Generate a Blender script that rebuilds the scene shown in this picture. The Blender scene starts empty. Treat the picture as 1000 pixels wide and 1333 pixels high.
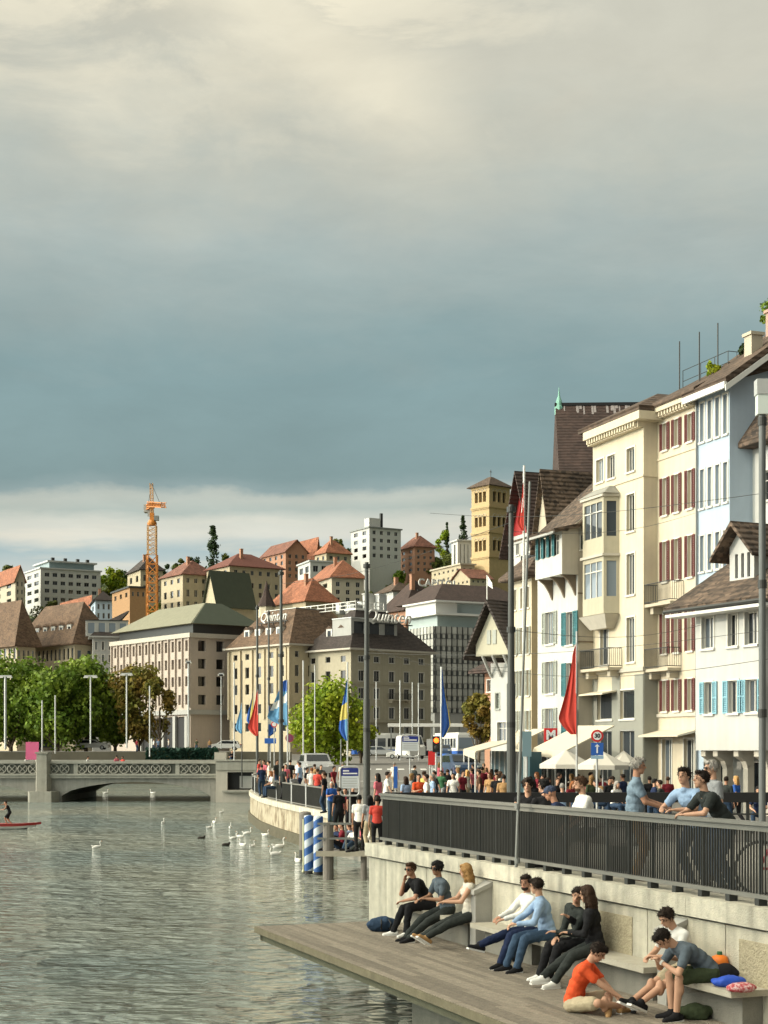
import bpy, math, random
import numpy as np
from mathutils import Vector, Matrix
R = random.Random(11)
SC = bpy.context.scene
COL = SC.collection
PI = math.pi
F = 2000.0; EYE = 1.87; HY = 975.0      # focal length in photo pixels, eye height above the terrace, horizon row
def X(px, Z): return (px-500)/F*Z
def H(py, Z): return EYE+(HY-py)/F*Z
def GP(px, py, z):
    Z = F*(EYE-z)/(py-HY); return Vector((X(px, Z), Z, z))
def V(*a): return Vector(a)

# ---------------------------------------------------------------- materials
MC = {}
def mat(name, col, rough=.75, var=.12, scale=3.0, bump=0.0, bscale=20.0, metal=0.0, streak=0.0, spec=.4, island=0.0, tint=None, emit=0):
    if name in MC: return MC[name]
    m = bpy.data.materials.new(name); m.use_nodes = True
    nt = m.node_tree; N = nt.nodes; L = nt.links
    b = N['Principled BSDF']; b.inputs['Roughness'].default_value = rough; b.inputs['Metallic'].default_value = metal
    b.inputs['Specular IOR Level'].default_value = spec
    tc = N.new('ShaderNodeTexCoord')
    rgb = N.new('ShaderNodeRGB'); rgb.outputs[0].default_value = (*col, 1)
    cur = rgb.outputs[0]
    def mul(cur, fac_out, lo, hi):
        mr = N.new('ShaderNodeMapRange'); mr.inputs['To Min'].default_value = lo; mr.inputs['To Max'].default_value = hi
        L.new(fac_out, mr.inputs['Value'])
        vm = N.new('ShaderNodeVectorMath'); vm.operation = 'SCALE'
        L.new(cur, vm.inputs[0]); L.new(mr.outputs[0], vm.inputs['Scale']); return vm.outputs[0]
    if var:
        n = N.new('ShaderNodeTexNoise'); n.inputs['Scale'].default_value = scale; n.inputs['Detail'].default_value = 6
        n.inputs['Roughness'].default_value = .65
        L.new(tc.outputs['Object'], n.inputs['Vector'])
        if tint:
            mx = N.new('ShaderNodeMix'); mx.data_type = 'RGBA'
            r = N.new('ShaderNodeMapRange'); r.inputs['From Min'].default_value = .45; r.inputs['From Max'].default_value = .62
            L.new(n.outputs['Fac'], r.inputs['Value']); L.new(r.outputs[0], mx.inputs['Factor'])
            L.new(cur, mx.inputs['A']); mx.inputs['B'].default_value = (*tint, 1); cur = mx.outputs['Result']
        cur = mul(cur, n.outputs['Fac'], 1-var*1.6, 1+var*1.6)
    if streak:
        mp = N.new('ShaderNodeMapping'); mp.inputs['Scale'].default_value = (2.2, 2.2, .12)
        L.new(tc.outputs['Object'], mp.inputs['Vector'])
        n = N.new('ShaderNodeTexNoise'); n.inputs['Scale'].default_value = 1.6; n.inputs['Detail'].default_value = 5
        L.new(mp.outputs[0], n.inputs['Vector'])
        cur = mul(cur, n.outputs['Fac'], 1-streak*1.5, 1+streak*1.3)
    if island:
        g = N.new('ShaderNodeNewGeometry')
        cur = mul(cur, g.outputs['Random Per Island'], 1-island, 1+island)
    L.new(cur, b.inputs['Base Color'])
    if bump:
        n = N.new('ShaderNodeTexNoise'); n.inputs['Scale'].default_value = bscale; n.inputs['Detail'].default_value = 4
        L.new(tc.outputs['Object'], n.inputs['Vector'])
        bp = N.new('ShaderNodeBump'); bp.inputs['Strength'].default_value = 1; bp.inputs['Distance'].default_value = bump
        L.new(n.outputs['Fac'], bp.inputs['Height']); L.new(bp.outputs[0], b.inputs['Normal'])
    if emit:
        b.inputs['Emission Color'].default_value = (*col, 1); b.inputs['Emission Strength'].default_value = emit
    MC[name] = m; return m

def tile_mat(name, col, var=.35, scale=(3.2, 3.2, 5), patch=.25):
    """roof tiles: courses and single tiles of differing tone"""
    if name in MC: return MC[name]
    m = bpy.data.materials.new(name); m.use_nodes = True
    nt = m.node_tree; N = nt.nodes; L = nt.links
    b = N['Principled BSDF']; b.inputs['Roughness'].default_value = .85
    tc = N.new('ShaderNodeTexCoord')
    mp = N.new('ShaderNodeMapping'); mp.inputs['Scale'].default_value = scale
    L.new(tc.outputs['Object'], mp.inputs['Vector'])
    vo = N.new('ShaderNodeTexVoronoi'); vo.inputs['Scale'].default_value = 1.0
    L.new(mp.outputs[0], vo.inputs['Vector'])
    sep = N.new('ShaderNodeSeparateColor'); L.new(vo.outputs['Color'], sep.inputs[0])
    n = N.new('ShaderNodeTexNoise'); n.inputs['Scale'].default_value = .5; n.inputs['Detail'].default_value = 6
    L.new(tc.outputs['Object'], n.inputs['Vector'])
    a = N.new('ShaderNodeMapRange'); a.inputs['To Min'].default_value = 1-var; a.inputs['To Max'].default_value = 1+var
    L.new(sep.outputs[0], a.inputs['Value'])
    c = N.new('ShaderNodeMapRange'); c.inputs['From Min'].default_value = .3; c.inputs['From Max'].default_value = .7
    c.inputs['To Min'].default_value = 1-patch; c.inputs['To Max'].default_value = 1+patch
    L.new(n.outputs['Fac'], c.inputs['Value'])
    mm = N.new('ShaderNodeMath'); mm.operation = 'MULTIPLY'; L.new(a.outputs[0], mm.inputs[0]); L.new(c.outputs[0], mm.inputs[1])
    vm = N.new('ShaderNodeVectorMath'); vm.operation = 'SCALE'; vm.inputs[0].default_value = col
    L.new(mm.outputs[0], vm.inputs['Scale']); L.new(vm.outputs[0], b.inputs['Base Color'])
    w = N.new('ShaderNodeTexWave'); w.bands_direction = 'Z'; w.inputs['Scale'].default_value = 1.2; w.inputs['Distortion'].default_value = .6
    L.new(tc.outputs['Object'], w.inputs['Vector'])
    bp = N.new('ShaderNodeBump'); bp.inputs['Distance'].default_value = .08; bp.inputs['Strength'].default_value = .8
    L.new(w.outputs['Fac'], bp.inputs['Height']); L.new(bp.outputs[0], b.inputs['Normal'])
    MC[name] = m; return m

def glass_mat(name='window_glass', col=(.025, .03, .035), rough=.08):
    if name in MC: return MC[name]
    m = bpy.data.materials.new(name); m.use_nodes = True
    nt = m.node_tree; N = nt.nodes; L = nt.links
    b = N['Principled BSDF']; b.inputs['Roughness'].default_value = rough; b.inputs['Specular IOR Level'].default_value = .6
    oi = N.new('ShaderNodeObjectInfo')
    mr = N.new('ShaderNodeMapRange'); mr.inputs['To Min'].default_value = .5; mr.inputs['To Max'].default_value = 8
    pw = N.new('ShaderNodeMath'); pw.operation = 'POWER'; pw.inputs[1].default_value = 2.6; L.new(oi.outputs['Random'], pw.inputs[0]); L.new(pw.outputs[0], mr.inputs['Value'])
    vm = N.new('ShaderNodeVectorMath'); vm.operation = 'SCALE'; vm.inputs[0].default_value = col
    L.new(mr.outputs[0], vm.inputs['Scale']); L.new(vm.outputs[0], b.inputs['Base Color'])
    MC[name] = m; return m
GLASS = glass_mat()

# ---------------------------------------------------------------- mesh builder
class MB:
    def __init__(s): s.v = []; s.f = []; s.m = []; s.T = None
    def _add(s, vs, fs, mi=0):
        o = len(s.v)
        if s.T is not None: vs = [s.T @ Vector(p) for p in vs]
        s.v += [tuple(p) for p in vs]
        for f in fs: s.f.append(tuple(i+o for i in f)); s.m.append(mi)
    def quad(s, a, b, c, d, mi=0): s._add([a, b, c, d], [(0, 1, 2, 3)], mi)
    def poly(s, pts, mi=0): s._add(pts, [tuple(range(len(pts)))], mi)
    def box(s, x0, x1, y0, y1, z0, z1, mi=0):
        s._add([(x0,y0,z0),(x1,y0,z0),(x1,y1,z0),(x0,y1,z0),(x0,y0,z1),(x1,y0,z1),(x1,y1,z1),(x0,y1,z1)],
               [(0,3,2,1),(4,5,6,7),(0,1,5,4),(1,2,6,5),(2,3,7,6),(3,0,4,7)], mi)
    def obox(s, c, a, b, d, mi=0):
        c, a, b, d = Vector(c), Vector(a), Vector(b), Vector(d)
        P = [c-a-b-d, c+a-b-d, c+a+b-d, c-a+b-d, c-a-b+d, c+a-b+d, c+a+b+d, c-a+b+d]
        s._add(P, [(0,3,2,1),(4,5,6,7),(0,1,5,4),(1,2,6,5),(2,3,7,6),(3,0,4,7)], mi)
    def bar(s, p, q, w, h, mi=0, up=(0,0,1)):
        p, q = Vector(p), Vector(q); d = (q-p); L = d.length
        if L < 1e-6: return
        d.normalize(); sd = d.cross(Vector(up))
        if sd.length < 1e-4: sd = d.cross(Vector((0,1,0)))
        sd.normalize(); u = sd.cross(d)
        s.obox((p+q)/2, d*L/2, sd*w/2, u*h/2, mi)
    def tube(s, p, q, r0, r1=None, n=10, mi=0, caps=True):
        r1 = r0 if r1 is None else r1
        p, q = Vector(p), Vector(q); d = (q-p).normalized()
        a = d.orthogonal().normalized(); b = d.cross(a)
        vs = []
        for c, r in ((p, r0), (q, r1)):
            for i in range(n):
                t = 2*PI*i/n; vs.append(c+(a*math.cos(t)+b*math.sin(t))*r)
        fs = [(i, (i+1) % n, n+(i+1) % n, n+i) for i in range(n)]
        if caps: fs += [tuple(reversed(range(n))), tuple(range(n, 2*n))]
        s._add(vs, fs, mi)
    def path(s, pts, rad, n=8, mi=0, closed=False):
        P = [Vector(p) for p in pts]; k = len(P)
        rad = rad if isinstance(rad, (list, tuple)) else [rad]*k
        vs = []; a = None
        for i, p in enumerate(P):
            if closed: d = (P[(i+1) % k]-P[i-1]).normalized()
            else: d = (P[min(i+1, k-1)]-P[max(i-1, 0)]).normalized()
            if a is None: a = d.orthogonal().normalized()
            else:
                a = (a-d*a.dot(d)); a = a.normalized() if a.length > 1e-5 else d.orthogonal().normalized()
            b = d.cross(a)
            for j in range(n):
                t = 2*PI*j/n; vs.append(p+(a*math.cos(t)+b*math.sin(t))*rad[i])
        fs = []
        for i in range(k if closed else k-1):
            i2 = (i+1) % k
            for j in range(n): fs.append((i*n+j, i*n+(j+1) % n, i2*n+(j+1) % n, i2*n+j))
        if not closed: fs += [tuple(reversed(range(n))), tuple(range((k-1)*n, k*n))]
        s._add(vs, fs, mi)
    def ball(s, c, r, mi=0, nu=12, nv=8, M=None):
        if not isinstance(r, (tuple, list)): r = (r, r, r)
        c = Vector(c); vs = []; fs = []
        for j in range(1, nv):
            ph = PI*j/nv
            for i in range(nu):
                t = 2*PI*i/nu; p = Vector((r[0]*math.sin(ph)*math.cos(t), r[1]*math.sin(ph)*math.sin(t), r[2]*math.cos(ph)))
                if M is not None: p = M @ p
                vs.append(c+p)
        a = Vector((0, 0, r[2])); b = Vector((0, 0, -r[2]))
        if M is not None: a = M @ a; b = M @ b
        vs += [c+a, c+b]; T = len(vs)-2; B = T+1
        for j in range(nv-2):
            for i in range(nu):
                fs.append((j*nu+i, (j+1)*nu+i, (j+1)*nu+(i+1) % nu, j*nu+(i+1) % nu))
        for i in range(nu):
            fs.append((T, i, (i+1) % nu)); fs.append((B, (nv-2)*nu+(i+1) % nu, (nv-2)*nu+i))
        s._add(vs, fs, mi)
    def cap(s, p, q, r0, r1, mi=0, n=12):
        s.ball(p, r0, mi, n, 8); s.ball(q, r1, mi, n, 8); s.tube(p, q, r0*.995, r1*.995, n, mi)
    def prism(s, pts, z0, z1, mi=0):
        n = len(pts); vs = [(p[0], p[1], z0) for p in pts]+[(p[0], p[1], z1) for p in pts]
        s._add(vs, [tuple(reversed(range(n))), tuple(range(n, 2*n))]+[(i, (i+1) % n, n+(i+1) % n, n+i) for i in range(n)], mi)
    def extr(s, pts, d, mi=0):
        """closed 3D outline pushed along d"""
        n = len(pts); d = Vector(d); vs = [Vector(p) for p in pts]; vs += [p+d for p in vs]
        s._add(vs, [tuple(reversed(range(n))), tuple(range(n, 2*n))]+[(i, (i+1) % n, n+(i+1) % n, n+i) for i in range(n)], mi)
    def frustum(s, r0, z0, r1, z1, mi=0):
        x0,x1,y0,y1 = r0; a0,a1,b0,b1 = r1
        s._add([(x0,y0,z0),(x1,y0,z0),(x1,y1,z0),(x0,y1,z0),(a0,b0,z1),(a1,b0,z1),(a1,b1,z1),(a0,b1,z1)],
               [(0,3,2,1),(4,5,6,7),(0,1,5,4),(1,2,6,5),(2,3,7,6),(3,0,4,7)], mi)
    def lathe(s, prof, c=(0,0,0), n=16, mi=0):
        vs = []; k = len(prof)
        for r, z in prof:
            for i in range(n):
                t = 2*PI*i/n; vs.append((c[0]+r*math.cos(t), c[1]+r*math.sin(t), c[2]+z))
        fs = [(j*n+i, j*n+(i+1) % n, (j+1)*n+(i+1) % n, (j+1)*n+i) for j in range(k-1) for i in range(n)]
        fs += [tuple(reversed(range(n))), tuple(range((k-1)*n, k*n))]
        s._add(vs, fs, mi)
    def mesh(s, name, mats, smooth=False):
        me = bpy.data.meshes.new(name); me.from_pydata(s.v, [], s.f)
        if not isinstance(mats, (list, tuple)): mats = [mats]
        for m in mats: me.materials.append(m)
        if len(mats) > 1: me.polygons.foreach_set('material_index', s.m)
        if smooth: me.polygons.foreach_set('use_smooth', [True]*len(me.polygons))
        me.update(); return me
    def build(s, name, mats, parent=None, smooth=False, loc=(0,0,0), rz=0):
        return link(name, s.mesh(name, mats, smooth), parent, loc, rz)

def link(name, me, parent=None, loc=(0,0,0), rz=0):
    o = bpy.data.objects.new(name, me); COL.objects.link(o); o.location = loc; o.rotation_euler = (0, 0, rz)
    if parent: o.parent = parent
    return o
def tag(o, label=None, cat=None, group=None, kind=None):
    if label: o['label'] = label
    if cat: o['category'] = cat
    if group: o['group'] = group
    if kind: o['kind'] = kind
    return o
def thing(name, label, cat, loc=(0,0,0), rz=0, group=None):
    o = bpy.data.objects.new(name, None); COL.objects.link(o); o.location = loc; o.rotation_euler = (0, 0, rz)
    o.empty_display_size = .1
    return tag(o, label, cat, group)
def struct(name, mb, m, loc=(0,0,0), kind='structure'):
    o = mb.build(name, m, None, loc=loc); o['kind'] = kind; return o
def copy_tree(o, loc=None, rz=None, label=None, parent=None, scale=None, group=None):
    c = o.copy(); COL.objects.link(c)
    if parent: c.parent = parent
    if loc is not None: c.location = loc
    if rz is not None: c.rotation_euler = (0, 0, rz)
    if scale is not None: c.scale = scale if isinstance(scale, tuple) else (scale,)*3
    if label: c['label'] = label
    if group: c['group'] = group
    for ch in o.children: copy_tree(ch, parent=c)
    return c
def shifted(o, mb_T): pass

# ---------------------------------------------------------------- walls with real openings
def wall(mb, O, U, N, W, z0, z1, holes, depth=.2, mi=0):
    """upright wall from O along unit U, outward normal N; holes=(u0,u1,v0,v1) in wall coordinates (v from O.z)"""
    O = Vector(O); U = Vector(U); N = Vector(N)
    us = sorted({0, W, *[round(h[0], 4) for h in holes], *[round(h[1], 4) for h in holes]})
    vs = sorted({z0, z1, *[round(h[2], 4) for h in holes], *[round(h[3], 4) for h in holes]})
    P = lambda u, v, d=0: O+U*u+Vector((0, 0, v))-N*d
    for i in range(len(us)-1):
        # merge vertical runs
        j = 0
        while j < len(vs)-1:
            um = (us[i]+us[i+1])/2; vm = (vs[j]+vs[j+1])/2
            if any(h[0] < um < h[1] and h[2] < vm < h[3] for h in holes): j += 1; continue
            k = j+1
            mb.quad(P(us[i], vs[j]), P(us[i+1], vs[j]), P(us[i+1], vs[k]), P(us[i], vs[k]), mi); j = k
    for a, b, c, d in holes:
        mb.quad(P(a, c), P(b, c), P(b, c, depth), P(a, c, depth), mi); mb.quad(P(a, d), P(b, d), P(b, d, depth), P(a, d, depth), mi)
        mb.quad(P(a, c), P(a, d), P(a, d, depth), P(a, c, depth), mi); mb.quad(P(b, c), P(b, d), P(b, d, depth), P(b, c, depth), mi)

WM = {}
def win_mesh(w, h, cols=2, rows=2, fr=None, gl=None, depth=.2, fw=.05, sill=True):
    fr = fr or M_FRAME; gl = gl or GLASS
    key = (round(w, 2), round(h, 2), cols, rows, fr.name, gl.name, depth, sill)
    if key in WM: return WM[key]
    w, h = round(w, 2), round(h, 2)
    mb = MB(); y0, y1 = depth-.06, depth
    mb.box(0, fw, y0, y1, 0, h); mb.box(w-fw, w, y0, y1, 0, h); mb.box(fw, w-fw, y0, y1, 0, fw); mb.box(fw, w-fw, y0, y1, h-fw, h)
    for i in range(1, cols): x = w*i/cols; mb.box(x-fw*.5, x+fw*.5, y0+.004, y1-.01, fw, h-fw)
    for j in range(1, rows): z = h*j/rows if rows != 2 else h*.68; mb.box(fw, w-fw, y0+.008, y1-.014, z-fw*.4, z+fw*.4)
    if sill:
        mb.box(-.1, w+.1, -.09, .04, -.1, -.004); mb.box(-.09, -.003, -.03, -.003, .0, h+.09); mb.box(w+.003, w+.09, -.03, -.003, .0, h+.09); mb.box(-.003, w+.003, -.03, -.003, h+.003, h+.09)
    g = MB(); g.quad((fw*.5, y1-.02, fw*.5), (w-fw*.5, y1-.02, fw*.5), (w-fw*.5, y1-.02, h-fw*.5), (fw*.5, y1-.02, h-fw*.5))
    WM[key] = (mb.mesh('window', fr), g.mesh('pane', gl)); return WM[key]

class Bld:
    """building whose visible corner is the origin; +x runs along the camera-side wall, +y along the river-side front"""
    def __init__(s, name, label, cat, O, a, W, D, zt, zb, wm, group=None, sub=True):
        s.root = thing(name, label, cat, (O[0], O[1], zb), a, group); s.W, s.D, s.Hh, s.zb, s.a, s.wm = W, D, zt-zb, zb, a, wm
        s.O = Vector((O[0], O[1], 0)); s.fh = []; s.sh = []; s.sub = sub; s.mb = MB()
    def z(s, py): return H(py, s.O.y)-s.zb       # height over own base of a photo row read at the corner
    def world(s, x, y, z): return Matrix.Translation((s.O.x, s.O.y, s.zb)) @ Matrix.Rotation(s.a, 4, 'Z') @ Vector((x, y, z))
    def win(s, face, u0, v0, w, h, cols=2, rows=2, fr=None, gl=None, depth=.2, sill=True, shutters=None, name='window'):
        w, h = round(w, 2), round(h, 2)
        if face == 'f': s.fh.append((u0, u0+w, v0, v0+h, depth)); loc = (0, u0+w, v0); rz = -PI/2
        else: s.sh.append((u0, u0+w, v0, v0+h, depth)); loc = (u0, 0, v0); rz = 0
        fm, gm = win_mesh(w, h, cols, rows, fr, gl, depth, sill=sill)
        o = link(name, fm, s.root, loc, rz); link('pane', gm, o)
        if shutters:
            smat, sw = shutters[0], shutters[1]
            me = shutter_mesh(sw, h+.04, smat)
            for side in (-1, 1):
                if face == 'f': l = (-.02, u0+w+.02+sw if side == 1 else u0-.02, v0-.02)
                else: l = (u0+w+.02 if side == 1 else u0-.02-sw, -.02, v0-.02)
                link('shutter', me, s.root, l, rz)
        return o
    def rows(s, face, spans, n, wfrac, u0=.0, u1=1., **k):
        """rows: (ytop,ybot) photo rows at the corner"""
        L = s.W if face == 'f' else s.D
        for yt, yb in spans:
            for i in range(n):
                c = (u0+(u1-u0)*(i+.5)/n)*L; w = (u1-u0)*L/n*wfrac
                s.win(face, c-w/2, s.z(yb), w, s.z(yt)-s.z(yb), **k)
    def finish(s, z0=-2.0, extra_top=True):
        mb = s.mb; W, D, Hh = s.W, s.D, s.Hh
        def grp(holes): return holes
        dep = s.fh[0][4] if s.fh else .2
        wall(mb, (0, 0, 0), (0, 1, 0), (-1, 0, 0), W, z0, Hh, [h[:4] for h in s.fh], dep)
        dep = s.sh[0][4] if s.sh else .2
        wall(mb, (0, 0, 0), (1, 0, 0), (0, -1, 0), D, z0, Hh, [h[:4] for h in s.sh], dep)
        mb.quad((D, 0, z0), (D, W, z0), (D, W, Hh), (D, 0, Hh)); mb.quad((0, W, z0), (D, W, z0), (D, W, Hh), (0, W, Hh))
        mb.quad((0, 0, Hh), (D, 0, Hh), (D, W, Hh), (0, W, Hh))
        return mb.build('wall', s.wm, s.root)
    def part(s, name, mb, m, parent=None, **k): return mb.build(name, m, parent or s.root, **k)
    def hip(s, rise, m, ov=.6, fas=.25, ridge='auto', name='roof', z=None, top=(.0)):
        W, D = s.W, s.D; z = s.Hh if z is None else z; mb = MB()
        mb.box(-ov, D+ov, -ov, W+ov, z+.004, z+fas)
        if ridge == 'auto': ridge = 'y' if W > D else 'x'
        i = min(W, D)/2+ov-.02
        if ridge == 'y': r1 = (-ov+i, D+ov-i, -ov+i*.9, W+ov-i*.9)
        else: r1 = (-ov+i*.9, D+ov-i*.9, -ov+i, W+ov-i)
        mb.frustum((-ov, D+ov, -ov, W+ov), z+fas+.003, r1, z+fas+rise)
        return mb.build(name, m, s.root)
    def mansard(s, rise1, in1, rise2, in2, m, ov=.5, fas=.3, fm=None, m2=None):
        W, D, z = s.W, s.D, s.Hh
        c = MB(); c.box(-ov, D+ov, -ov, W+ov, z+.004, z+fas); c.build('cornice', fm or s.wm, s.root)
        mb = MB(); r0 = (-ov*.7, D+ov*.7, -ov*.7, W+ov*.7); r1 = (in1, D-in1, in1, W-in1)
        mb.frustum(r0, z+fas+.003, r1, z+fas+rise1)
        roof = mb.build('roof', m, s.root)
        if rise2:
            t = MB(); r2 = (in1+in2, max(D-in1-in2, in1+in2+.3), in1+in2, max(W-in1-in2, in1+in2+.3))
            t.frustum((r1[0]-.1, r1[1]+.1, r1[2]-.1, r1[3]+.1), z+fas+rise1+.003, r2, z+fas+rise1+rise2)
            t.build('upper_roof', m2 or m, s.root)
        return roof
    def gable(s, rise, m, ridge='y', ov=.5, fas=.22, rx=None, name='roof', z=None, wallm=True):
        """gable roof slab; ridge along y leaves the gable on the camera side"""
        W, D = s.W, s.D; z = s.Hh if z is None else z
        L, S = (W, D) if ridge == 'y' else (D, W)
        rx = S/2 if rx is None else rx
        mb = MB(); g = MB()
        def T(c, l, zz): return Vector((c, l, zz)) if ridge == 'y' else Vector((l, c, zz))
        k = rise/rx; k2 = rise/(S-rx)
        out = [(-ov, z-ov*k), (rx, z+rise), (S+ov, z-ov*k2), (S+ov, z-ov*k2+fas), (rx, z+rise+fas), (-ov, z-ov*k+fas)]
        mb.extr([T(c, -ov, zz+.01) for c, zz in out], T(0, L+2*ov, 0))
        r = mb.build(name, m, s.root)
        if wallm:
            g.extr([T(0, 0, z), T(S, 0, z), T(rx, 0, z+rise)], T(0, L, 0)); g.build('gable_wall', s.wm, s.root)
        return r
    def chimney(s, x, y, z, w=.7, d=.7, h=1.6, m=None, roof=None, cap=True):
        mb = MB(); mb.box(x-w/2, x+w/2, y-d/2, y+d/2, z, z+h); 
        if cap: mb.box(x-w/2-.08, x+w/2+.08, y-d/2-.08, y+d/2+.08, z+h+.003, z+h+.15)
        return mb.build('chimney', m or M['plaster_beige'], s.root)
    def dormer(s, face, u, z, w, h, deep, m, rm, parent=None, inset=0., cols=1, rows=1, glass=None, flat=False, n=1):
        """small box window standing out of the roof: u along the face, inset = distance behind the wall plane"""
        mb = MB(); r = MB(); root = parent or s.root
        if face == 'f': loc, rz = (inset, u+w/2, z), -PI/2
        else: loc, rz = (u-w/2, inset, z), 0
        o = thing('dormer', None, None, loc, rz); o.parent = root
        wn = [(w*(i+.16)/n, w*(i+.84)/n, h*.15, h*.88) for i in range(n)]
        wall(mb, (0, 0, 0), (1, 0, 0), (0, -1, 0), w, 0, h, wn, .08)
        mb.quad((0, 0, 0), (0, deep, 0), (0, deep, h), (0, 0, h)); mb.quad((w, 0, 0), (w, deep, 0), (w, deep, h), (w, 0, h))
        mb.build('dormer_wall', m, o)
        if flat: r.box(-.12, w+.12, -.15, deep, h+.003, h+.16)
        else: r.extr([(-.12, -.12, h+.003), (w+.12, -.12, h+.003), (w/2, -.12, h+w*.35)], (0, deep+.12, 0))
        r.build('dormer_roof', rm, o)
        fm = MB()
        for a, b, c, d in wn:
            fm.box(a, b, .05, .08, c, d, 1)
            fm.box(a, a+.05, .02, .049, c, d); fm.box(b-.05, b, .02, .049, c, d); fm.box(a+.05, b-.05, .02, .049, d-.05, d); fm.box(a+.05, b-.05, .02, .049, c, c+.05)
        fm.build('window', [M_FRAME, GLASS], o)
        return o

SM = {}
def shutter_mesh(w, h, m):
    w, h = round(w, 2), round(h, 2); key = (w, h, m.name)
    if key in SM: return SM[key]
    mb = MB(); mb.box(0, .05, -.05, -.002, 0, h); mb.box(w-.05, w, -.05, -.002, 0, h)
    for z in (0, h/2-.03, h-.06): mb.box(.05, w-.05, -.05, -.002, z, z+.06)
    n = int(h/.09)
    for i in range(n):
        z = .06+(h-.12)*(i+.5)/n; mb.obox((w/2, -.026, z), ((w-.1)/2, 0, 0), (0, .018, -.018), (0, .004, .004))
    mb.box(.05, w-.05, -.008, -.003, .06, h-.06)
    SM[key] = mb.mesh('shutter', m); return SM[key]

def along(P, d, px):
    u = (px-500)/F; return (u*P[1]-P[0])/(d[0]-u*d[1])
def fdir(a): return (-math.sin(a), math.cos(a))
def sdir(a): return (math.cos(a), math.sin(a))
def bld(name, label, pxc, Z, a, pxl, pxr, yeave, zb, wm, cat='building', O=None, W=None, D=None, **k):
    a = math.radians(a); O = O or (X(pxc, Z), Z)
    W = W or along(O, fdir(a), pxl); D = D or along(O, sdir(a), pxr)
    return Bld(name, label, cat, O, a, W, D, H(yeave, O[1]), zb, wm, **k)

_txt = {}
def text_obj(name, body, size, m, parent, loc, rot, extr=.02, shear=0., align='CENTER', bold=0.0, spacing=1.0):
    cu = bpy.data.curves.new(name, 'FONT'); cu.body = body; cu.size = size; cu.extrude = extr; cu.shear = shear
    cu.align_x = align; cu.align_y = 'CENTER'; cu.offset = bold; cu.space_character = spacing; cu.resolution_u = 3
    t = bpy.data.objects.new(name, cu); COL.objects.link(t)
    dg = bpy.context.evaluated_depsgraph_get(); me = bpy.data.meshes.new_from_object(t.evaluated_get(dg))
    bpy.data.objects.remove(t); bpy.data.curves.remove(cu)
    me.materials.clear(); me.materials.append(m)
    o = bpy.data.objects.new(name, me); COL.objects.link(o); o.location = loc; o.rotation_euler = rot
    if parent: o.parent = parent
    return o

# ---------------------------------------------------------------- palette
M = {}
def P_(k, *a, **kw): M[k] = mat(k, *a, **kw)
P_('plaster_white', (.49, .49, .465), .85, .08, 1.2, .003, 30, streak=.09)
P_('plaster_cream', (.57, .505, .375), .85, .09, 1.2, .003, 30, streak=.1)
P_('plaster_yellow', (.56, .49, .37), .85, .09, 1.2, .003, 30, streak=.1)
P_('plaster_beige', (0.440, 0.392, 0.304), .85, .08, 1.2, .003, 30, streak=.06)
P_('plaster_blue', (.38, .46, .54), .85, .06, 1.2, .003, 30, streak=.05)
P_('plaster_tan', (.50, .40, .25), .85, .08, 1.2, .003, 30, streak=.07)
P_('plaster_grey', (.36, .36, .34), .85, .08, 1.2, .003, 30, streak=.06)
P_('stone_pale', (0.464, 0.432, 0.368), .85, .1, 2, .01, 12, streak=.08)
P_('stone_pink', (0.440, 0.376, 0.320), .8, .08, 2, .01, 12, streak=.06)
P_('stone_yellow', (0.464, 0.400, 0.280), .85, .12, 1.5, .01, 10, streak=.1)
P_('wall_orange', (.36, .19, .12), .85, .1, 1.5)
P_('shutter_red', (.13, .035, .032), .6, .1, 4)
P_('shutter_teal', (.05, .17, .19), .6, .1, 4)
P_('shutter_blue', (.22, .42, .50), .6, .1, 4)
P_('shutter_grey', (.34, .36, .32), .6, .1, 4)
P_('white_paint', (.66, .65, .61), .5, .04, 4)
P_('dark_metal', (.045, .047, .045), .45, .15, 6, metal=.3)
P_('grey_metal', (.22, .23, .22), .5, .12, 5, metal=.3)
P_('light_metal', (.5, .51, .5), .45, .08, 5, metal=.3)
P_('rail_metal', (.19, .185, .165), .5, .15, 3, metal=.2)
P_('concrete', (.50, .47, .38), .9, .26, 3.2, .015, 45, streak=.45)
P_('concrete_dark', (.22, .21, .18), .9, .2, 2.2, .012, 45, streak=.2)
P_('concrete_pier', (.36, .35, .32), .85, .14, 2.5, .006, 40, streak=.12)
P_('wood_deck', (.22, .19, .155), .85, .22, 5, .006, 60, island=.3)
P_('wood_post', (.19, .175, .155), .9, .2, 5, .01, 30, streak=.2)
P_('asphalt', (.17, .16, .145), .9, .14, .6, .004, 60)
P_('paving', (.34, .32, .28), .9, .1, 1.0, .004, 30)
P_('line_white', (.7, .7, .66), .7, .1, 4)
P_('bridge_stone', (.27, .265, .235), .9, .2, 1.3, .02, 9, streak=.2)
P_('soil', (.08, .09, .035), .95, .3, .05)
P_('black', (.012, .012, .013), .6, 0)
P_('red_sign', (.62, .03, .03), .5, 0)
P_('blue_sign', (.03, .12, .45), .45, 0)
P_('navy_sign', (.02, .035, .22), .45, 0)
P_('white_sign', (.8, .8, .8), .5, 0)
P_('awning', (.58, .52, .40), .9, .05, 3)
P_('bark', (.11, .085, .06), .95, .2, 6, .02, 25)
M['tile_brown'] = tile_mat('tile_brown', (.085, .056, .038))
M['tile_warm'] = tile_mat('tile_warm', (.13, .08, .048))
M['hill_beige'] = mat('hill_beige', (.42, .36, .25), .85, .12, .5, streak=.12)
M['tile_dark'] = tile_mat('tile_dark', (.04, .03, .026))
M['tile_red'] = tile_mat('tile_red', (.18, .075, .05))
M['tile_orange'] = tile_mat('tile_orange', (.30, .115, .06))
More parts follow.
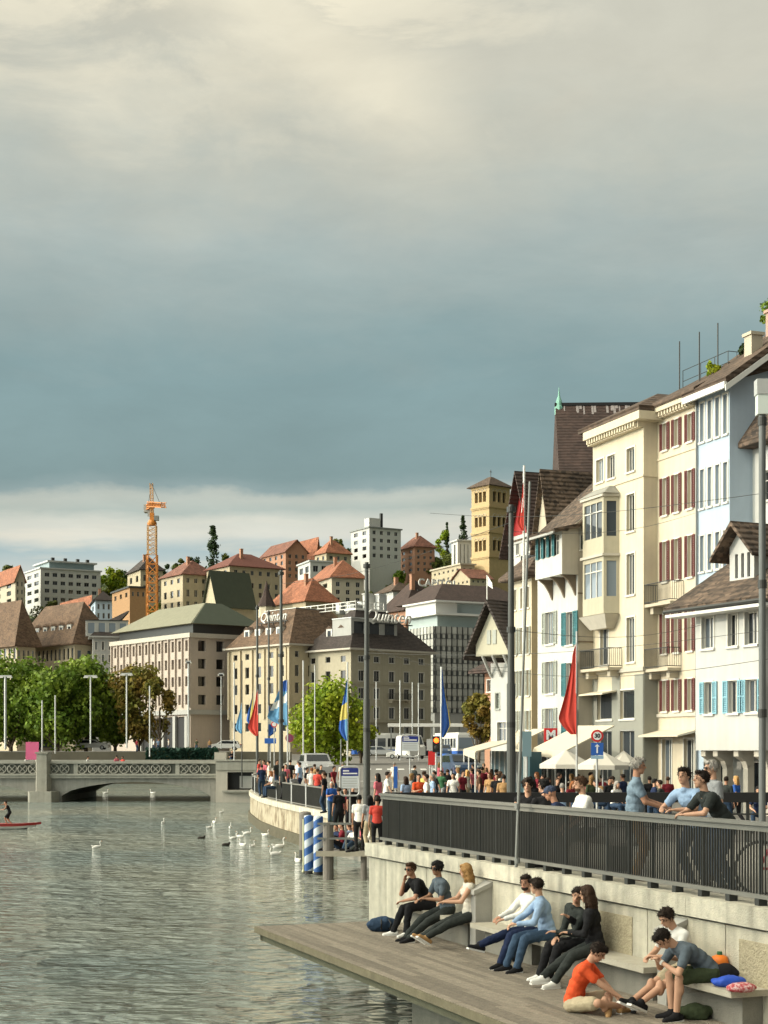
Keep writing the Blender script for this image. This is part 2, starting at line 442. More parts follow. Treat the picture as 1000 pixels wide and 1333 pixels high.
M['tile_old'] = tile_mat('tile_old', (.085, .058, .04), .65, (5, 5, 6), .5)
M['tile_church'] = tile_mat('tile_church', (.05, .03, .024), .3)
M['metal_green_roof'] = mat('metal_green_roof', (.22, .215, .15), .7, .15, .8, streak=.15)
M['slate_green'] = mat('slate_green', (.055, .068, .045), .75, .12, .8)  # slate roof tone, also the shade put on the office roof slope
M_FRAME = mat('window_frame', (.6, .58, .52), .5, .04, 4)
M_FRAME_D = mat('window_frame_dark', (.10, .10, .10), .5, .04, 4)
# ================================================================ SETTING
WZ = -2.65                                  # water level
SG = -.85                                   # street level at the quay
def gz(x, z):
    if z < 70: b = SG
    elif z < 320: b = SG+(z-70)*.0085
    else: b = 1.275
    if z > 150:
        k = min(1, max(0, (-12-x)/10)); k *= min(1, (z-150)/40); b = b*(1-k)+max(b, 1.5)*k
    if z > 335:
        hs = .84 if x < -40 else .84+min(.14, (x+40)/700)
        b += (min(z, 700)-335)*.25*hs
    return b
# water
def water_mat():
    m = bpy.data.materials.new('river_water'); m.use_nodes = True
    nt = m.node_tree; N = nt.nodes; L = nt.links; b = N['Principled BSDF']
    b.inputs['Roughness'].default_value = .06
    b.inputs['IOR'].default_value = 1.33; b.inputs['Specular IOR Level'].default_value = .5
    tc = N.new('ShaderNodeTexCoord'); last = None
    for sc, sx, dist, det in ((.22, .6, 1.0, 2), (1.5, .6, .75, 2), (4.5, .55, .14, 2)):
        mp = N.new('ShaderNodeMapping'); mp.inputs['Scale'].default_value = (sc*sx, sc, sc); mp.inputs['Rotation'].default_value = (0, 0, .12)
        L.new(tc.outputs['Object'], mp.inputs['Vector'])
        n = N.new('ShaderNodeTexNoise'); n.inputs['Scale'].default_value = 1; n.inputs['Detail'].default_value = det; n.inputs['Roughness'].default_value = .55
        n.inputs['Distortion'].default_value = .4
        L.new(mp.outputs[0], n.inputs['Vector'])
        bp = N.new('ShaderNodeBump'); bp.inputs['Strength'].default_value = 1; bp.inputs['Distance'].default_value = dist
        L.new(n.outputs['Fac'], bp.inputs['Height'])
        if last: L.new(last.outputs[0], bp.inputs['Normal'])
        last = bp
    L.new(last.outputs[0], b.inputs['Normal'])
    n = N.new('ShaderNodeTexNoise'); n.inputs['Scale'].default_value = .035; n.inputs['Detail'].default_value = 3
    L.new(tc.outputs['Object'], n.inputs['Vector'])
    mx = N.new('ShaderNodeMix'); mx.data_type = 'RGBA'; mx.inputs['A'].default_value = (.17, .21, .195, 1); mx.inputs['B'].default_value = (.27, .28, .225, 1)
    mr = N.new('ShaderNodeMapRange'); mr.inputs['From Min'].default_value = .4; mr.inputs['From Max'].default_value = .6
    L.new(n.outputs['Fac'], mr.inputs['Value']); L.new(mr.outputs[0], mx.inputs['Factor']); L.new(mx.outputs['Result'], b.inputs['Base Color'])
    return m
w = MB(); w.quad((-900, -20, 0), (900, -20, 0), (900, 1500, 0), (-900, 1500, 0)); struct('water', w, water_mat(), loc=(0, 0, WZ))

# street slab along the quay, one sheet
LE = [(31.2, -.0), (44, .4), (50, .35), (62, -1.0), (64.5, -1.9), (67.8, -2.75), (71.4, -3.6), (77.5, -5.05), (86, -6.75), (97.6, -8.35), (102, -8.6), (108, -8.8), (124, -9.5), (129.9, -10.9), (150, -11), (199.9, -12)]
s_ = MB(); xs = [None, 6, 20, 60, 200]
for i in range(len(LE)-1):
    (z0, x0), (z1, x1) = LE[i], LE[i+1]
    A = [x0]+xs[1:]; B = [x1]+xs[1:]
    for k in range(4): s_.quad((A[k], z0, gz(0, z0)), (A[k+1], z0, gz(0, z0)), (B[k+1], z1, gz(0, z1)), (B[k], z1, gz(0, z1)))
struct('street', s_, M['asphalt'])
# pavement beside the quay
s_ = MB()
for i in range(4, len(LE)-1):
    (z0, x0), (z1, x1) = LE[i], LE[i+1]; h0 = gz(0, z0)+.12; h1 = gz(0, z1)+.12
    s_.quad((x0, z0, h0), (x0+4.2, z0, h0), (x1+4.2, z1, h1), (x1, z1, h1)); s_.quad((x0+4.2, z0, h0-.12), (x0+4.2, z0, h0), (x1+4.2, z1, h1), (x1+4.2, z1, h1-.12))
struct('pavement', s_, M['paving'])
# tram rails and crossing stripes
tr = MB()
for off in (0, 1.0, 3.0, 4.0):
    pts = []
    for k in range(30):
        z = 45+k*6; pts.append((2.2+off+((z-45)/60)**2*.9*(1 if z < 400 else 0)+(z-45)*.018, z))
    for (xa, za), (xb, zb) in zip(pts, pts[1:]):
        tr.quad((xa-.05, za, gz(0, za)+.006), (xa+.05, za, gz(0, za)+.006), (xb+.05, zb, gz(0, zb)+.006), (xb-.05, zb, gz(0, zb)+.006))
struct('road_tram_rails', tr, M['dark_metal'])
cw = MB()
for k in range(8):
    x = -3.0+k*1.1; cw.quad((x, 150, gz(0, 150)+.006), (x+.6, 150, gz(0, 150)+.006), (x+.6, 155, gz(0, 155)+.006), (x, 155, gz(0, 155)+.006))
for z in (112, 186):
    cw.quad((-6+z*.01, z, gz(0, z)+.007), (9, z, gz(0, z)+.007), (9, z+.5, gz(0, z)+.011), (-6+z*.01, z+.5, gz(0, z)+.011))
struct('road_markings', cw, M['line_white'])
# far bank and hill, one terrain sheet
t = MB(); zs = [200, 235, 270, 300, 320, 335]+[335+k*12 for k in range(1, 31)]+[760, 1200, 3000]; xs = [-1600, -700, -420]+[-300+k*15 for k in range(0, 16)]+[-60+k*8 for k in range(0, 10)]+[30+k*20 for k in range(0, 16)]+[500, 900, 1800]
def tz(x, z):
    b = gz(x, z)
    if z > 345: b += 2.5*math.sin(x*.05+z*.02)+1.6*math.sin(x*.11-z*.05)
    return b
for i in range(len(zs)-1):
    for j in range(len(xs)-1):
        q = [(xs[j], zs[i]), (xs[j+1], zs[i]), (xs[j+1], zs[i+1]), (xs[j], zs[i+1])]
        t.quad(*[(a, b, tz(a, b)) for a, b in q], mi=0 if zs[i+1] > 335 else 1)
struct('hill', t, [mat('hill_grass', (.06, .085, .03), .95, .25, .06, .2, .5), M['asphalt']])
t = MB(); t.box(-400, -12, 199.2, 199.95, -4, 1.49); struct('quay_far', t, mat('quay_brown', (.10, .09, .065), .9, .3, .3))

# ================================================================ NEAR TERRACE, WALL, DECK
C0 = Vector((-.30, 30.6, 0)); ND = Vector((.3562, -.9344, 0)); NY = Vector((.9344, .3562, 0)); NRZ = math.atan2(ND.y, ND.x)
def NL(s, y, z=0): return C0+ND*s+NY*y+Vector((0, 0, z))     # s towards the camera along the wall, y inland (negative = over the river)
def nl_of(p): q = Vector((p[0], p[1], 0))-C0; return q.dot(ND), q.dot(NY)
DK = -1.4
tb = MB(); e = NL(24, .5); tb.prism([NL(0, .5)[:2], e[:2], (40, e.y), (40, 30.95), (.15, 30.95)], -.3, -.012)
struct('terrace_floor', tb, M['paving'])
tb = MB(); tb.quad((0.05, 31.1, SG-.3), (40, 31.1, SG-.3), (40, 31.1, -.02), (0.05, 31.1, -.02)); tb.quad((0.05, 30.98, -.03), (40, 30.98, -.03), (40, 31.1, -.03), (0.05, 31.1, -.03))
struct('terrace_back', tb, M['concrete'])

qw = thing('quay_wall', 'pale concrete quay wall with panel joints behind the sitting people', 'wall', C0, NRZ)
m_ = MB(); L = 24.0
m_.box(.02, L, .06, .8, WZ-2, -.26); m_.box(0.02, .06, .06, 2.5, WZ-2, -.26); m_.build('wall_core', M['concrete_dark'], qw)
joints = [0, .95, 3.0, 5.25, 7.1, 8.95, 10.75, 12.6, 14.5, 16.5, 18.5, 20.5, 24]
for a, b in zip(joints, joints[1:]):
    m_ = MB(); m_.box(a+.006, b-.012, 0, .058, WZ-2, -.285); m_.build('wall_panel', M['concrete'], qw)
# rough-cast fields inside some panels
for a, b in ((8.98, 10.55), (12.7, 14.4)):
    m_ = MB(); m_.box(a+.2, b-.2, -.012, -.001, -1.0, -.42); m_.build('rough_field', mat('rough_render', (.40, .35, .24), .95, .25, 14, .03, 35), qw)
cj = [0, 2.05, 4.6, 7.0, 9.4, 11.8, 14.2, 16.6, 19, 24]
for a, b in zip(cj, cj[1:]):
    m_ = MB(); m_.box(a-.05 if a == 0 else a+.004, b-.004, -.07, .5, -.25, 0); m_.build('coping', mat('coping_concrete', (.52, .49, .40), .9, .30, 5, .015, 45, streak=.5), qw)
for s0 in (5.6, 11.5, 17.1):
    m_ = MB(); w_ = .22
    m_.extr([(s0, -.001, DK), (s0, -.30, DK), (s0, -.30, -.50), (s0, -.001, -.36)], (w_, 0, 0))
    m_.extr([(s0-.03, -.002, -.30), (s0-.03, -.34, -.44), (s0-.03, -.34, -.51), (s0-.03, -.002, -.37)], (w_+.06, 0, 0))
    m_.build('pier', M['concrete_pier'], qw)

# benches
def bench(s0, s1, label, out=.46):
    o = thing('bench', label, 'bench', NL(s0, 0, DK), NRZ, 'concrete benches along the quay wall'); n = s1-s0
    m_ = MB(); m_.box(0, n, -out, -.003, .38, .455); b = m_.build('seat', mat('bench_concrete', (.40, .37, .30), .9, .18, 3, .01, 40, streak=.15), o)
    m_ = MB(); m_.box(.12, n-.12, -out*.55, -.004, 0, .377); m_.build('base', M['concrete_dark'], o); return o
bench(2.7, 5.52, 'concrete bench left of the first wall pier, under the blonde woman')
bench(5.96, 7.9, 'concrete bench between the two piers, under the two talking men')
bench(7.96, 11.42, 'long empty-ended concrete bench behind the orange shirt')
bench(11.86, 13.5, 'short concrete bench at the right edge with blue bag on it', .52)

# railing on the coping
def railing(name, label, s0, s1):
    o = thing(name, label, 'railing', NL(s0, .12, 0), NRZ); n = s1-s0
    m_ = MB(); m_.box(0, n, -.07, .07, .955, 1.0); m_.box(0, n, -.035, .035, .885, .951); m_.build('top_rail', M['rail_metal'], o)
    m_ = MB(); m_.box(0, n, -.05, .05, .085, .135); m_.build('bottom_rail', M['rail_metal'], o)
    m_ = MB(); k = 0; x = .05
    while x < n: m_.box(x, x+.012, -.012, .012, .136, .884); x += .06
    tag(m_.build('bar', mat('bar_metal', (.065, .065, .06), .5, .15, 3, metal=.3), o), kind='stuff')
    x = .3
    while x < n:
        m_ = MB(); m_.box(x, x+.09, -.06, .06, .0, .084); m_.box(x+.04, x+.055, -.02, .02, .136, .884); m_.build('post', M['dark_metal'], o); x += .62
    return o
railing('railing', 'long dark bar railing on top of the near quay wall', .42, 24)
br = thing('railing', 'low dark railing across the terrace end behind the seated crowd', 'railing', (0.02, 30.75, 0))
m_ = MB(); m_.box(0, 16, -.04, .04, .80, 1.0); m_.build('top_rail', M['black'], br)
for k in range(14):
    m_ = MB(); x = .03+k*1.2; m_.box(x, x+.06, -.03, .03, 0, .799); m_.build('post', M['dark_metal'], br)
for zz in (.3, .55):
    m_ = MB(); m_.box(.09, 16, -.012, .012, zz, zz+.03); m_.build('bar', M['dark_metal'], br)

# timber deck
dk = thing('timber_deck', 'weathered grey timber deck jutting over the green water', 'deck', NL(1.35, 0, DK), NRZ)
DL = 22.0; DWd = 2.72
m_ = MB(); nb = 22; pw = DWd/nb
for i in range(nb):
    x = -R.random()*2.5
    while x < DL:
        L_ = 2.6+R.random()*1.6; a = max(0, x); b = min(DL, x+L_)
        if b > a+.05: m_.box(a+.002, b-.002, -DWd+i*pw+.007, -DWd+(i+1)*pw-.007, -.045+R.uniform(-.002, 0), R.uniform(-.004, .0))
        x += L_
tag(m_.build('plank', mat('deck_plank', (.215, .185, .145), .85, .36, 9, .006, 60, island=.26), dk), kind='stuff')
m_ = MB(); m_.box(.02, DL, -DWd-.03, -DWd+.003, -.12, -.012); m_.box(-.03, .018, -DWd-.03, 0, -.12, -.012); m_.build('edge_board', mat('deck_edge', (.16, .14, .09), .9, .3, 5, .01, 30, streak=.1), dk)
m_ = MB(); m_.box(.12, DL, -DWd+.05, -DWd+.2, -.25, -.125); m_.box(.1, .24, -DWd+.05, 0, -.25, -.125)
for k in range(14): m_.box(.9+k*1.55, 1.02+k*1.55, -DWd+.21, -.02, -.32, -.05)
m_.build('beam', mat('deck_beam', (.10, .10, .065), .9, .25, 5, .01, 30), dk)
m_ = MB(); m_.box(5.3, DL, -1.75, -.02, WZ-2-DK, -.335); m_.build('footing', mat('footing_concrete', (.20, .195, .16), .9, .3, 2.5, .01, 30, streak=.3), dk)
for x in (.9, 3.2):
    m_ = MB(); m_.tube((x, -.4, WZ-1.5-DK), (x, -.4, -.335), .12, n=10); m_.build('pile', M['wood_post'], dk)

# ================================================================ CURVED QUAY
EP = [(-8.75, 108), (-8.8, 102), (-8.49, 97.6), (-7.75, 92), (-6.88, 86), (-6.0, 81.4), (-5.19, 77.5), (-4.4, 74.2), (-3.75, 71.4), (-2.88, 67.8), (-2.1, 64.8)]
def normals(P):
    out = []
    for i in range(len(P)):
        d = Vector(P[min(i+1, len(P)-1)])-Vector(P[max(i-1, 0)]); d.normalize(); out.append(Vector((-d.y, d.x)))
    return out
def refine(P, n=3):
    Q = []
    for i in range(len(P)-1):
        p0, p1, p2, p3 = [Vector(P[max(0, min(len(P)-1, k))]) for k in (i-1, i, i+1, i+2)]
        for j in range(n):
            t = j/n; Q.append(tuple(.5*((2*p1)+(-p0+p2)*t+(2*p0-5*p1+4*p2-p3)*t*t+(-p0+3*p1-3*p2+p3)*t**3)))
    Q.append(tuple(P[-1])); return Q
EQ = refine(EP); EN = normals(EQ)     # normal points inland (+x)
def sweep(mb, d0, d1, z0, z1, i0=0, i1=None, mi=0):
    i1 = len(EQ)-1 if i1 is None else i1
    for i in range(i0, i1):
        a, b = Vector(EQ[i]), Vector(EQ[i+1]); na, nb_ = EN[i], EN[i+1]
        P = [a+na*d0, a+na*d1, b+nb_*d1, b+nb_*d0]
        mb.prism([(p.x, p.y) for p in P], z0, z1, mi)
cq = thing('quay_wall', 'curved stained quay wall dropping to the swans', 'wall', (EQ[-1][0], EQ[-1][1], 0)); off = -Vector((EQ[-1][0], EQ[-1][1], 0))
def offb(mb): mb.T = Matrix.Translation(off); return mb
sg = EN[0].x > 0
k = 1 if sg else -1
stain = mat('stained_concrete', (.42, .37, .27), .9, .2, 1.2, .02, 12, streak=.35, tint=(.17, .13, .08))
m_ = offb(MB()); sweep(m_, 0, .5*k, WZ-1.5, SG-.26); m_.build('wall_face', stain, cq)
m_ = offb(MB()); sweep(m_, -.07*k, .5*k, SG-.25, SG+.02); m_.build('coping', MC['coping_concrete'], cq)
m_ = offb(MB()); sweep(m_, -.12*k, -.005*k, WZ-1.5, WZ+.5); m_.build('footing', mat('wet_stone', (.09, .08, .05), .8, .3, 1.5, .08, 4), cq)
cr = thing('railing', 'dark railing along the curved quay above the swans', 'railing', (EQ[-1][0], EQ[-1][1], 0))
m_ = offb(MB()); sweep(m_, .1*k, .2*k, SG+.98, SG+1.04); m_.build('top_rail', M['rail_metal'], cr)
m_ = offb(MB()); sweep(m_, .11*k, .19*k, SG+.08, SG+.13); m_.build('bottom_rail', M['rail_metal'], cr)
m_ = offb(MB())
for i in range(len(EQ)-1):
    a, b = Vector(EQ[i]), Vector(EQ[i+1]); L_ = (b-a).length; n = max(1, int(L_/.11))
    for j in range(n):
        p = a.lerp(b, j/n)+EN[i]*.15*k; q = EN[i]
        m_.obox((p.x, p.y, SG+.555), (q.x*.03, q.y*.03, 0), (-q.y*.012, q.x*.012, 0), (0, 0, .42))
tag(m_.build('bar', MC['bar_metal'], cr), kind='stuff')
for i in range(0, len(EQ), 4):
    p = Vector(EQ[i])+EN[i]*.15*k; m_ = offb(MB()); m_.tube((p.x, p.y, SG), (p.x, p.y, SG+1.1), .06, n=8); m_.build('post', M['light_metal'], cr)
# quay edge between the terrace and the curve
eq = thing('quay_wall', 'shadowed straight quay wall behind the jetty', 'wall', (0, 31.2, 0))
m_ = MB(); m_.T = Matrix.Translation((0, -31.2, 0))
for (z0, x0), (z1, x1) in zip(LE[:5], LE[1:6]): m_.prism([(x0, z0), (x0+.4, z0), (x1+.4, z1), (x1, z1)], WZ-1.5, SG+.01)
m_.build('wall_face', M['concrete_dark'], eq)
cab = thing('cabinet', 'dark green metal cabinet at the end of the curved railing', 'cabinet', (-2.35, 64.2, SG))
m_ = MB(); m_.box(0, .95, 0, .5, -.45, .95); m_.build('body', mat('dark_green', (.03, .045, .035), .5, .1, 3), cab)
m_ = MB(); m_.box(.06, .46, -.015, -.002, -.35, .88); m_.box(.5, .9, -.015, -.002, -.35, .88); m_.build('door', MC['dark_green'], cab)

# ================================================================ JETTY
jt = thing('jetty', 'small grey jetty with pipe railing beside the striped posts', 'jetty', (-2.05, 53, -1.68))
m_ = MB(); m_.box(0, 2.1, 0, 5.5, -.1, 0); m_.build('deck', M['wood_post'], jt)
m_ = MB(); m_.box(-.3, 2.1, -.04, -.003, -.16, .03); m_.build('edge_beam', mat('pale_wood', (.40, .37, .30), .8, .15, 5), jt)
m_ = MB()
for zz in (.42, .93): m_.box(-.25, 2.0, .02, .08, zz, zz+.07)
for x in (.7, 1.15, 1.6): m_.box(x, x+.06, .021, .079, 0, .928)
m_.build('railing', M['grey_metal'], jt)
for x, y in ((.12, .2), (1.35, .2), (1.75, .25), (1.6, 4.2)):
    m_ = MB(); m_.tube((x, y, -2.2), (x, y, -.101 if x > 1 else 1.0), .19 if x < 1 else .11, n=12); m_.build('pile', M['wood_post'], jt)
st = thing('stairs', 'pale steps leading down to the jetty', 'stairs', (.6, 54.3, -1.68))
for k in range(4):
    m_ = MB(); m_.box(-1.6+k*.42, -.9+.9, .4, 3, k*.2, k*.2+.197); m_.build('step', M['concrete'], st)
po = thing('mooring_post', 'tall plain grey mooring post left of the striped posts', 'mooring post', (X(397.5, 62), 62, WZ))
m_ = MB(); m_.lathe([(.24, -2), (.24, 1.9), (.22, 1.96), (.1, 2.0)], n=14); m_.build('shaft', M['wood_post'], po)
m_ = MB(); m_.lathe([(.25, -1), (.25, .45)], n=14); m_.build('wet_base', mat('wet_wood', (.03, .03, .028), .5, .2, 3), po)
def stripe_mat():
    m = bpy.data.materials.new('blue_white_stripes'); m.use_nodes = True; N = m.node_tree.nodes; L = m.node_tree.links; b = N['Principled BSDF']; b.inputs['Roughness'].default_value = .6
    tc = N.new('ShaderNodeTexCoord'); sp = N.new('ShaderNodeSeparateXYZ'); L.new(tc.outputs['Object'], sp.inputs[0])
    at = N.new('ShaderNodeMath'); at.operation = 'ARCTAN2'; L.new(sp.outputs[1], at.inputs[0]); L.new(sp.outputs[0], at.inputs[1])
    a = N.new('ShaderNodeMath'); a.operation = 'MULTIPLY_ADD'; L.new(sp.outputs[2], a.inputs[0]); a.inputs[1].default_value = 1.75
    q = N.new('ShaderNodeMath'); q.operation = 'MULTIPLY'; L.new(at.outputs[0], q.inputs[0]); q.inputs[1].default_value = -1/(2*PI); L.new(q.outputs[0], a.inputs[2])
    fr = N.new('ShaderNodeMath'); fr.operation = 'FRACT'; L.new(a.outputs[0], fr.inputs[0])
    g = N.new('ShaderNodeMath'); g.operation = 'GREATER_THAN'; L.new(fr.outputs[0], g.inputs[0]); g.inputs[1].default_value = .5
    n = N.new('ShaderNodeTexNoise'); n.inputs['Scale'].default_value = 3; L.new(tc.outputs['Object'], n.inputs['Vector'])
    mx = N.new('ShaderNodeMix'); mx.data_type = 'RGBA'; mx.inputs['A'].default_value = (.55, .62, .68, 1); mx.inputs['B'].default_value = (.02, .10, .33, 1)
    L.new(g.outputs[0], mx.inputs['Factor'])
    vm = N.new('ShaderNodeVectorMath'); vm.operation = 'SCALE'; mr = N.new('ShaderNodeMapRange'); mr.inputs['To Min'].default_value = .6; mr.inputs['To Max'].default_value = 1.2
    L.new(n.outputs['Fac'], mr.inputs['Value']); L.new(mr.outputs[0], vm.inputs['Scale']); L.new(mx.outputs['Result'], vm.inputs[0]); L.new(vm.outputs[0], b.inputs['Base Color'])
    return m
SMt = stripe_mat()
for i, (px, lab) in enumerate(((402, 'blue and white spiral striped post, the left one of the pair'), (414.5, 'blue and white spiral striped post, the right one by the jetty'))):
    Z = 55.6-i*.5; p = thing('mooring_post', lab, 'mooring post', (X(px, Z), Z, WZ), i*1.3, 'striped mooring posts')
    m_ = MB(); m_.lathe([(.175, -1.5), (.175, 2.05), (.16, 2.1), (.05, 2.13)], n=18); m_.build('shaft', SMt, p, smooth=False)
    m_ = MB(); m_.lathe([(.182, -1.5), (.182, .12)], n=18); m_.build('wet_base', MC['wet_wood'], p)
    m_ = MB(); dx = -.19; c, s = math.cos(-i*1.3), math.sin(-i*1.3)
    m_.tube((dx*c, dx*s-.05, .1), (dx*c, dx*s-.05, 1.98), .03, n=8); m_.ball((dx*c, dx*s-.05, .1), .06); m_.build('guide_rod', mat('pale_yellow', (.62, .62, .40), .5, .05, 3), p)

# ================================================================ SWANS, DUCKS
def swan_proto():
    b = MB(); Mx = Matrix.Rotation(-.12, 3, 'Y')
    b.ball((0, 0, .10), (.42, .21, .19), M=Mx, nu=16, nv=12); b.ball((-.34, 0, .2), (.2, .1, .08), M=Matrix.Rotation(.5, 3, 'Y')); b.ball((.22, 0, .12), (.24, .17, .17))
    b.path([(.34, 0, .16), (.47, 0, .26), (.46, 0, .42), (.40, 0, .56), (.42, 0, .68), (.49, 0, .72)], [.09, .065, .05, .045, .045, .05], n=10)
    b.ball((.5, 0, .72), (.075, .045, .05)); 
    o = baked(b, .022, 'swan', mat('swan_white', (.78, .77, .73), .8, .05, 8), smooth=3)
    return o
def baked(mb, voxel, name, m, smooth=2, disp=0, dscale=.1, parent=None):
    me = mb.mesh('tmp', m); o = bpy.data.objects.new('tmp', me); COL.objects.link(o)
    r = o.modifiers.new('r', 'REMESH'); r.mode = 'VOXEL'; r.voxel_size = voxel
    if smooth: s = o.modifiers.new('s', 'SMOOTH'); s.iterations = smooth; s.factor = .5
    if disp:
        tx = bpy.data.textures.get('folds%g' % dscale) or bpy.data.textures.new('folds%g' % dscale, 'CLOUDS'); tx.noise_scale = dscale; tx.noise_depth = 2
        d = o.modifiers.new('d', 'DISPLACE'); d.texture = tx; d.strength = disp; d.mid_level = .5; d.texture_coords = 'LOCAL'
    dg = bpy.context.evaluated_depsgraph_get(); out = bpy.data.meshes.new_from_object(o.evaluated_get(dg))
    bpy.data.objects.remove(o); bpy.data.meshes.remove(me)
    out.name = name; out.materials.clear(); out.materials.append(m)
    out.polygons.foreach_set('use_smooth', [True]*len(out.polygons)); return out
sw = swan_proto(); bk = MB(); bk.tube((.56, 0, .72), (.66, 0, .69), .028, .012, n=8); bk.ball((.56, 0, .745), .02)
bkm = bk.mesh('beak', mat('beak_orange', (.7, .22, .03), .5, 0))
SW = [(212, 1072, .62, 'far left by the open water', 80), (125, 1104, .62, 'alone near the paddler', 20), (288, 1058, .5, 'farthest, nearest the bridge', 40), (272, 1078, .55, 'left of a tight pair', 30),
      (279, 1071, .6, 'right of a tight pair', -60), (300, 1078, .62, 'neck raised left of the group', 90), (313, 1090, .6, 'lying low in the middle group', 170), (321, 1086, .7, 'neck raised in the middle group', 15),
      (316, 1101, .6, 'front of the middle group, left', 140), (328, 1103, .6, 'front of the middle group, right', 60), (303, 1092, .55, 'left edge of the middle group', 10), (345, 1088, .6, 'near the curved wall', -20),
      (362, 1104, .9, 'large, preening near the grey post', 25), (359, 1113, .75, 'nearest the camera by the grey post', 200), (106, 1032.5, .8, 'under the bridge arch, left', 0), (137, 1033, .8, 'under the bridge arch, middle', 20), (199, 1033, .8, 'under the bridge arch, right', 170), (388, 1122, .7, 'half hidden behind the striped posts', 120)]
for px, py, sc, wh, yaw in SW:
    sc *= .70; p = GP(px, py, WZ); o = link('swan', sw, None, p+Vector((0, 0, .0)), math.radians(yaw)); o.scale = (sc,)*3
    tag(o, 'white swan on the river, '+wh, 'swan', 'swans on the river'); link('beak', bkm, o)
dm = MB(); dm.ball((0, 0, .04), (.2, .1, .09)); dm.ball((.17, 0, .13), (.055, .045, .05)); dm.tube((.12, 0, .06), (.17, 0, .13), .05, .04)
dmesh = baked(dm, .02, 'duck', mat('duck_brown', (.03, .025, .02), .8, .2, 10))
for px, py, wh in ((262, 1092, 'left of the swans'), (294, 1101, 'in front of the swans')):
    p = GP(px, py, WZ); tag(link('duck', dmesh, None, p, .3), 'small dark duck floating '+wh, 'duck', 'ducks')

# ================================================================ BRIDGE
BZ = 131; BX0, BX1 = X(-160, BZ), X(283, BZ)
bg = thing('stone_bridge', 'grey stone road bridge with low arches and ornamental parapet', 'bridge', (BX1, BZ, WZ)); bT = Matrix.Translation((-BX1, -BZ, -WZ))
ztop = H(991, BZ); zc = H(1008, BZ); zb = H(1013, BZ)
def arch(x0, x1, crown, spring, n=16): return [(x0+(x1-x0)*i/n, spring+(crown-spring)*math.sin(PI*i/n)**.6) for i in range(n+1)]
piers = [(X(46, BZ), X(80, BZ))]
spans = [(X(-160, BZ), X(46, BZ)), (X(80, BZ), X(274, BZ))]
m_ = MB(); m_.T = bT
for x0, x1 in spans:
    A = arch(x0, x1, H(1018, BZ), H(1036, BZ))
    for (xa, za), (xb, zb_) in zip(A, A[1:]):
        for y in (BZ, BZ+16): m_.quad((xa, y, za), (xb, y, zb_), (xb, y, zb), (xa, y, zb))
        m_.quad((xa, BZ, za), (xb, BZ, zb_), (xb, BZ+16, zb_), (xa, BZ+16, za))
m_.build('arch', M['bridge_stone'], bg)
m_ = MB(); m_.T = bT
for x0, x1 in piers+[(X(274, BZ), BX1)]:
    m_ = MB(); m_.T = bT; m_.box(x0+.004, x1-.004, BZ+.01, BZ+16, WZ-1, zb-.004); m_.build('pier', M['bridge_stone'], bg)
m_ = MB(); m_.T = bT
px0 = X(50, BZ); px1 = X(63, BZ)
m_.prism([(px0, BZ-.7), (px1, BZ-.7), (px1+.25, BZ+.02), (px0-.25, BZ+.02)], H(1030, BZ), H(981, BZ)); m_.prism([(px0-.5, BZ-1.2), (px1+.5, BZ-1.2), (px1+.9, BZ+.0), (px0-.9, BZ+.0)], WZ-1, H(1030, BZ)-.003)
m_.prism([(px0-.12, BZ-.82), (px1+.12, BZ-.82), (px1+.3, BZ+.3), (px0-.3, BZ+.3)], H(981, BZ)+.003, H(979, BZ)); m_.build('pylon', mat('pylon_stone', (.34, .33, .28), .9, .18, 1.5, .02, 9, streak=.2), bg)
m_ = MB(); m_.T = bT; m_.box(BX0, BX1, BZ-.25, BZ+16.2, zb+.003, zc); m_.box(BX0, BX1, BZ-.35, BZ-.24, zc-.1, zc+.05); m_.build('cornice', mat('cornice_stone', (.33, .325, .28), .9, .15, 1.5, streak=.2), bg)
m_ = MB(); m_.T = bT; m_.box(BX0, BX1, BZ-.3, BZ+.05, ztop-.2, ztop); m_.build('parapet_rail', MC['cornice_stone'], bg)
m_ = MB(); m_.T = bT; m_.box(BX0, BX1, BZ-.08, BZ-.02, zc+.01, ztop-.203); m_.build('parapet_back', mat('parapet_dark', (.10, .105, .09), .9, .2, 1.5), bg)
m_ = MB(); m_.T = bT; x = BX0+.2; hz = (zc+ztop-.2)/2
while x < BX1-.4:
    for j, (dx, dz) in enumerate(((0, 0), )):
        r = (ztop-.2-zc)/2-.06; P = [(x+r*math.cos(t*PI/5), BZ-.13, hz+r*math.sin(t*PI/5)) for t in range(10)]
        m_.path(P, .055, n=4, closed=True)
    m_.bar((x-r*.7, BZ-.13, hz-r*.7), (x+r*.7, BZ-.13, hz+r*.7), .06, .07, up=(0, 1, 0))
    m_.bar((x-r*.7, BZ-.15, hz+r*.7), (x+r*.7, BZ-.15, hz-r*.7), .06, .07, up=(0, 1, 0))
    x += r*2+.1
    if int(x/9) != int((x-r*2-.1)/9): m_.box(x-.1, x+.25, BZ-.2, BZ-.07, zc+.01, ztop-.203); x += .62
m_.build('parapet_panel', MC['cornice_stone'], bg)
m_ = MB(); m_.T = bT; m_.box(BX0, BX1+1, BZ+.06, BZ+16, zc+.002, zc+.05); m_.build('deck', M['asphalt'], bg)
m_ = MB(); m_.T = bT; m_.box(BX0, BX1, BZ+15.9, BZ+16.2, zc+.06, ztop); m_.build('parapet_rail', MC['cornice_stone'], bg)
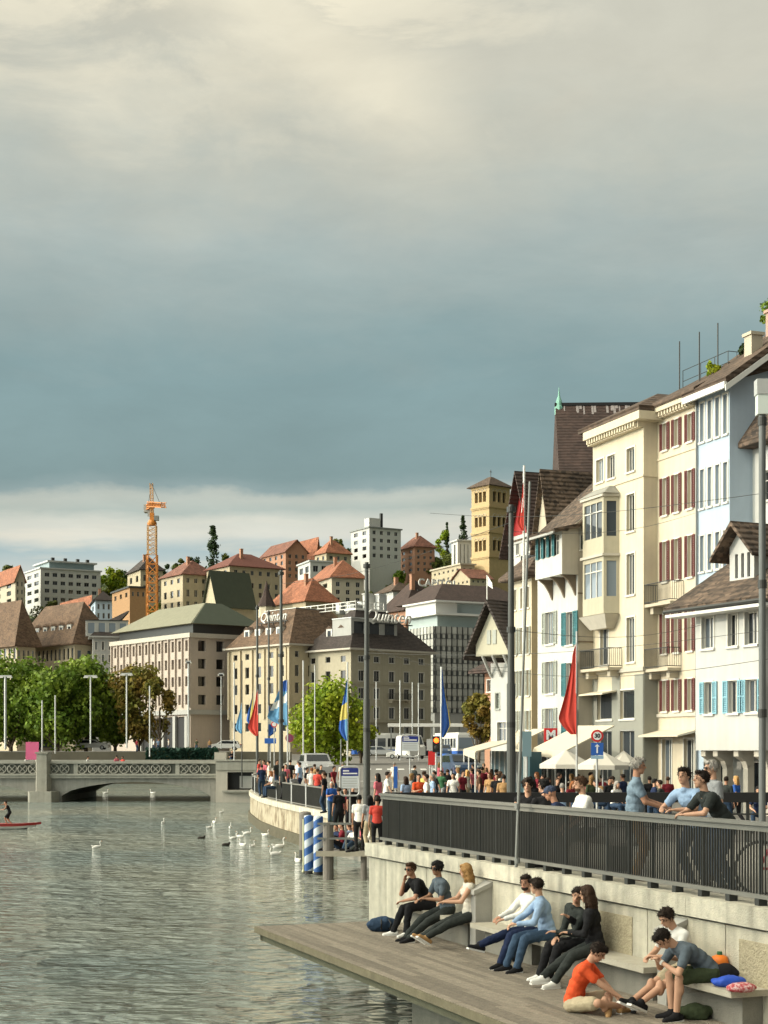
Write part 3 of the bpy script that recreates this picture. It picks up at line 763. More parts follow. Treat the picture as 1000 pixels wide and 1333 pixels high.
# abutment with the dark opening
ab = thing('bridge_abutment', 'pale stone bridge abutment with dark window over the water', 'abutment', (BX1, BZ-1.2, WZ))
x1 = X(334, BZ-1.2)-BX1; Hh = H(991, BZ-1.2)-WZ
m_ = MB(); o1, o2 = X(296, BZ-1.2)-BX1, X(330, BZ-1.2)-BX1
wall(m_, (0, 0, 0), (1, 0, 0), (0, -1, 0), x1, -1, Hh, [(o1, o2, H(1028, BZ)-WZ, H(1005, BZ)-WZ)], .5); m_.quad((0, 0, -1), (0, 6, -1), (0, 6, Hh), (0, 0, Hh)); m_.quad((0, 0, Hh), (x1, 0, Hh), (x1, 6, Hh), (0, 6, Hh)); m_.quad((x1, 0, -1), (x1, 6, -1), (x1, 6, Hh), (x1, 0, Hh))
m_.build('wall', M['stone_pale'], ab)
m_ = MB(); m_.quad((o1, .48, H(1028, BZ)-WZ), (o2, .48, H(1028, BZ)-WZ), (o2, .48, H(1005, BZ)-WZ), (o1, .48, H(1005, BZ)-WZ)); m_.build('opening', M['black'], ab)
m_ = MB(); m_.quad((o1+1, .44, H(1026, BZ)-WZ), (o2-.2, .44, H(1026, BZ)-WZ), (o2-.2, .44, H(1010, BZ)-WZ), (o1+1, .44, H(1010, BZ)-WZ)); m_.build('screen', M['plaster_grey'], ab)
m_ = MB(); m_.box(o1-.4, x1, -.35, -.003, H(1031, BZ)-WZ, H(1028.5, BZ)-WZ); m_.box(-.15, x1, -.2, .3, Hh+.003, Hh+.15); m_.build('ledge', MC['cornice_stone'], ab)
m_ = MB(); m_.box(-.1, .9, -.15, .9, Hh+.153, Hh+.75); m_.build('pylon', M['stone_pale'], ab)
m_ = MB(); m_.box(0, x1, -.12, -.002, Hh-.75, Hh-.05)
m_.build('frieze', MC['cornice_stone'], ab)
# ================================================================ RIGHT-BANK HOUSES
CAT = 'building'; GR = 'old town houses along the quay'
def cornice(B, z, h, out, m, face='fs', dent=False):
    mb = MB()
    if 'f' in face: mb.box(-out, -.003, -out if 's' in face else 0, B.W, z, z+h); mb.box(-out*.55, -.004, 0, B.W, z-h*.7, z-.003)
    if 's' in face: mb.box(.0, B.D, -out, -.003, z, z+h)
    if dent:
        y = .1
        while y < B.W-.1: mb.box(-out*.85, -out*.56, y, y+.12, z-h*.6, z-.004); y += .28
    return mb.build('cornice', m, B.root)
def band(B, z, h=.12, out=.05, m=None, face='fs'):
    mb = MB()
    if 'f' in face: mb.box(-out, -.003, -out if 's' in face else 0, B.W, z, z+h)
    if 's' in face: mb.box(.0, B.D, -out, -.003, z, z+h)
    return mb.build('string_course', m or B.wm, B.root)
def balcony(B, u0, u1, z, out, face='f', h=1.0, rnd=0):
    o = thing('balcony', None, None); o.parent = B.root; o.location = (0, u0, z) if face == 'f' else (u0, 0, z); n = u1-u0
    if face == 'f': o.rotation_euler = (0, 0, -PI/2); o.location = (0, u1, z)
    mb = MB(); mb.box(0, n, -out, -.01, -.15, 0); mb.box(.2, .5, -out*.7, -.01, -.5, -.153); mb.box(n-.5, n-.2, -out*.7, -.01, -.5, -.153); mb.build('slab', M['plaster_beige'], o)
    mb = MB()
    for x0, y0, x1, y1 in ((0, -out, n, -out), (0, -out, 0, 0), (n, -out, n, 0)):
        for zz in (.08, h): mb.bar((x0, y0, zz), (x1, y1, zz), .04, .04)
        L = math.hypot(x1-x0, y1-y0); k = max(2, int(L/.11))
        for i in range(k+1):
            t = i/k; mb.bar((x0+(x1-x0)*t, y0+(y1-y0)*t, .08), (x0+(x1-x0)*t, y0+(y1-y0)*t, h), .018, .018, up=(0, 1, 0))
    mb.build('railing', M['dark_metal'], o); return o

# blue house
BL = bld('town_house', 'pale blue tall house with four narrow windows per floor and brown gable roof', 950, 72, 20, 908, 1030, 492, SG, M['plaster_blue'], group=GR)
for r in ((511, 563), (600, 652), (689, 737), (780, 826), (872, 915)): BL.rows('f', [r], 4, .52, .0, .96, cols=1, rows=2)
BL.rows('s', [(700, 740)], 2, .2, .4, .9)
BL.finish(); 
rb = BL.gable(4.9, M['tile_brown'], 'y', ov=.55, rx=7.0, fas=.28)
mb = MB(); zb_ = BL.Hh; k_ = 4.9/7.0
mb.extr([(-.6, -.62, zb_-.6*k_-.06), (7, -.62, zb_+4.9-.02), (7, -.62, zb_+4.6), (-.6, -.62, zb_-.6*k_-.36)], (0, .06, 0)); mb.box(-.64, -.5, -.55, BL.W+.4, zb_-.62, zb_-.32)
mb.build('fascia', M['white_paint'], BL.root)
mb = MB(); mb.tube((-.09, BL.W-.05, 0), (-.09, BL.W-.05, BL.Hh-.5), .055, n=8); mb.build('drainpipe', M['grey_metal'], BL.root)
BL.chimney(1.9, .9, BL.Hh+1.0, .62, .62, 1.35, M['plaster_beige']); BL.chimney(4.1, 2.4, BL.Hh+2.4, .6, .6, 1.7, mat('brick_pink', (.38, .25, .2), .85, .15, 5))
# yellow house
f_ = fdir(BL.a); yc = (BL.O.x+f_[0]*BL.W, BL.O.y+f_[1]*BL.W)
YL = bld('town_house', 'warm yellow house with dark red shutters and two small balconies', 0, 0, 20, 856, None, 520, SG, M['plaster_yellow'], O=yc, D=12, group=GR)
L_ = YL.W
def ysh(r, sh=('x')): pass
for r, mm in (((535, 571), 1), ((609, 659), 1), ((695, 749), 1), ((793, 846), 1), ((883, 924), 0)):
    for c in (.17, .5, .80):
        w = L_*.115; z0 = YL.z(r[1]); YL.win('f', c*L_-w/2, z0, w, YL.z(r[0])-z0, cols=2, rows=2, shutters=(M['shutter_red'], round(w*.5, 2)))
for c in (.2, .75): YL.win('f', c*L_-.45, .15, .9, YL.z(962)-.15, cols=2, rows=1, depth=.2)
YL.finish(); cornice(YL, YL.Hh-.02, .38, .5, M['plaster_yellow'], 'f', True); band(YL, YL.z(583), .1, .05, face='f'); band(YL, YL.z(932), .16, .1, M['stone_pale'], 'f')
YL.gable(3.2, M['tile_brown'], 'y', ov=.55, rx=6, wallm=False, z=YL.Hh+.5)
balcony(YL, L_*.34, L_*1.0, YL.z(779), .75); balcony(YL, L_*.4, L_*1.05, YL.z(867), .75)
mb = MB(); mb.extr([(-.02, 0, YL.z(950)), (-1.1, 0, YL.z(957)), (-1.1, 0, YL.z(959)), (-.02, 0, YL.z(953))], (0, L_, 0)); mb.build('awning', M['awning'], YL.root)
# roof terrace railing and bush on the yellow roof
rt = thing('roof_terrace', 'thin railing with three tall poles on the yellow house roof', 'roof terrace', YL.world(1.6, -.2, YL.Hh+1.35), YL.a)
mb = MB()
for y in (0, 1.2, 2.5, 4.2): mb.tube((0, y, 0), (0, y, 1.1), .02, n=6)
for zz in (.55, 1.1): mb.tube((0, 0, zz), (0, 4.2, zz), .018, n=6); mb.tube((0, 0, zz), (3, 0, zz), .018, n=6)
for x in (.5, 1, 1.5, 2, 2.5, 3): mb.tube((x, 0, 0), (x, 0, 1.1), .015, n=6)
mb.build('railing', M['dark_metal'], rt)
for y in (.6, 2.3, 4.2):
    mb = MB(); mb.tube((-.2, y, -.8), (-.2, y, 2.6), .035, n=6); mb.build('pole', M['dark_metal'], rt)
mb = MB(); mb.box(-.9, -.5, .2, 4.0, -.5, -.25); mb.build('white_ledge', M['white_paint'], rt)
# cream house
s_d = sdir(YL.a); far = (YL.O.x+f_[0]*YL.W, YL.O.y+f_[1]*YL.W)
e_ = along(far, (-s_d[0], -s_d[1]), 838); cc = (far[0]-s_d[0]*e_, far[1]-s_d[1]*e_)
CR = bld('town_house', 'cream corner house with stacked bay window and grey ground floor', 0, 0, 20, 772, None, 548, SG, M['plaster_cream'], O=cc, D=10, group=GR)
L_ = CR.W
for r in ((577, 608), (638, 687), (717, 771), (801, 860)):
    z0 = CR.z(r[1]); h = CR.z(r[0])-z0
    for c in (.24, ) + ((.62, .85) if r[0] == 577 else ()): CR.win('f', c*L_-.075*L_, z0, .15*L_, h, cols=3, rows=1)
z0 = CR.z(860); CR.win('f', .68*L_, z0, .16*L_, CR.z(802)-z0, cols=2, rows=1)
for c0, c1 in ((.16, .44), (.6, .9)):
    for a, b in ((897, 935), (951, 1020)): CR.win('f', c0*L_, CR.z(b), (c1-c0)*L_, CR.z(a)-CR.z(b), cols=1 if a < 940 else 2, rows=1, fr=M['plaster_grey'] if a > 940 else M_FRAME)
CR.finish(); cornice(CR, CR.Hh-.02, .42, .6, M['plaster_cream'], 'fs', True); band(CR, CR.z(620), .1, .06); band(CR, CR.z(873), .2, .12, M['stone_pale'])
CR.hip(1.5, M['tile_brown'], ov=.6, z=CR.Hh+.42)
gf = MB(); 
for a, b in ((0, .16), (.44, .6), (.9, 1.0)): gf.box(-.04, -.003, a*L_, b*L_, 0, CR.z(877))
gf.box(-.04, -.003, .16*L_, .44*L_, CR.z(950)+.02, CR.z(936)-.02); gf.box(-.04, -.003, .6*L_, .9*L_, CR.z(950)+.02, CR.z(936)-.02)
gf.box(.0, CR.D, -.04, -.003, 0, CR.z(877)); gf.build('ground_floor_facing', mat('grey_render', (.25, .25, .215), .85, .06, 1.5), CR.root)
# bay window tower
bw = thing('bay_window', None, None); bw.parent = CR.root; u0, u1 = L_*.46, L_*.98; o_ = .8
for (za, zb2) in ((CR.z(793), CR.z(716)), (CR.z(712), CR.z(636))):
    mb = MB(); hh = zb2-za; n = u1-u0
    P = lambda y, x: (x, u0+y, 0)
    v0, v1 = za+hh*.3, zb2-hh*.08
    wall(mb, (-o_, u0+.25, 0), (0, 1, 0), (-1, 0, 0), n-.5, za, zb2, [(.18, n-.68, v0, v1)], .08)
    for (ya, xa, yb, xb) in ((0, 0, .25, -o_), (n-.25, -o_, n, 0)):
        A, B_ = Vector((xa, u0+ya, 0)), Vector((xb, u0+yb, 0)); U = (B_-A); wl = U.length; U.normalize(); N_ = Vector((U.y*-1, U.x, 0)); N_ = N_ if N_.x < 0 or (ya == 0 and N_.y < 0) else -N_
        wall(mb, A, U, N_, wl, za, zb2, [(.16, wl-.16, v0, v1)], .06)
    mb.build('bay_wall', mat('bay_stone', (.42, .385, .29), .8, .1, 2, streak=.1), bw)
    g = MB(); g.quad((-o_+.07, u0+.3, v0), (-o_+.07, u1-.3, v0), (-o_+.07, u1-.3, v1), (-o_+.07, u0+.3, v1))
    g.quad((-.05, u0+.07, v0), (-o_+.07, u0+.3, v0), (-o_+.07, u0+.3, v1), (-.05, u0+.07, v1)); g.build('pane', GLASS, bw)
    g = MB()
    for t in (.33, .66): y = u0+.43+(n-.86)*t; g.box(-o_+.02, -o_+.06, y-.03, y+.03, v0, v1)
    g.box(-o_+.02, -o_+.06, u0+.43, u1-.43, v0+(v1-v0)*.72, v0+(v1-v0)*.72+.06); g.build('window_frame', M_FRAME, bw)
    g = MB(); g.prism([(0, u0-.1), (-o_-.12, u0+.15), (-o_-.12, u1-.15), (0, u1+.1)], zb2+.003, zb2+.14); g.build('ledge', M['stone_pale'], bw)
g = MB(); g.frustum((-.5, -.01, u0+.5, u1-.5), CR.z(812), (-o_-.1, -.01, u0-.05, u1+.05), za-.003+CR.z(793)-CR.z(712)+0 if 0 else CR.z(794)); g.build('corbel', M['stone_pale'], bw)
g = MB(); g.frustum((-o_-.15, -.01, u0-.1, u1+.1), CR.z(636)+.15, (-.3, -.01, u0+.5, u1-.5), CR.z(620)); g.build('bay_roof', M['bridge_stone'], bw)
balcony(CR, L_*.42, L_*.99, CR.z(872)+.25, .8)
mb = MB(); mb.extr([(-.02, 0, CR.z(893)), (-1.0, 0, CR.z(899)), (-1.0, 0, CR.z(901)), (-.02, 0, CR.z(896))], (0, L_*.5, 0)); mb.T = None
mb2 = MB(); mb2.T = Matrix.Translation((0, L_*.5, 0)); mb2.extr([(-.05, 0, CR.z(896)), (-.9, 0, CR.z(900)), (-.9, 0, CR.z(902)), (-.05, 0, CR.z(898))], (0, L_*.5, 0)); mb2.build('awning', M['awning'], CR.root)
# white house with teal shutters
far = (CR.O.x+f_[0]*CR.W, CR.O.y+f_[1]*CR.W)
e_ = along(far, (-s_d[0], -s_d[1]), 752); cc = (far[0]-s_d[0]*e_, far[1]-s_d[1]*e_)
TE = bld('town_house', 'white house with teal shutters, overhanging upper storey and beige side wall', 0, 0, 20, 700, None, 690, SG, M['plaster_white'], O=cc, D=12, group=GR)
L_ = TE.W
sh = (M['shutter_teal'], .42)
for r in ((795, 838), (862, 905), (925, 962)):
    z0 = TE.z(r[1]); h = TE.z(r[0])-z0
    TE.win('f', .10*L_, z0, .16*L_, h, cols=2, rows=1, shutters=(M['shutter_teal'], round(.11*L_, 2))); TE.win('f', .58*L_, z0+.2, .2*L_, h, cols=3, rows=1, shutters=(M['shutter_grey'], round(.08*L_, 2)))
TE.win('f', .08*L_, .1, .5*L_, 2.0, cols=3, rows=1, fr=M_FRAME_D); TE.win('f', .66*L_, .1, .2*L_, 2.2, cols=2, rows=1, fr=M_FRAME_D)
z0 = TE.z(715); TE.win('s', .2, z0, .72, TE.z(682)-z0, gl=glass_mat('teal_blind', (.04, .12, .13), .5), cols=1, rows=1)
TE.finish()
sw_ = MB(); sw_.box(.02, TE.D, -.06, -.003, -.5, TE.Hh-.01); 
sw_ = MB(); z1_, z2_ = TE.z(715), TE.z(682)
sw_.box(.02, .2, -.03, -.003, -.5, TE.Hh); sw_.box(.92, TE.D, -.03, -.003, -.5, TE.Hh); sw_.box(.2, .92, -.03, -.003, -.5, z1_); sw_.box(.2, .92, -.03, -.003, z2_, TE.Hh); sw_.box(-.95, .018, -.05, -.024, TE.z(748), TE.Hh-.1)
sw_.extr([(-.9, -.03, TE.Hh-.3), (TE.D+.0, -.03, TE.Hh), (7, -.03, TE.Hh+6.2)], (0, .027, 0)); sw_.build('side_render', mat('beige_side', (.44, .39, .31), .85, .08, 1.5, .003, 30, streak=.1), TE.root)
ov_ = MB(); ud0, ud1 = -.02, L_*.66; zz0 = TE.z(748); zz1 = TE.Hh-.08
wall(ov_, (-.95, ud0, 0), (0, 1, 0), (-1, 0, 0), ud1-ud0, zz0, zz1, [(.3, ud1-.3, TE.z(722), TE.z(694))], .15)
ov_.quad((-.95, ud0, zz0), (0, ud0, zz0), (0, ud0, zz1), (-.95, ud0, zz1)); ov_.quad((-.95, ud1, zz0), (0, ud1, zz0), (0, ud1, zz1), (-.95, ud1, zz1)); ov_.quad((-.95, ud0, zz0), (-.95, ud1, zz0), (0, ud1, zz0), (0, ud0, zz0))
ov_.build('overhang', M['plaster_white'], TE.root)
n_ = 4; wd = (ud1-.6)/n_
for i in range(n_):
    fm, gm = win_mesh(wd*.5, TE.z(694)-TE.z(722), 1, 2, depth=.14, sill=False); o = link('window', fm, TE.root, (-.95, .3+wd*(i+.75), TE.z(722)), -PI/2); link('pane', gm, o)
    link('shutter', shutter_mesh(wd*.42, TE.z(694)-TE.z(722), M['shutter_teal']), TE.root, (-.97, .3+wd*(i+1.2), TE.z(722)), -PI/2)
for y in (.15, L_*.3, L_*.6):
    b_ = MB(); pts = [(-.02, y, TE.z(775)), (-.02, y, zz0), (-.9, y, zz0), (-.5, y, zz0-.28), (-.22, y, zz0-.7)]; b_.extr(pts, (0, .14, 0)); b_.build('bracket', mat('old_wood', (.17, .13, .09), .8, .2, 5), TE.root)
band(TE, TE.z(773), .07, .07, M['old_wood'] if 'old_wood' in M else MC['old_wood'], 's'); band(TE, TE.z(836), .07, .07, MC['old_wood'], 's')
mb = MB(); k_ = 6.2/7; zz_ = TE.Hh+.12; mb.extr([(-1.5, -.22, zz_-.30), (0, -.22, zz_), (7, -.22, zz_+6.2), (7, -.22, zz_+6.4), (0, -.22, zz_+.22), (-1.5, -.22, zz_-.12)], (0, TE.W+.7, 0)); mb.build('roof', M['tile_old'], TE.root)
mb = MB(); mb.box(-1.6, -1.5, -.25, TE.W+.5, TE.Hh-.28, TE.Hh-.16); mb.build('gutter', M['plaster_grey'], TE.root)
# steep-roofed house behind it
SP = bld('town_house', 'narrow house with pale gable and steep mottled tile roof under the church roof', 719, 92, 20, 700, 800, 690, SG, M['plaster_beige'], group=GR)
SP.rows('f', [(705, 730)], 1, .3); SP.finish(); SP.gable(SP.z(612)-SP.Hh, M['tile_old'], 'x', ov=.35)
mb = MB(); mb.extr([(3.0, -.3, SP.Hh+.6), (6.4, -.3, SP.Hh+.6), (6.4, -.3, SP.Hh+3.2), (3.6, -.3, SP.Hh+2.6)], (0, 2.4, 0)); mb.build('dormer', mat('lead_sheet', (.16, .17, .17), .6, .1, 2), SP.root)
# church
CH = bld('church', 'huge dark brown church roof rising behind the town houses', 729, 118, -2.5, 717.5, None, 640, SG, M['plaster_beige'], D=24)
CH.finish(); mb = MB(); rz_ = CH.z(507); W_ = CH.W; mb.extr([(0, -.4, CH.Hh), (0, W_+.4, CH.Hh), (0, W_/2, rz_)], (CH.D, 0, 0)); mb.build('roof', M['tile_church'], CH.root)
mb = MB(); mb.box(-.05, CH.D, W_/2-.16, W_/2+.16, rz_-.12, rz_+.12); mb.build('ridge_cap', M['black'], CH.root)
mb = MB()
for i in range(90):
    x = .4+R.random()*(CH.D-2); l = .25+R.random()*.9; y = W_/2; k = (rz_-CH.Hh)/(W_/2+.4)
    mb.obox((x, y-l/2*.9/k*.9-.12, rz_-l/2-.12), (.05+R.random()*.07, 0, 0), (0, l/2/k, l/2), (0, -.02, .01))
tag(mb.build('lichen_streaks', mat('lichen', (.28, .25, .24), .9, .2, 4), CH.root), kind='stuff')
tu = MB(); tu.lathe([(.35, 0), (.35, .6), (.25, .7), (.25, 1.0), (.08, 1.5), (.02, 2.2)], (.3, W_/2, rz_-.8), n=8); tu.build('turret', mat('verdigris', (.22, .45, .36), .7, .15, 3), CH.root)
# house with HO sign, lower half
f19 = math.radians(20)
HO = bld('town_house', 'tall narrow cream house with tan side wall and small eaves roof', 692, 98, 20, 667, 712, 752, SG, M['plaster_cream'], group=GR)
for r in ((763, 790), (815, 850), (872, 905), (925, 950)): HO.rows('f', [r], 3, .36, cols=1, rows=1, shutters=(M['shutter_grey'], .2) if r[0] > 800 else None)
HO.finish(); t_ = MB(); t_.box(0, HO.D, -.03, -.003, 0, HO.Hh); t_.build('side_render', M['plaster_tan'], HO.root)
HO.hip(1.2, M['tile_brown'], ov=.7)
HU = bld('hotel', 'white hotel front with letters HO and red timber gable roof', 697, 104, 20, 667, 716, 690, SG, M['plaster_white'])
HU.rows('f', [(700, 716)], 2, .3, cols=1, rows=1); HU.finish()
mb = MB(); L_ = HU.W; rr = HU.z(612)-HU.Hh
mb.extr([(-.02, 0, HU.Hh), (-.02, L_, HU.Hh), (-.02, L_/2, HU.Hh+rr)], (.3, 0, 0)); mb.build('timber_gable', mat('oxblood', (.30, .02, .02), .6, .1, 3), HU.root)
HU.gable(rr, M['tile_church'], 'x', ov=.7, wallm=False)
text_obj('lettering', 'HO', 1.5, M['black'], HU.root, (-.08, L_*.27, HU.z(731)), (PI/2, 0, -PI/2), .03, bold=.03)
# gabled house with bracketed oriel
GB = bld('town_house', 'white house with pointed overhanging gable on curved brackets', 668, 108, 42, 639, 700, 862, SG, M['plaster_white'], group=GR)
L_ = GB.W; GB.win('f', .62*L_, GB.z(922), .16*L_, GB.z(902)-GB.z(922), fr=M['shutter_grey'], gl=glass_mat('dark_green_glass', (.03, .06, .05))); GB.win('f', .3*L_, GB.z(965), .4*L_, GB.z(940)-GB.z(965))
GB.finish(); mb = MB(); z0, z1, zp = GB.z(853), GB.z(838), GB.z(790)
mb.extr([(-1.0, -.6, z0), (-1.0, L_+.5, z0), (-1.0, L_+.5, z1), (-1.0, L_/2, zp), (-1.0, -.6, z1)], (6, 0, 0)); mb.build('gable_wall', mat('cream_boards', (.44, .42, .32), .8, .05, 3), GB.root)
mb = MB()
for ya, za, yb, zb2 in ((-1.3, GB.z(858), L_/2, GB.z(786)), (L_+1.2, GB.z(858), L_/2, GB.z(786))): mb.extr([(-1.6, ya, za), (-1.6, yb, zb2), (-1.6, yb, zb2+.3), (-1.6, ya, za+.3)], (7, 0, 0))
mb.build('roof', M['tile_dark'], GB.root)
for c in (.3, .55):
    mb = MB(); mb.box(-1.06, -1.003, c*L_, c*L_+.16*L_, GB.z(838), GB.z(820)); mb.build('shutter', M['shutter_grey'], GB.root)
for y in (0, L_*.5, L_*.95):
    mb = MB(); mb.bar((-.05, y, GB.z(880)), (-.95, y, z0), .14, .18); mb.build('bracket', M['plaster_grey'], GB.root)
mb = MB(); mb.tube((-1.5, L_/2, zp+.3), (-1.5, L_/2, zp+2.2), .05, n=6); mb.quad((-1.5, L_/2-.03, zp+2.2), (-1.5, L_/2-.5, zp+1.6), (-1.5, L_/2-.55, zp+1.2), (-1.5, L_/2-.03, zp+1.5)); mb.build('finial_flag', M['white_paint'], GB.root)
OR = bld('kiosk_house', 'small orange house with dark overhanging roof behind the brown tree', 643, 128, 30, 631, 668, 876, SG, M['wall_orange'], cat='house')
OR.rows('f', [(885, 900)], 1, .4); OR.finish(); OR.hip(1.0, M['tile_church'], ov=1.0)

# foremost white house with the blue shutters
WH = bld('town_house', 'white riverside house with light blue shutters, gabled dormer and arcade', 988, 62, 26, 906, None, 783, 0, M['plaster_white'], D=9, group=GR)
WH.root.location.z = 0; L_ = WH.W; uu = lambda px: along((WH.O.x, WH.O.y), fdir(WH.a), px)
for a, b in ((986, 970), (960, 948), (929, 914)):
    for r in ((793, 838),): z0 = WH.z(r[1]); WH.win('f', uu(a), z0, uu(b)-uu(a), WH.z(r[0])-z0-.05, cols=2, rows=1)
for a, b in ((987, 972), (961, 949), (928, 918)):
    z0 = WH.z(927); w_ = uu(b)-uu(a); WH.win('f', uu(a), z0, w_, WH.z(884)-z0, cols=2, rows=1, shutters=(M['shutter_blue'], round(.3*w_+.15, 2)))
base_z = WH.z(977)
fh = WH.fh
mb = MB(); wall(mb, (0, 0, 0), (0, 1, 0), (-1, 0, 0), L_, base_z, WH.Hh, [h[:4] for h in fh], .2)
mb.quad((0, 0, base_z), (9, 0, base_z), (9, 0, WH.Hh), (0, 0, WH.Hh)); mb.quad((0, L_, base_z), (9, L_, base_z), (9, L_, WH.Hh), (0, L_, WH.Hh)); mb.quad((0, 0, base_z), (0, L_, base_z), (9, L_, base_z), (9, 0, base_z)); mb.quad((0, 0, WH.Hh), (0, L_, WH.Hh), (9, L_, WH.Hh), (9, 0, WH.Hh))
mb.build('wall', M['plaster_white'], WH.root)
mb = MB(); wall(mb, (1.5, .1, 0), (0, 1, 0), (-1, 0, 0), L_-.2, SG-.2, base_z, [(1.2, 2.6, SG, 1.3), (3.6, 5.4, SG+.6, 1.3)], .2); mb.build('arcade_wall', M['plaster_grey'], WH.root)
mb = MB(); mb.quad((1.69, 1.3, SG), (1.69, 2.7, SG), (1.69, 2.7, 1.3), (1.69, 1.3, 1.3)); mb.quad((1.69, 3.7, SG+.6), (1.69, 5.5, SG+.6), (1.69, 5.5, 1.3), (1.69, 3.7, 1.3)); mb.build('shop_window', GLASS, WH.root)
for y in (.15, L_*.35, L_*.68, L_-.5):
    mb = MB(); mb.box(.62, .95, y, y+.3, SG-.1, base_z-.62); mb.extr([(.62, y, base_z-.75), (.5, y, base_z-.45), (.12, y, base_z-.25), (.12, y, base_z-.003), (.95, y, base_z-.003), (.95, y, base_z-.6)], (0, .3, 0)); mb.build('arcade_pillar', M['stone_pale'], WH.root)
zt_ = WH.Hh; mb = MB(); k2 = .62
mb.extr([(-.9, -1.6, zt_-.15), (5.2, -1.6, zt_-.15+6.1*k2), (5.2, -1.6, zt_+.1+6.1*k2), (-.9, -1.6, zt_+.1)], (0, L_+2.6, 0)); mb.build('roof', M['tile_old'], WH.root)
mb = MB(); mb.box(-.95, -.1, -1.55, L_+.9, zt_-.33, zt_-.2); mb.build('soffit', M['white_paint'], WH.root)
mb = MB(); mb.tube((-.97, -1.55, zt_-.08), (-.97, L_+.95, zt_-.08), .08, n=8); mb.build('gutter', M['dark_metal'], WH.root)
d0, d1 = uu(963), uu(931.5); zl = WH.z(765)+.15; ze = H(705, 62.9); zp = H(682, 63.4); x0 = .75
gd = thing('gable_dormer', None, None); gd.parent = WH.root
mb = MB(); dw = d1-d0; zs0, zs1 = H(749, 63.3), H(717, 63.3)
wall(mb, (x0, d0, 0), (0, 1, 0), (-1, 0, 0), dw, zl-.4, ze, [(dw*(.16+.25*i), dw*(.16+.25*i)+dw*.12, zs0, zs1) for i in range(3)], .12)
mb.quad((x0, d0, zl-.4), (x0+4, d0, zl-.4), (x0+4, d0, ze), (x0, d0, ze)); mb.quad((x0, d1, zl-.4), (x0+4, d1, zl-.4), (x0+4, d1, ze), (x0, d1, ze)); mb.extr([(x0, d0, ze), (x0, d1, ze), (x0, (d0+d1)/2, zp)], (4, 0, 0))
mb.build('dormer_wall', M['plaster_white'], gd)
mb = MB(); mb.quad((x0+.11, d0+.1, zs0), (x0+.11, d1-.1, zs0), (x0+.11, d1-.1, zs1), (x0+.11, d0+.1, zs1)); mb.build('window', GLASS, gd)
mb = MB(); mc_ = (d0+d1)/2; kk = (zp-ze)/(dw/2)
mb.extr([(x0-.6, d0-.6, ze-.6*kk), (x0-.6, mc_, zp), (x0-.6, d1+.6, ze-.6*kk), (x0-.6, d1+.6, ze-.6*kk+.16), (x0-.6, mc_, zp+.2), (x0-.6, d0-.6, ze-.6*kk+.16)], (6, 0, 0)); mb.build('dormer_roof', M['tile_old'], gd)
# annex roof seen above it
AN = bld('town_house', 'narrow pinkish white annex with mottled tile roof at the right edge', 1040, 69, 20, 976, 1080, 566, SG, M['plaster_white'], group=GR)
AN.win('f', AN.W*.55, AN.z(640), .7, AN.z(600)-AN.z(640)); AN.win('f', AN.W*.2, AN.z(640), .7, AN.z(600)-AN.z(640)); AN.finish(); AN.hip(2.2, M['tile_old'], ov=.8)

# ================================================================ BACKGROUND BUILDINGS
def gb(px, Z): return gz(X(px, Z), Z)
# modern grey office block
GO = bld('office_block', 'pale stone office block with deep slot windows and green hipped roof', 248, 270, 37, 145, 345, 826, 1.4, M['stone_pink'])
rws = [(833, 847), (857, 870), (880, 893), (904, 917)]
og_ = glass_mat('office_glass', (.006, .007, .008)); GO.rows('f', rws, 12, .5, .0, .98, cols=1, rows=1, depth=.7, sill=False, gl=og_, fr=M_FRAME_D); GO.rows('s', rws, 4, .42, .03, .99, cols=2, rows=1, depth=.7, sill=False, gl=og_, fr=M_FRAME_D)
GO.fh.append((GO.W*.0+.8, GO.W*.3, -1, GO.z(933), .7)); GO.finish()
mb = MB()
for i in range(13): mb.box(-.35, -.003, GO.W*.98*i/12-.25+.3, GO.W*.98*i/12+.25+.1, GO.z(921), GO.z(829))
mb.build('pilaster', M['stone_pink'], GO.root)
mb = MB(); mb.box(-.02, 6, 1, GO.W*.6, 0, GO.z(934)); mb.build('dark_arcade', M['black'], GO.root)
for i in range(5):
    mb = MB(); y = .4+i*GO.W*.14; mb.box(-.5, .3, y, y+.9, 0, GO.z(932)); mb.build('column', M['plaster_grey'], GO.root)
mb = MB(); mb.box(-.6, GO.D, -.6, GO.W, GO.z(930), GO.z(924)); mb.build('canopy_band', M['plaster_grey'], GO.root)
mb = MB(); mb.box(1.2, GO.D-1, 1.2, GO.W-1, GO.Hh+.003, GO.z(811)); mb.build('attic', MC.get('x') or M['dark_metal'], GO.root)
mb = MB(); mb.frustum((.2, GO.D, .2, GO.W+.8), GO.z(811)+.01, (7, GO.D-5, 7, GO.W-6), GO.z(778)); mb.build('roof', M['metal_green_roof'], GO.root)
mb = MB(); mb.frustum((.5, GO.D+.1, .05, 7), GO.z(811)+.02, (7.2, GO.D-4.9, 6.9, 7.05), GO.z(778)+.02); mb.build('roof_side', M['slate_green'], GO.root)  # darker overlay puts shade into the colour of the camera-side slope
mb = MB(); mb.box(-.45, GO.D, -.45, GO.W, GO.Hh-.5, GO.Hh+.3); mb.build('cornice', M['stone_pale'], GO.root)
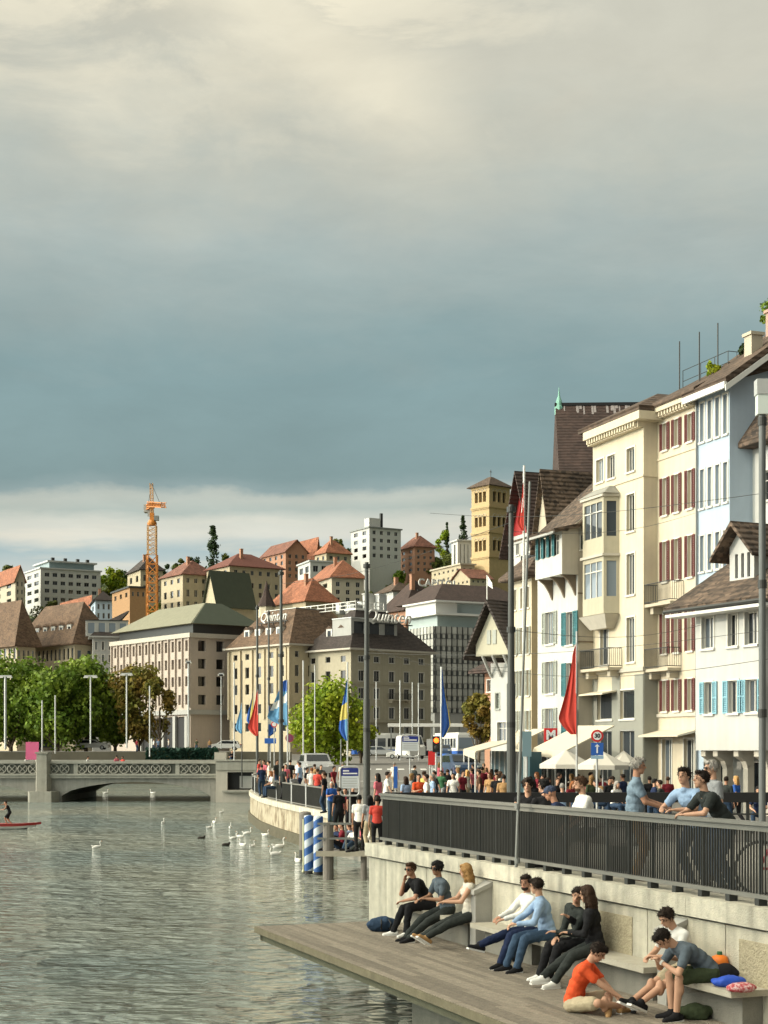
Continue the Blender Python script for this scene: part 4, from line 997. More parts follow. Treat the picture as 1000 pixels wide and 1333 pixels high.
# corner hotel in two wings
def mans_dormers(B, face, us, ytop, ybot, inset, w, m=M['white_paint'], rm=None, flat=False, n=1):
    for u in us: B.dormer(face, u, B.z(ybot), w, B.z(ytop)-B.z(ybot), 3.0, m, rm or M['tile_brown'], inset=inset, flat=flat, n=n)
H1 = bld('hotel_wing', 'yellow hotel wing left of the courtyard with brown mansard roof and script sign', 378, 258, 40, 299, 478, 840, .8, M['stone_yellow'])
rw = [(847, 855), (865, 880), (888, 902), (915, 928), (940, 952)]
H1.rows('f', rw, 5, .32, 0, 1, cols=1, rows=1, sill=False, gl=og_); H1.rows('s', rw, 6, .3, .0, 1, cols=1, rows=1, sill=False, gl=og_); H1.finish()
mb = MB()
for c in (0, .05, .2, .4, .6, .8, .99): mb.box(-.3, -.003, H1.W*c-.05, H1.W*c+.5, H1.z(935), H1.Hh-.3)
mb.build('pilaster', M['stone_yellow'], H1.root)
H1.mansard(H1.z(787)-H1.Hh-.4, 4.5, 0, 0, M['tile_warm'], ov=.9, fm=M['stone_pale'])
for u in (.25, .42, .6, .78): H1.dormer('f', H1.W*u, H1.z(832), 1.6, 2.4, 4, M['white_paint'], M['tile_brown'], inset=.9)
mb = MB(); mb.box(4.6, H1.D-4, 4.6, H1.W-4, H1.z(787)+.01, H1.z(786)); mb.build('flat_roof', M['white_paint'], H1.root)
H2 = bld('hotel_wing', 'grey and yellow corner hotel wing with dark mansard roof and rooftop terrace', 457, 252, 40, 398, 561, 846, .8, mat('hotel_stone', (.38, .345, .255), .85, .12, 1.5, .01, 10, streak=.12))
rw = [(853, 861), (872, 886), (895, 909), (920, 935), (945, 960)]
H2.rows('f', rw, 3, .32, 0, 1, cols=1, rows=1, sill=False, gl=og_); H2.rows('s', rw, 5, .36, .03, .97, cols=2, rows=1, gl=og_); H2.finish()
band(H2, H2.z(890), .25, .15); band(H2, H2.z(940), .4, .5)
H2.mansard(H2.z(787)-H2.Hh-.4, 5.5, 0, 0, M['tile_dark'], ov=1.0, fm=M['stone_pale'])
for u in (.35, .62): H2.dormer('f', H2.W*u, H2.z(832), 1.5, 2.2, 4, M['white_paint'], M['tile_brown'], inset=1.4)
H2.dormer('s', H2.D*.36, H2.z(830), 10, 3.4, 5, M['plaster_grey'], M['light_metal'], inset=1.6, flat=True, n=3)
balcony(H2, H2.D*.45, H2.D*.7, H2.z(908)-.2, 1.2, 's')
for B_, nm, sz, pos, ro in ((H1, 'Quinten', 2.3, (2.2, H1.W*.44, H1.z(798)), (PI/2, 0, -PI/2)), (H2, 'Quinten', 3.0, (H2.D*.5, 1.0, H2.z(799)), (PI/2, 0, 0))):
    sg_ = thing('roof_sign', None, None, pos); sg_.parent = B_.root; sg_.rotation_euler = ro
    text_obj('lettering', nm, sz, M['white_paint'], sg_, (0, 0, 0), (0, 0, 0), .12, .35)
    mb = MB(); mb.box(-sz*1.8, sz*1.8, -sz*.42, -sz*.36, -.1, .1)
    for x in (-1.5, 0, 1.5): mb.box(sz*x-.06, sz*x+.06, -sz*.8, -sz*.42, -.08, .08)
    mb.build('sign_rail', M['dark_metal'], sg_)
# rooftop terrace fittings
mb = MB(); zt = H2.z(787); 
for y0, x0, y1, x1 in ((5.4, 5.4, H2.W+14, 5.4), (5.4, 5.4, 5.4, H2.D-6)):
    for hh in (.1, .7, 1.3): mb.bar((x0, y0, zt+hh), (x1, y1, zt+hh), .12, .12)
    L = math.hypot(x1-x0, y1-y0); k = int(L/2)
    for i in range(k+1): t = i/k; mb.bar((x0+(x1-x0)*t, y0+(y1-y0)*t, zt), (x0+(x1-x0)*t, y0+(y1-y0)*t, zt+1.3), .14, .14, up=(0, 1, 0))
mb.build('terrace_railing', M['white_paint'], H2.root)
mb = MB(); mb.box(5.2, H2.D-5, 5.2, H2.W-4, zt-.2, zt+.0); mb.build('flat_roof', M['white_paint'], H2.root)
for i in range(7):
    mb = MB(); x = 7+R.random()*5; y = 6.5+i*1.4; h = 1+R.random()*2; mb.box(x, x+1.2+R.random()*1.5, y, y+1, zt, zt+h); mb.box(x-.15, x+1.5, y-.1, y+1.1, zt+h+.003, zt+h+.2); mb.build('roof_unit', [M['light_metal'], M['plaster_white'], M['grey_metal']][i % 3], H2.root)
MDc = bld('office_block', 'grey ribbed modern department building with flat glazed top storey', 566, 318, 28, 524, 690, 815, .9, M['plaster_grey'])
MDc.finish(); zf = [815, 831, 847, 863, 879, 896, 912, 928]; g1 = MB(); g2 = MB(); g3 = MB()
for i, yy in enumerate(zf[:-1]):
    z1, z0 = MDc.z(yy), MDc.z(zf[i+1]); h = z1-z0
    for face, L in (('s', MDc.D), ('f', MDc.W)):
        n = int(L/1.3)
        def bx(mb, u0, u1, d0, d1, za, zb_):
            if face == 's': mb.box(u0, u1, -d1, -d0, za, zb_)
            else: mb.box(-d1, -d0, u0, u1, za, zb_)
        bx(g1, 0, L, .004, .12, z0+.02, z0+h*.36)
        for j in range(n): u = L*j/n; bx(g2, u+.12, u+L/n-.12, .13, .3, z0+h*.42, z1-.1); bx(g2, u+.45, u+L/n-.2, .13, .2, z0+.1, z0+h*.38); bx(g3, u-.05, u+.05, .13, .36, z0, z1)
g1.build('window_band', mat('grey_band', (.13, .14, .14), .35, .1, 2), MDc.root); tag(g2.build('panel', mat('pale_panel', (.42, .42, .38), .7, .12, 2, island=.2), MDc.root), kind='stuff'); g3.build('fin', M['dark_metal'], MDc.root)
mb = MB(); mb.box(1.5, MDc.D, 1.5, MDc.W, MDc.Hh+.01, MDc.z(800)); mb.build('glazed_storey', mat('pale_glass', (.35, .42, .40), .2, .1, .5), MDc.root)
mb = MB(); mb.box(0, MDc.D, -.5, MDc.W, MDc.z(800)+.01, MDc.z(797)); mb.box(0, MDc.D, -.5, MDc.W, MDc.z(783), MDc.z(781)); mb.box(.8, 6, 1, MDc.W, MDc.z(797), MDc.z(783)); mb.build('cornice', M['white_paint'], MDc.root)
mb = MB(); mb.box(2, MDc.D, 2.0, MDc.W, MDc.z(797)+.01, MDc.z(783)-.01); mb.build('top_storey', mat('pale_blue_render', (.45, .52, .52), .7, .08, 1), MDc.root)
mb = MB(); mb.frustum((0, 26, 0.2, MDc.W+4), MDc.z(781)+.01, (6.5, 20, 8, MDc.W), MDc.z(753)); mb.build('roof', M['tile_church'], MDc.root)
# brown-roofed row on the left
for nm, px, yl, pl, pr, lab, Z in (('a', 97, 839, 22, 148, 'brown mansard block with a row of six white dormers', 300), ('b', 22, 842, -60, 46, 'brown mansard block cut by the left picture edge', 296)):
    B_ = bld('apartment_block', lab, px, Z, 42, pl, pr, yl, 1.4, M['stone_yellow'], group='brown roofed blocks on the left')
    B_.rows('f', [(843, 858), (866, 880)], 14, .5, cols=1, rows=1, sill=False); B_.rows('s', [(846, 858)], 4, .4, cols=1, rows=1, sill=False); B_.finish()
    B_.hip(B_.z(781)-B_.Hh, M['tile_warm'], ov=1.0, ridge='y')
    n = 6
    for i in range(n): B_.dormer('f', B_.W*(.09+.82*(i+.5)/n), B_.z(833), 1.5, B_.z(811)-B_.z(833), 3.5, M['white_paint'], M['tile_warm'], inset=.9)
LK = bld('apartment_block', 'low dark-roofed link building between brown block and office', 121, 296, 12, 118, 165, 830, 1.4, M['plaster_grey'])
LK.rows('s', [(835, 846), (852, 862)], 5, .4, cols=2, rows=1); LK.finish(); LK.mansard(LK.z(812)-LK.Hh, 2.0, LK.z(792)-LK.z(812), 5, M['tile_dark'], ov=.8); LK.dormer('s', LK.D*.42, LK.z(828), 8, 3, 3, M['plaster_grey'], M['dark_metal'], inset=.2, flat=True, n=4)
# hillside
def hillhouse(name, lab, px, Z, a, pl, pr, ye, m, rm, rows=(), rtype='hip', rise=None, yr=None, nf=4, ns=5, cat='house', wf=.4, grp=None, cols=2, **k):
    m = M['hill_beige'] if m is M['plaster_cream'] else m
    B_ = bld(name, lab, px, Z, a, pl, pr, ye, gb(px, Z)-6, m, cat=cat, group=grp)
    if rows and rtype != 'flat':
        rows = list(rows); a_, b_2 = rows[-1]; st_ = max(8, (b_2-a_)*1.7)
        for q in range(4-len(rows)): a_ += st_; b_2 += st_; rows.append((a_, b_2))
    if rows: B_.rows('f', rows, nf, wf, .04, .96, cols=1, rows=1, sill=False, depth=.3, gl=og_); B_.rows('s', rows, ns, wf, .04, .96, cols=cols, rows=1, sill=False, depth=.3, gl=og_)
    B_.finish(z0=-14); rise = rise if rise is not None else B_.z(yr)-B_.Hh
    if rtype == 'hip': B_.hip(rise, rm, ov=.8); B_.chimney(B_.D*.35, B_.W*.3, B_.Hh+rise*.4, .9, .9, rise*.6+1.2, M['wall_orange'])
    elif rtype == 'flat':
        mb = MB(); mb.box(-.5, B_.D+.5, -.5, B_.W+.5, B_.Hh+.003, B_.Hh+.5); mb.build('roof', rm, B_.root)
    else: B_.gable(rise, rm, rtype, ov=.7)
    return B_
AP = hillhouse('apartment_block', 'white flat-roofed apartment block on the hill at the left', 53, 590, 30, 33, 131, 740, M['plaster_white'], M['light_metal'], [(745, 750), (755.5, 760.5), (766, 771), (777, 782)], 'flat', 0, nf=2, ns=7, cat='building', wf=.6)
mb = MB(); mb.box(4, AP.D-2, 2, AP.W-1, AP.Hh+.51, AP.z(730)); mb.build('penthouse', mat('blue_glass', (.20, .27, .28), .25, .1, .5), AP.root)
mb = MB(); mb.box(3, AP.D-1, 1, AP.W, AP.z(730)+.01, AP.z(728)); mb.build('penthouse_roof', M['light_metal'], AP.root)
for i, x in enumerate((6, 11, 16, 20)): AP.chimney(x, 4, AP.z(728), 1.2, 1.2, 1.4, M['dark_metal'], cap=False)
hillhouse('house', 'small orange-roofed hillside house at the far left edge', 20, 560, 30, -10, 32, 752, M['plaster_beige'], M['tile_orange'], [(757, 763)], 'y', 4.5, nf=2, ns=2)
hillhouse('house', 'low cream house with orange roof in front of the white block', 118, 520, 30, 78, 120, 787, M['plaster_cream'], M['tile_orange'], [(790, 795)], 'y', 3, nf=4, ns=1)
hillhouse('house', 'pale blue-grey house with dark roof right of the white block', 124, 500, 15, 118, 146, 782, M['plaster_blue'], M['tile_dark'], [(786, 793)], 'hip', 3.2, ns=3, nf=1)
hillhouse('house', 'squat brown brick building below the crane', 169, 470, 25, 146, 191, 765, mat('brown_brick', (.34, .20, .10), .9, .2, 2), M['dark_metal'], [(770, 776)], 'flat', 0, nf=3, ns=3)
hillhouse('house', 'dark-roofed house with pale blue wall behind the crane', 183, 560, 25, 166, 212, 742, M['plaster_cream'], M['tile_dark'], [(748, 756)], 'hip', 5, ns=3, nf=2)
hillhouse('house', 'cream villa with red roof right of the crane', 238, 480, 33, 210, 282, 748, M['plaster_cream'], M['tile_red'], [(752, 758), (767, 776)], 'hip', None, 727, nf=3, ns=4)
hillhouse('house', 'large cream villa with broad maroon hipped roof mid-hill', 299, 470, 33, 269, 368, 737, M['plaster_cream'], mat('tile_maroon', (.15, .055, .04), .85, .25, 1.2), [(741, 747), (757, 764)], 'hip', None, 716, nf=3, ns=6)
hillhouse('house', 'dark slate roof with pale gable just above the office roof', 283, 400, 38, 267, 330, 782, M['stone_yellow'], M['slate_green'], [], 'x', 8)
hillhouse('house', 'long orange terrace house high on the hill, left part', 372, 600, 30, 340, 400, 717, M['wall_orange'], M['tile_red'], [(721, 726)], 'y', 4.5, nf=4, ns=3, grp='orange houses on the hilltop')
hillhouse('house', 'long orange terrace house high on the hill, right part', 412, 610, 30, 385, 416, 716, M['wall_orange'], M['tile_orange'], [(720, 724)], 'y', 5, nf=3, ns=1, grp='orange houses on the hilltop')
hillhouse('house', 'orange hipped house beside the white tower block', 425, 580, 30, 410, 456, 720, M['plaster_cream'], M['tile_orange'], [(723, 728)], 'hip', 5.5, nf=2, ns=3)
hillhouse('house', 'low white modern house with flat roof mid-hill', 404, 520, 20, 388, 440, 731, M['plaster_white'], M['light_metal'], [(736, 744)], 'flat', 0, nf=2, ns=3, wf=.6)
hillhouse('house', 'grey-beige rendered house with orange roof above the hotel terrace', 432, 440, 20, 400, 474, 752, M['plaster_beige'], M['tile_orange'], [(757, 763)], 'hip', 5.5, nf=2, ns=3)
hillhouse('house', 'bright orange roof with pointed spire left of the hotel terrace', 398, 400, 35, 352, 440, 783, M['plaster_cream'], M['tile_orange'], [], 'hip', None, 750)
sp = thing('turret', 'small dark pointed turret beside the bright orange roof', 'turret', (X(347, 385), 385, gb(347, 385)-1)); zb0 = H(790, 385)-sp.location.z
mb = MB(); mb.lathe([(2.0, 0), (2.0, zb0)], n=8); mb.build('wall', M['plaster_cream'], sp); mb = MB(); mb.lathe([(2.4, zb0+.01), (1.0, zb0+3), (.05, zb0+6.5)], n=8); mb.build('roof', M['tile_church'], sp)
WT = hillhouse('tower_block', 'white square apartment tower block on the hilltop', 481, 600, 30, 457, 522, 687, M['plaster_white'], M['grey_metal'], [(690, 695), (700, 705), (710, 715), (720, 725)], 'flat', 0, nf=2, ns=4, cat='building', wf=.45)
WT.chimney(3, 3, WT.Hh+.5, 5, 4, 3.6, M['plaster_white'], cap=False); WT.chimney(7, 3, WT.Hh+.5, 1, 1, 6, M['dark_metal'], cap=False)
hillhouse('house', 'red-roofed hilltop house right of the tower block', 540, 610, 25, 520, 566, 712, M['wall_orange'], M['tile_red'], [(715, 719)], 'hip', 5, nf=2, ns=3)
hillhouse('house', 'long pale yellow house with many small windows left of church', 600, 520, 25, 562, 618, 735, M['plaster_cream'], M['plaster_beige'], [(739, 742), (748, 751), (757, 760)], 'flat', 0, nf=6, ns=2, cat='building')
hillhouse('house', 'white ribbed modern block right against the church tower', 596, 540, 20, 588, 628, 704, M['plaster_white'], M['plaster_white'], [(708, 735)], 'flat', 0, nf=1, ns=6, cat='building', wf=.3)
DR = hillhouse('cinema', 'dark brown roofed cinema with white roof letters', 528, 345, 30, 497, 580, 795, M['wall_orange'], M['tile_church'], [], 'hip', None, 752, cat='building')
cs = thing('roof_sign', None, None, (2.0, -2.2, DR.z(759))); cs.parent = DR.root; text_obj('lettering', 'CAPITOL', 2.4, M['white_paint'], cs, (0, 0, 0), (PI/2, 0, 0), .1, align='LEFT', bold=.07, spacing=1.1)
mb = MB(); mb.box(-.2, 15, -.1, .1, -1.8, -1.6); mb.build('sign_rail', M['dark_metal'], cs)
hillhouse('house', 'small white shed-roofed house above the cinema', 512, 380, 25, 492, 540, 770, M['plaster_white'], M['tile_brown'], [], 'hip', 2.5)
# church tower
CT = bld('church_tower', 'yellow stone bell tower with three tiers of triple arched openings', 637, 520, 40, 614, 664, 632, gb(637, 520)-8, mat('tower_stone', (.46, .34, .18), .85, .14, .8, .01, 10, streak=.12), cat='tower')
for yt, yb in ((637.5, 652), (670, 684), (701, 716)):
    z0, z1 = CT.z(yb), CT.z(yt)
    for face, L in (('f', CT.W), ('s', CT.D)):
        for i in range(3):
            w = L*.17; u = L*(.27+.23*i)-w/2
            (CT.fh if face == 'f' else CT.sh).append((u, u+w, z0, z1-.3, 1.2))
CT.finish(z0=-12)
for yt, yb in ((637.5, 652), (670, 684), (701, 716)):
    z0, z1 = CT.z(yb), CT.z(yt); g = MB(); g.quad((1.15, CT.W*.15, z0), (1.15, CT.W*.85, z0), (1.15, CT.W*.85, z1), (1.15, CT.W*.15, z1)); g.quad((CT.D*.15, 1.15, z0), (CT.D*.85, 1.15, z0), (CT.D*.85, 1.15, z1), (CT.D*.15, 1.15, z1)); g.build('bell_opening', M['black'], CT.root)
    g = MB()
    for i in range(3):
        for face, L in (('f', CT.W), ('s', CT.D)):
            w = L*.17; u = L*(.27+.23*i); P = [(math.cos(t*PI/8)*(w/2+.12), math.sin(t*PI/8)*(w/2+.12)) for t in range(9)]
            g.path([(-.06, u+c, z1-.3+s_) if face == 'f' else (u+c, -.06, z1-.3+s_) for c, s_ in P], .08, n=5)
    g.build('arch_trim', M['stone_pale'], CT.root)
for yy in (633, 660, 693, 725): cornice(CT, CT.z(yy), .6, .5, MC['tower_stone'], 'fs')
CT.hip(CT.z(617)-CT.Hh-.2, M['tile_brown'], ov=1.2, ridge='y', z=CT.Hh)
mb = MB(); mb.tube((CT.D/2, CT.W/2, CT.z(617)), (CT.D/2, CT.W/2, CT.z(607)), .12, n=6); mb.box(CT.D/2-.5, CT.D/2+.5, CT.W/2-.08, CT.W/2+.08, CT.z(610), CT.z(609.4)); mb.build('cross', M['dark_metal'], CT.root)
hillhouse('church_nave', 'low cream church building with red roof at the tower foot', 612, 512, 25, 588, 640, 752, M['plaster_cream'], M['tile_red'], [(755, 758)], 'x', 3.5, nf=4, ns=4, cat='church')
# crane
ck = thing('tower_crane', 'orange lattice tower crane with short foreshortened jib', 'crane', (X(198, 440), 440, gb(198, 440)-4)); cz = ck.location.z; sc = 440/2000
cm = mat('crane_orange', (.52, .19, .03), .5, .1, 1); cp = mat('crane_pale', (.55, .33, .15), .5, .1, 1)
def lattice(mb, p, q, w, n, r=.09):
    p, q = Vector(p), Vector(q); d = (q-p).normalized(); a = d.orthogonal().normalized(); a = Vector((1, 0, 0)) if abs(d.z) > .9 else Vector((0, 0, 1)); b = d.cross(a).normalized()
    C = [(a+b)*w/2, (a-b)*w/2, (-a-b)*w/2, (-a+b)*w/2]
    for c in C: mb.bar(p+c, q+c, r*2, r*2, up=b)
    for i in range(n):
        s, e = p.lerp(q, i/n), p.lerp(q, (i+1)/n)
        for j in range(4): mb.bar(s+C[j], e+C[(j+1) % 4], r*1.3, r*1.3, up=b+a*.3); mb.bar(s+C[j], s+C[(j+1) % 4], r*1.3, r*1.3, up=b+a*.3)
zz = lambda y: H(y, 440)-cz
mb = MB(); lattice(mb, (0, 0, 0), (0, 0, zz(722)), 2.8, 14, .15); mb.build('lower_mast', cm, ck)
mb = MB(); lattice(mb, (0, 0, zz(722)+.05), (0, 0, zz(684)), 2.4, 6, .12); mb.build('upper_mast', cp, ck)
mb = MB(); mb.lathe([(1.3, zz(684)), (1.4, zz(681)), (.9, zz(677))], n=12); mb.box(-.6, .6, -.6, .6, zz(677), zz(668)); mb.build('slewing_ring', cm, ck)
mb = MB(); mb.box(.7, 2.0, -1.2, .2, zz(678), zz(672)); mb.build('cab', M['grey_metal'], ck)
mb = MB(); lattice(mb, (0, 0, zz(668)), (-.2, 0, zz(629)), .8, 6, .08); mb.build('apex', cp, ck)
mb = MB(); lattice(mb, (-1, 2, zz(655)), (5.2, -13, zz(667)), 1.3, 9, .12); mb.build('jib', cm, ck)
mb = MB(); lattice(mb, (0, 0, zz(658)), (-2.4, 8, zz(655)), 1.3, 4, .12); mb.build('counter_jib', cm, ck)
mb = MB(); mb.box(-3.4, -1.0, 6.5, 9, zz(662), zz(652)); mb.box(-2.2, -1.2, 5.9, 6.4, zz(668), zz(662)); mb.build('counterweight', M['plaster_grey'], ck)
mb = MB(); mb.bar((-.2, 0, zz(629)), (3.6, -9, zz(662)), .1, .1); mb.bar((-.2, 0, zz(629)), (-2.2, 7, zz(653)), .1, .1); mb.build('stay_cable', M['dark_metal'], ck)
# ================================================================ TREES
def leaf_mat(name, col, col2=None):
    if name in MC: return MC[name]
    m = bpy.data.materials.new(name); m.use_nodes = True; nt = m.node_tree; N = nt.nodes; L = nt.links; b = N['Principled BSDF']
    b.inputs['Roughness'].default_value = .6; b.inputs['Specular IOR Level'].default_value = .25
    g = N.new('ShaderNodeNewGeometry'); tc = N.new('ShaderNodeTexCoord'); n = N.new('ShaderNodeTexNoise'); n.inputs['Scale'].default_value = .35; n.inputs['Detail'].default_value = 3
    L.new(tc.outputs['Object'], n.inputs['Vector'])
    mx = N.new('ShaderNodeMix'); mx.data_type = 'RGBA'; mx.inputs['A'].default_value = (*col, 1); mx.inputs['B'].default_value = (*(col2 or [c*1.7 for c in col]), 1)
    mr = N.new('ShaderNodeMapRange'); mr.inputs['From Min'].default_value = .35; mr.inputs['From Max'].default_value = .65; L.new(n.outputs['Fac'], mr.inputs['Value']); L.new(mr.outputs[0], mx.inputs['Factor'])
    vm = N.new('ShaderNodeVectorMath'); vm.operation = 'SCALE'; r2 = N.new('ShaderNodeMapRange'); r2.inputs['To Min'].default_value = .55; r2.inputs['To Max'].default_value = 1.5
    L.new(g.outputs['Random Per Island'], r2.inputs['Value']); L.new(r2.outputs[0], vm.inputs['Scale']); L.new(mx.outputs['Result'], vm.inputs[0]); L.new(vm.outputs[0], b.inputs['Base Color'])
    tr = N.new('ShaderNodeBsdfTranslucent'); L.new(vm.outputs[0], tr.inputs['Color']); ms = N.new('ShaderNodeMixShader'); ms.inputs[0].default_value = .3
    L.new(b.outputs[0], ms.inputs[1]); L.new(tr.outputs[0], ms.inputs[2]); L.new(ms.outputs[0], N['Material Output'].inputs['Surface'])
    MC[name] = m; return m
LG = leaf_mat('leaf_green', (.10, .18, .02), (.20, .27, .03)); LB = leaf_mat('leaf_bright', (.17, .26, .015), (.30, .33, .02)); LR = leaf_mat('leaf_rust', (.14, .15, .025), (.24, .15, .03)); LD = leaf_mat('leaf_dark', (.025, .05, .02), (.05, .08, .025)); LH = leaf_mat('leaf_hill', (.07, .10, .02), (.14, .15, .03))
TM = {}
def crown_mesh(rx, ry, rz, nleaf, ls, seed, m, shape='round', lobes=14):
    """clumps of leaf-sized quads round many lobe centres"""
    r = random.Random(seed); mb = MB(); C = []
    for i in range(lobes):
        if shape == 'cone':
            h = r.random()**.8; rad = (1-h)**.75; t = r.random()*2*PI; q = r.random()**.5*.75; C.append((rad*q*math.cos(t)*rx, rad*q*math.sin(t)*ry, h*2*rz-rz, .5*rad*rx+.2*rx))
        else:
            u = r.uniform(-.9, .95); t = r.random()*2*PI; q = math.sqrt(1-u*u)*r.uniform(.35, .8); C.append((rx*q*math.cos(t), ry*q*math.sin(t), rz*u*.72, min(rx, rz)*r.uniform(.26, .5)))
    for i in range(nleaf):
        c = C[r.randrange(len(C))]; d = Vector((r.gauss(0, 1), r.gauss(0, 1), r.gauss(0, 1))).normalized()*c[3]*(r.random()**.35)*(1 if r.random() < .9 else 1.35)
        p = Vector(c[:3])+d; nrm = (d.normalized()*.8+Vector((r.gauss(0, .5), r.gauss(0, .5), r.gauss(0.2, .5)))).normalized()
        a = nrm.orthogonal().normalized(); a = (Matrix.Rotation(r.random()*6.28, 3, nrm) @ a); b = nrm.cross(a); s = ls*r.uniform(.6, 1.3)
        mb.quad(p-a*s-b*s*.5, p+a*s*.2-b*s*.8, p+a*s+b*s*.5, p-a*s*.3+b*s*.8)
    return mb.mesh('crown', m)
def tree(name, label, x, y, z, h, rx, rz, m, n=2600, ls=.3, seed=1, shape='round', trunk=None, grp=None, th=None, lobes=14):
    o = thing(name, label, 'tree', (x, y, z), 0, grp); th = th if th is not None else h-2*rz*.9
    mb = MB(); r = random.Random(seed); tr_ = trunk or max(.12, h*.02)
    top = Vector((r.uniform(-.2, .2), r.uniform(-.2, .2), th+rz*.9)); mb.path([(0, 0, -1.5), (0, 0, th*.5), top*.75, top], [tr_*1.3, tr_, tr_*.6, tr_*.25], n=8)
    if shape == 'round':
        for i in range(6):
            t = i*1.05+r.random(); b0 = Vector((0, 0, th*(.75+.12*i/6)+.05)); e = Vector((math.cos(t)*rx*.6, math.sin(t)*rx*.6, th+rz*(.5+r.random()*.8))); mb.path([b0, b0.lerp(e, .5)+Vector((0, 0, -.1*rz)), e], [tr_*.55, tr_*.35, tr_*.1], n=6)
    mb.build('trunk', M['bark'], o); me = crown_mesh(rx, rx, rz, n, ls, seed, m, shape, lobes); link('crown', me, o, (0, 0, h-rz)); return o
def ptree(name, label, px, Z, ytop, ybot, wpx, m, zb=None, **k):
    """tree at depth Z whose crown spans the given photo rows"""
    if name == 'hill_tree':
        Z = min((z for z in range(345, 690, 5)), key=lambda z: abs(HY-(tz(X(px, z), z)-EYE)*F/z-(ybot+4)))
        zb = tz(X(px, Z), Z)-.5; ybot = max(ybot, HY-(zb+.8-EYE)*F/Z)
    zb = gb(px, Z) if zb is None else zb; zt = H(ytop, Z); rz = (H(ytop, Z)-H(ybot, Z))/2; rx = wpx/2/F*Z
    return tree(name, label, X(px, Z), Z, zb, zt-zb, rx, rz, m, th=max(.5, zt-2*rz-zb), **k)
g_ = 'row of green riverside trees'
for i, (px, Z, yt, yb, w, m, lab) in enumerate(((14, 225, 840, 975, 110, LG, 'broad green tree at the left picture edge'), (75, 222, 856, 978, 100, LG, 'green riverside tree between left edge tree and lamp post'), (112, 228, 848, 976, 92, LG, 'tall green riverside tree behind the white car'),
        (-20, 235, 848, 975, 90, LG, 'green tree partly cut by the left edge'), (45, 240, 855, 980, 70, LG, 'darker tree behind the front row of riverside trees'), (150, 236, 868, 980, 70, LG, 'shaded green tree beside the rusty tree'))):
    ptree('riverside_tree', lab, px, Z, yt, yb, w, m, n=6500, ls=.30, seed=20+i, grp=g_, lobes=30)
ptree('rusty_tree', 'loose rust-green tree in front of the pale office block', 180, 226, 846, 975, 84, LR, n=4200, ls=.26, seed=41, lobes=20)
ptree('rusty_tree', 'small rust-green tree at the office arcade', 208, 222, 872, 962, 50, LR, n=1800, ls=.25, seed=42, lobes=12)
ptree('plane_tree', 'bright green round tree in front of the hotel', 424, 178, 886, 1003, 112, LB, n=7500, ls=.22, seed=50, lobes=24)
ptree('plane_tree', 'smaller bright green tree right of the round one', 470, 185, 905, 1000, 40, LB, n=2200, ls=.22, seed=51, lobes=16)
ptree('autumn_tree', 'brown and green tree between orange house and grey block', 623, 118, 898, 972, 42, LR, n=2400, ls=.16, seed=52, lobes=16)
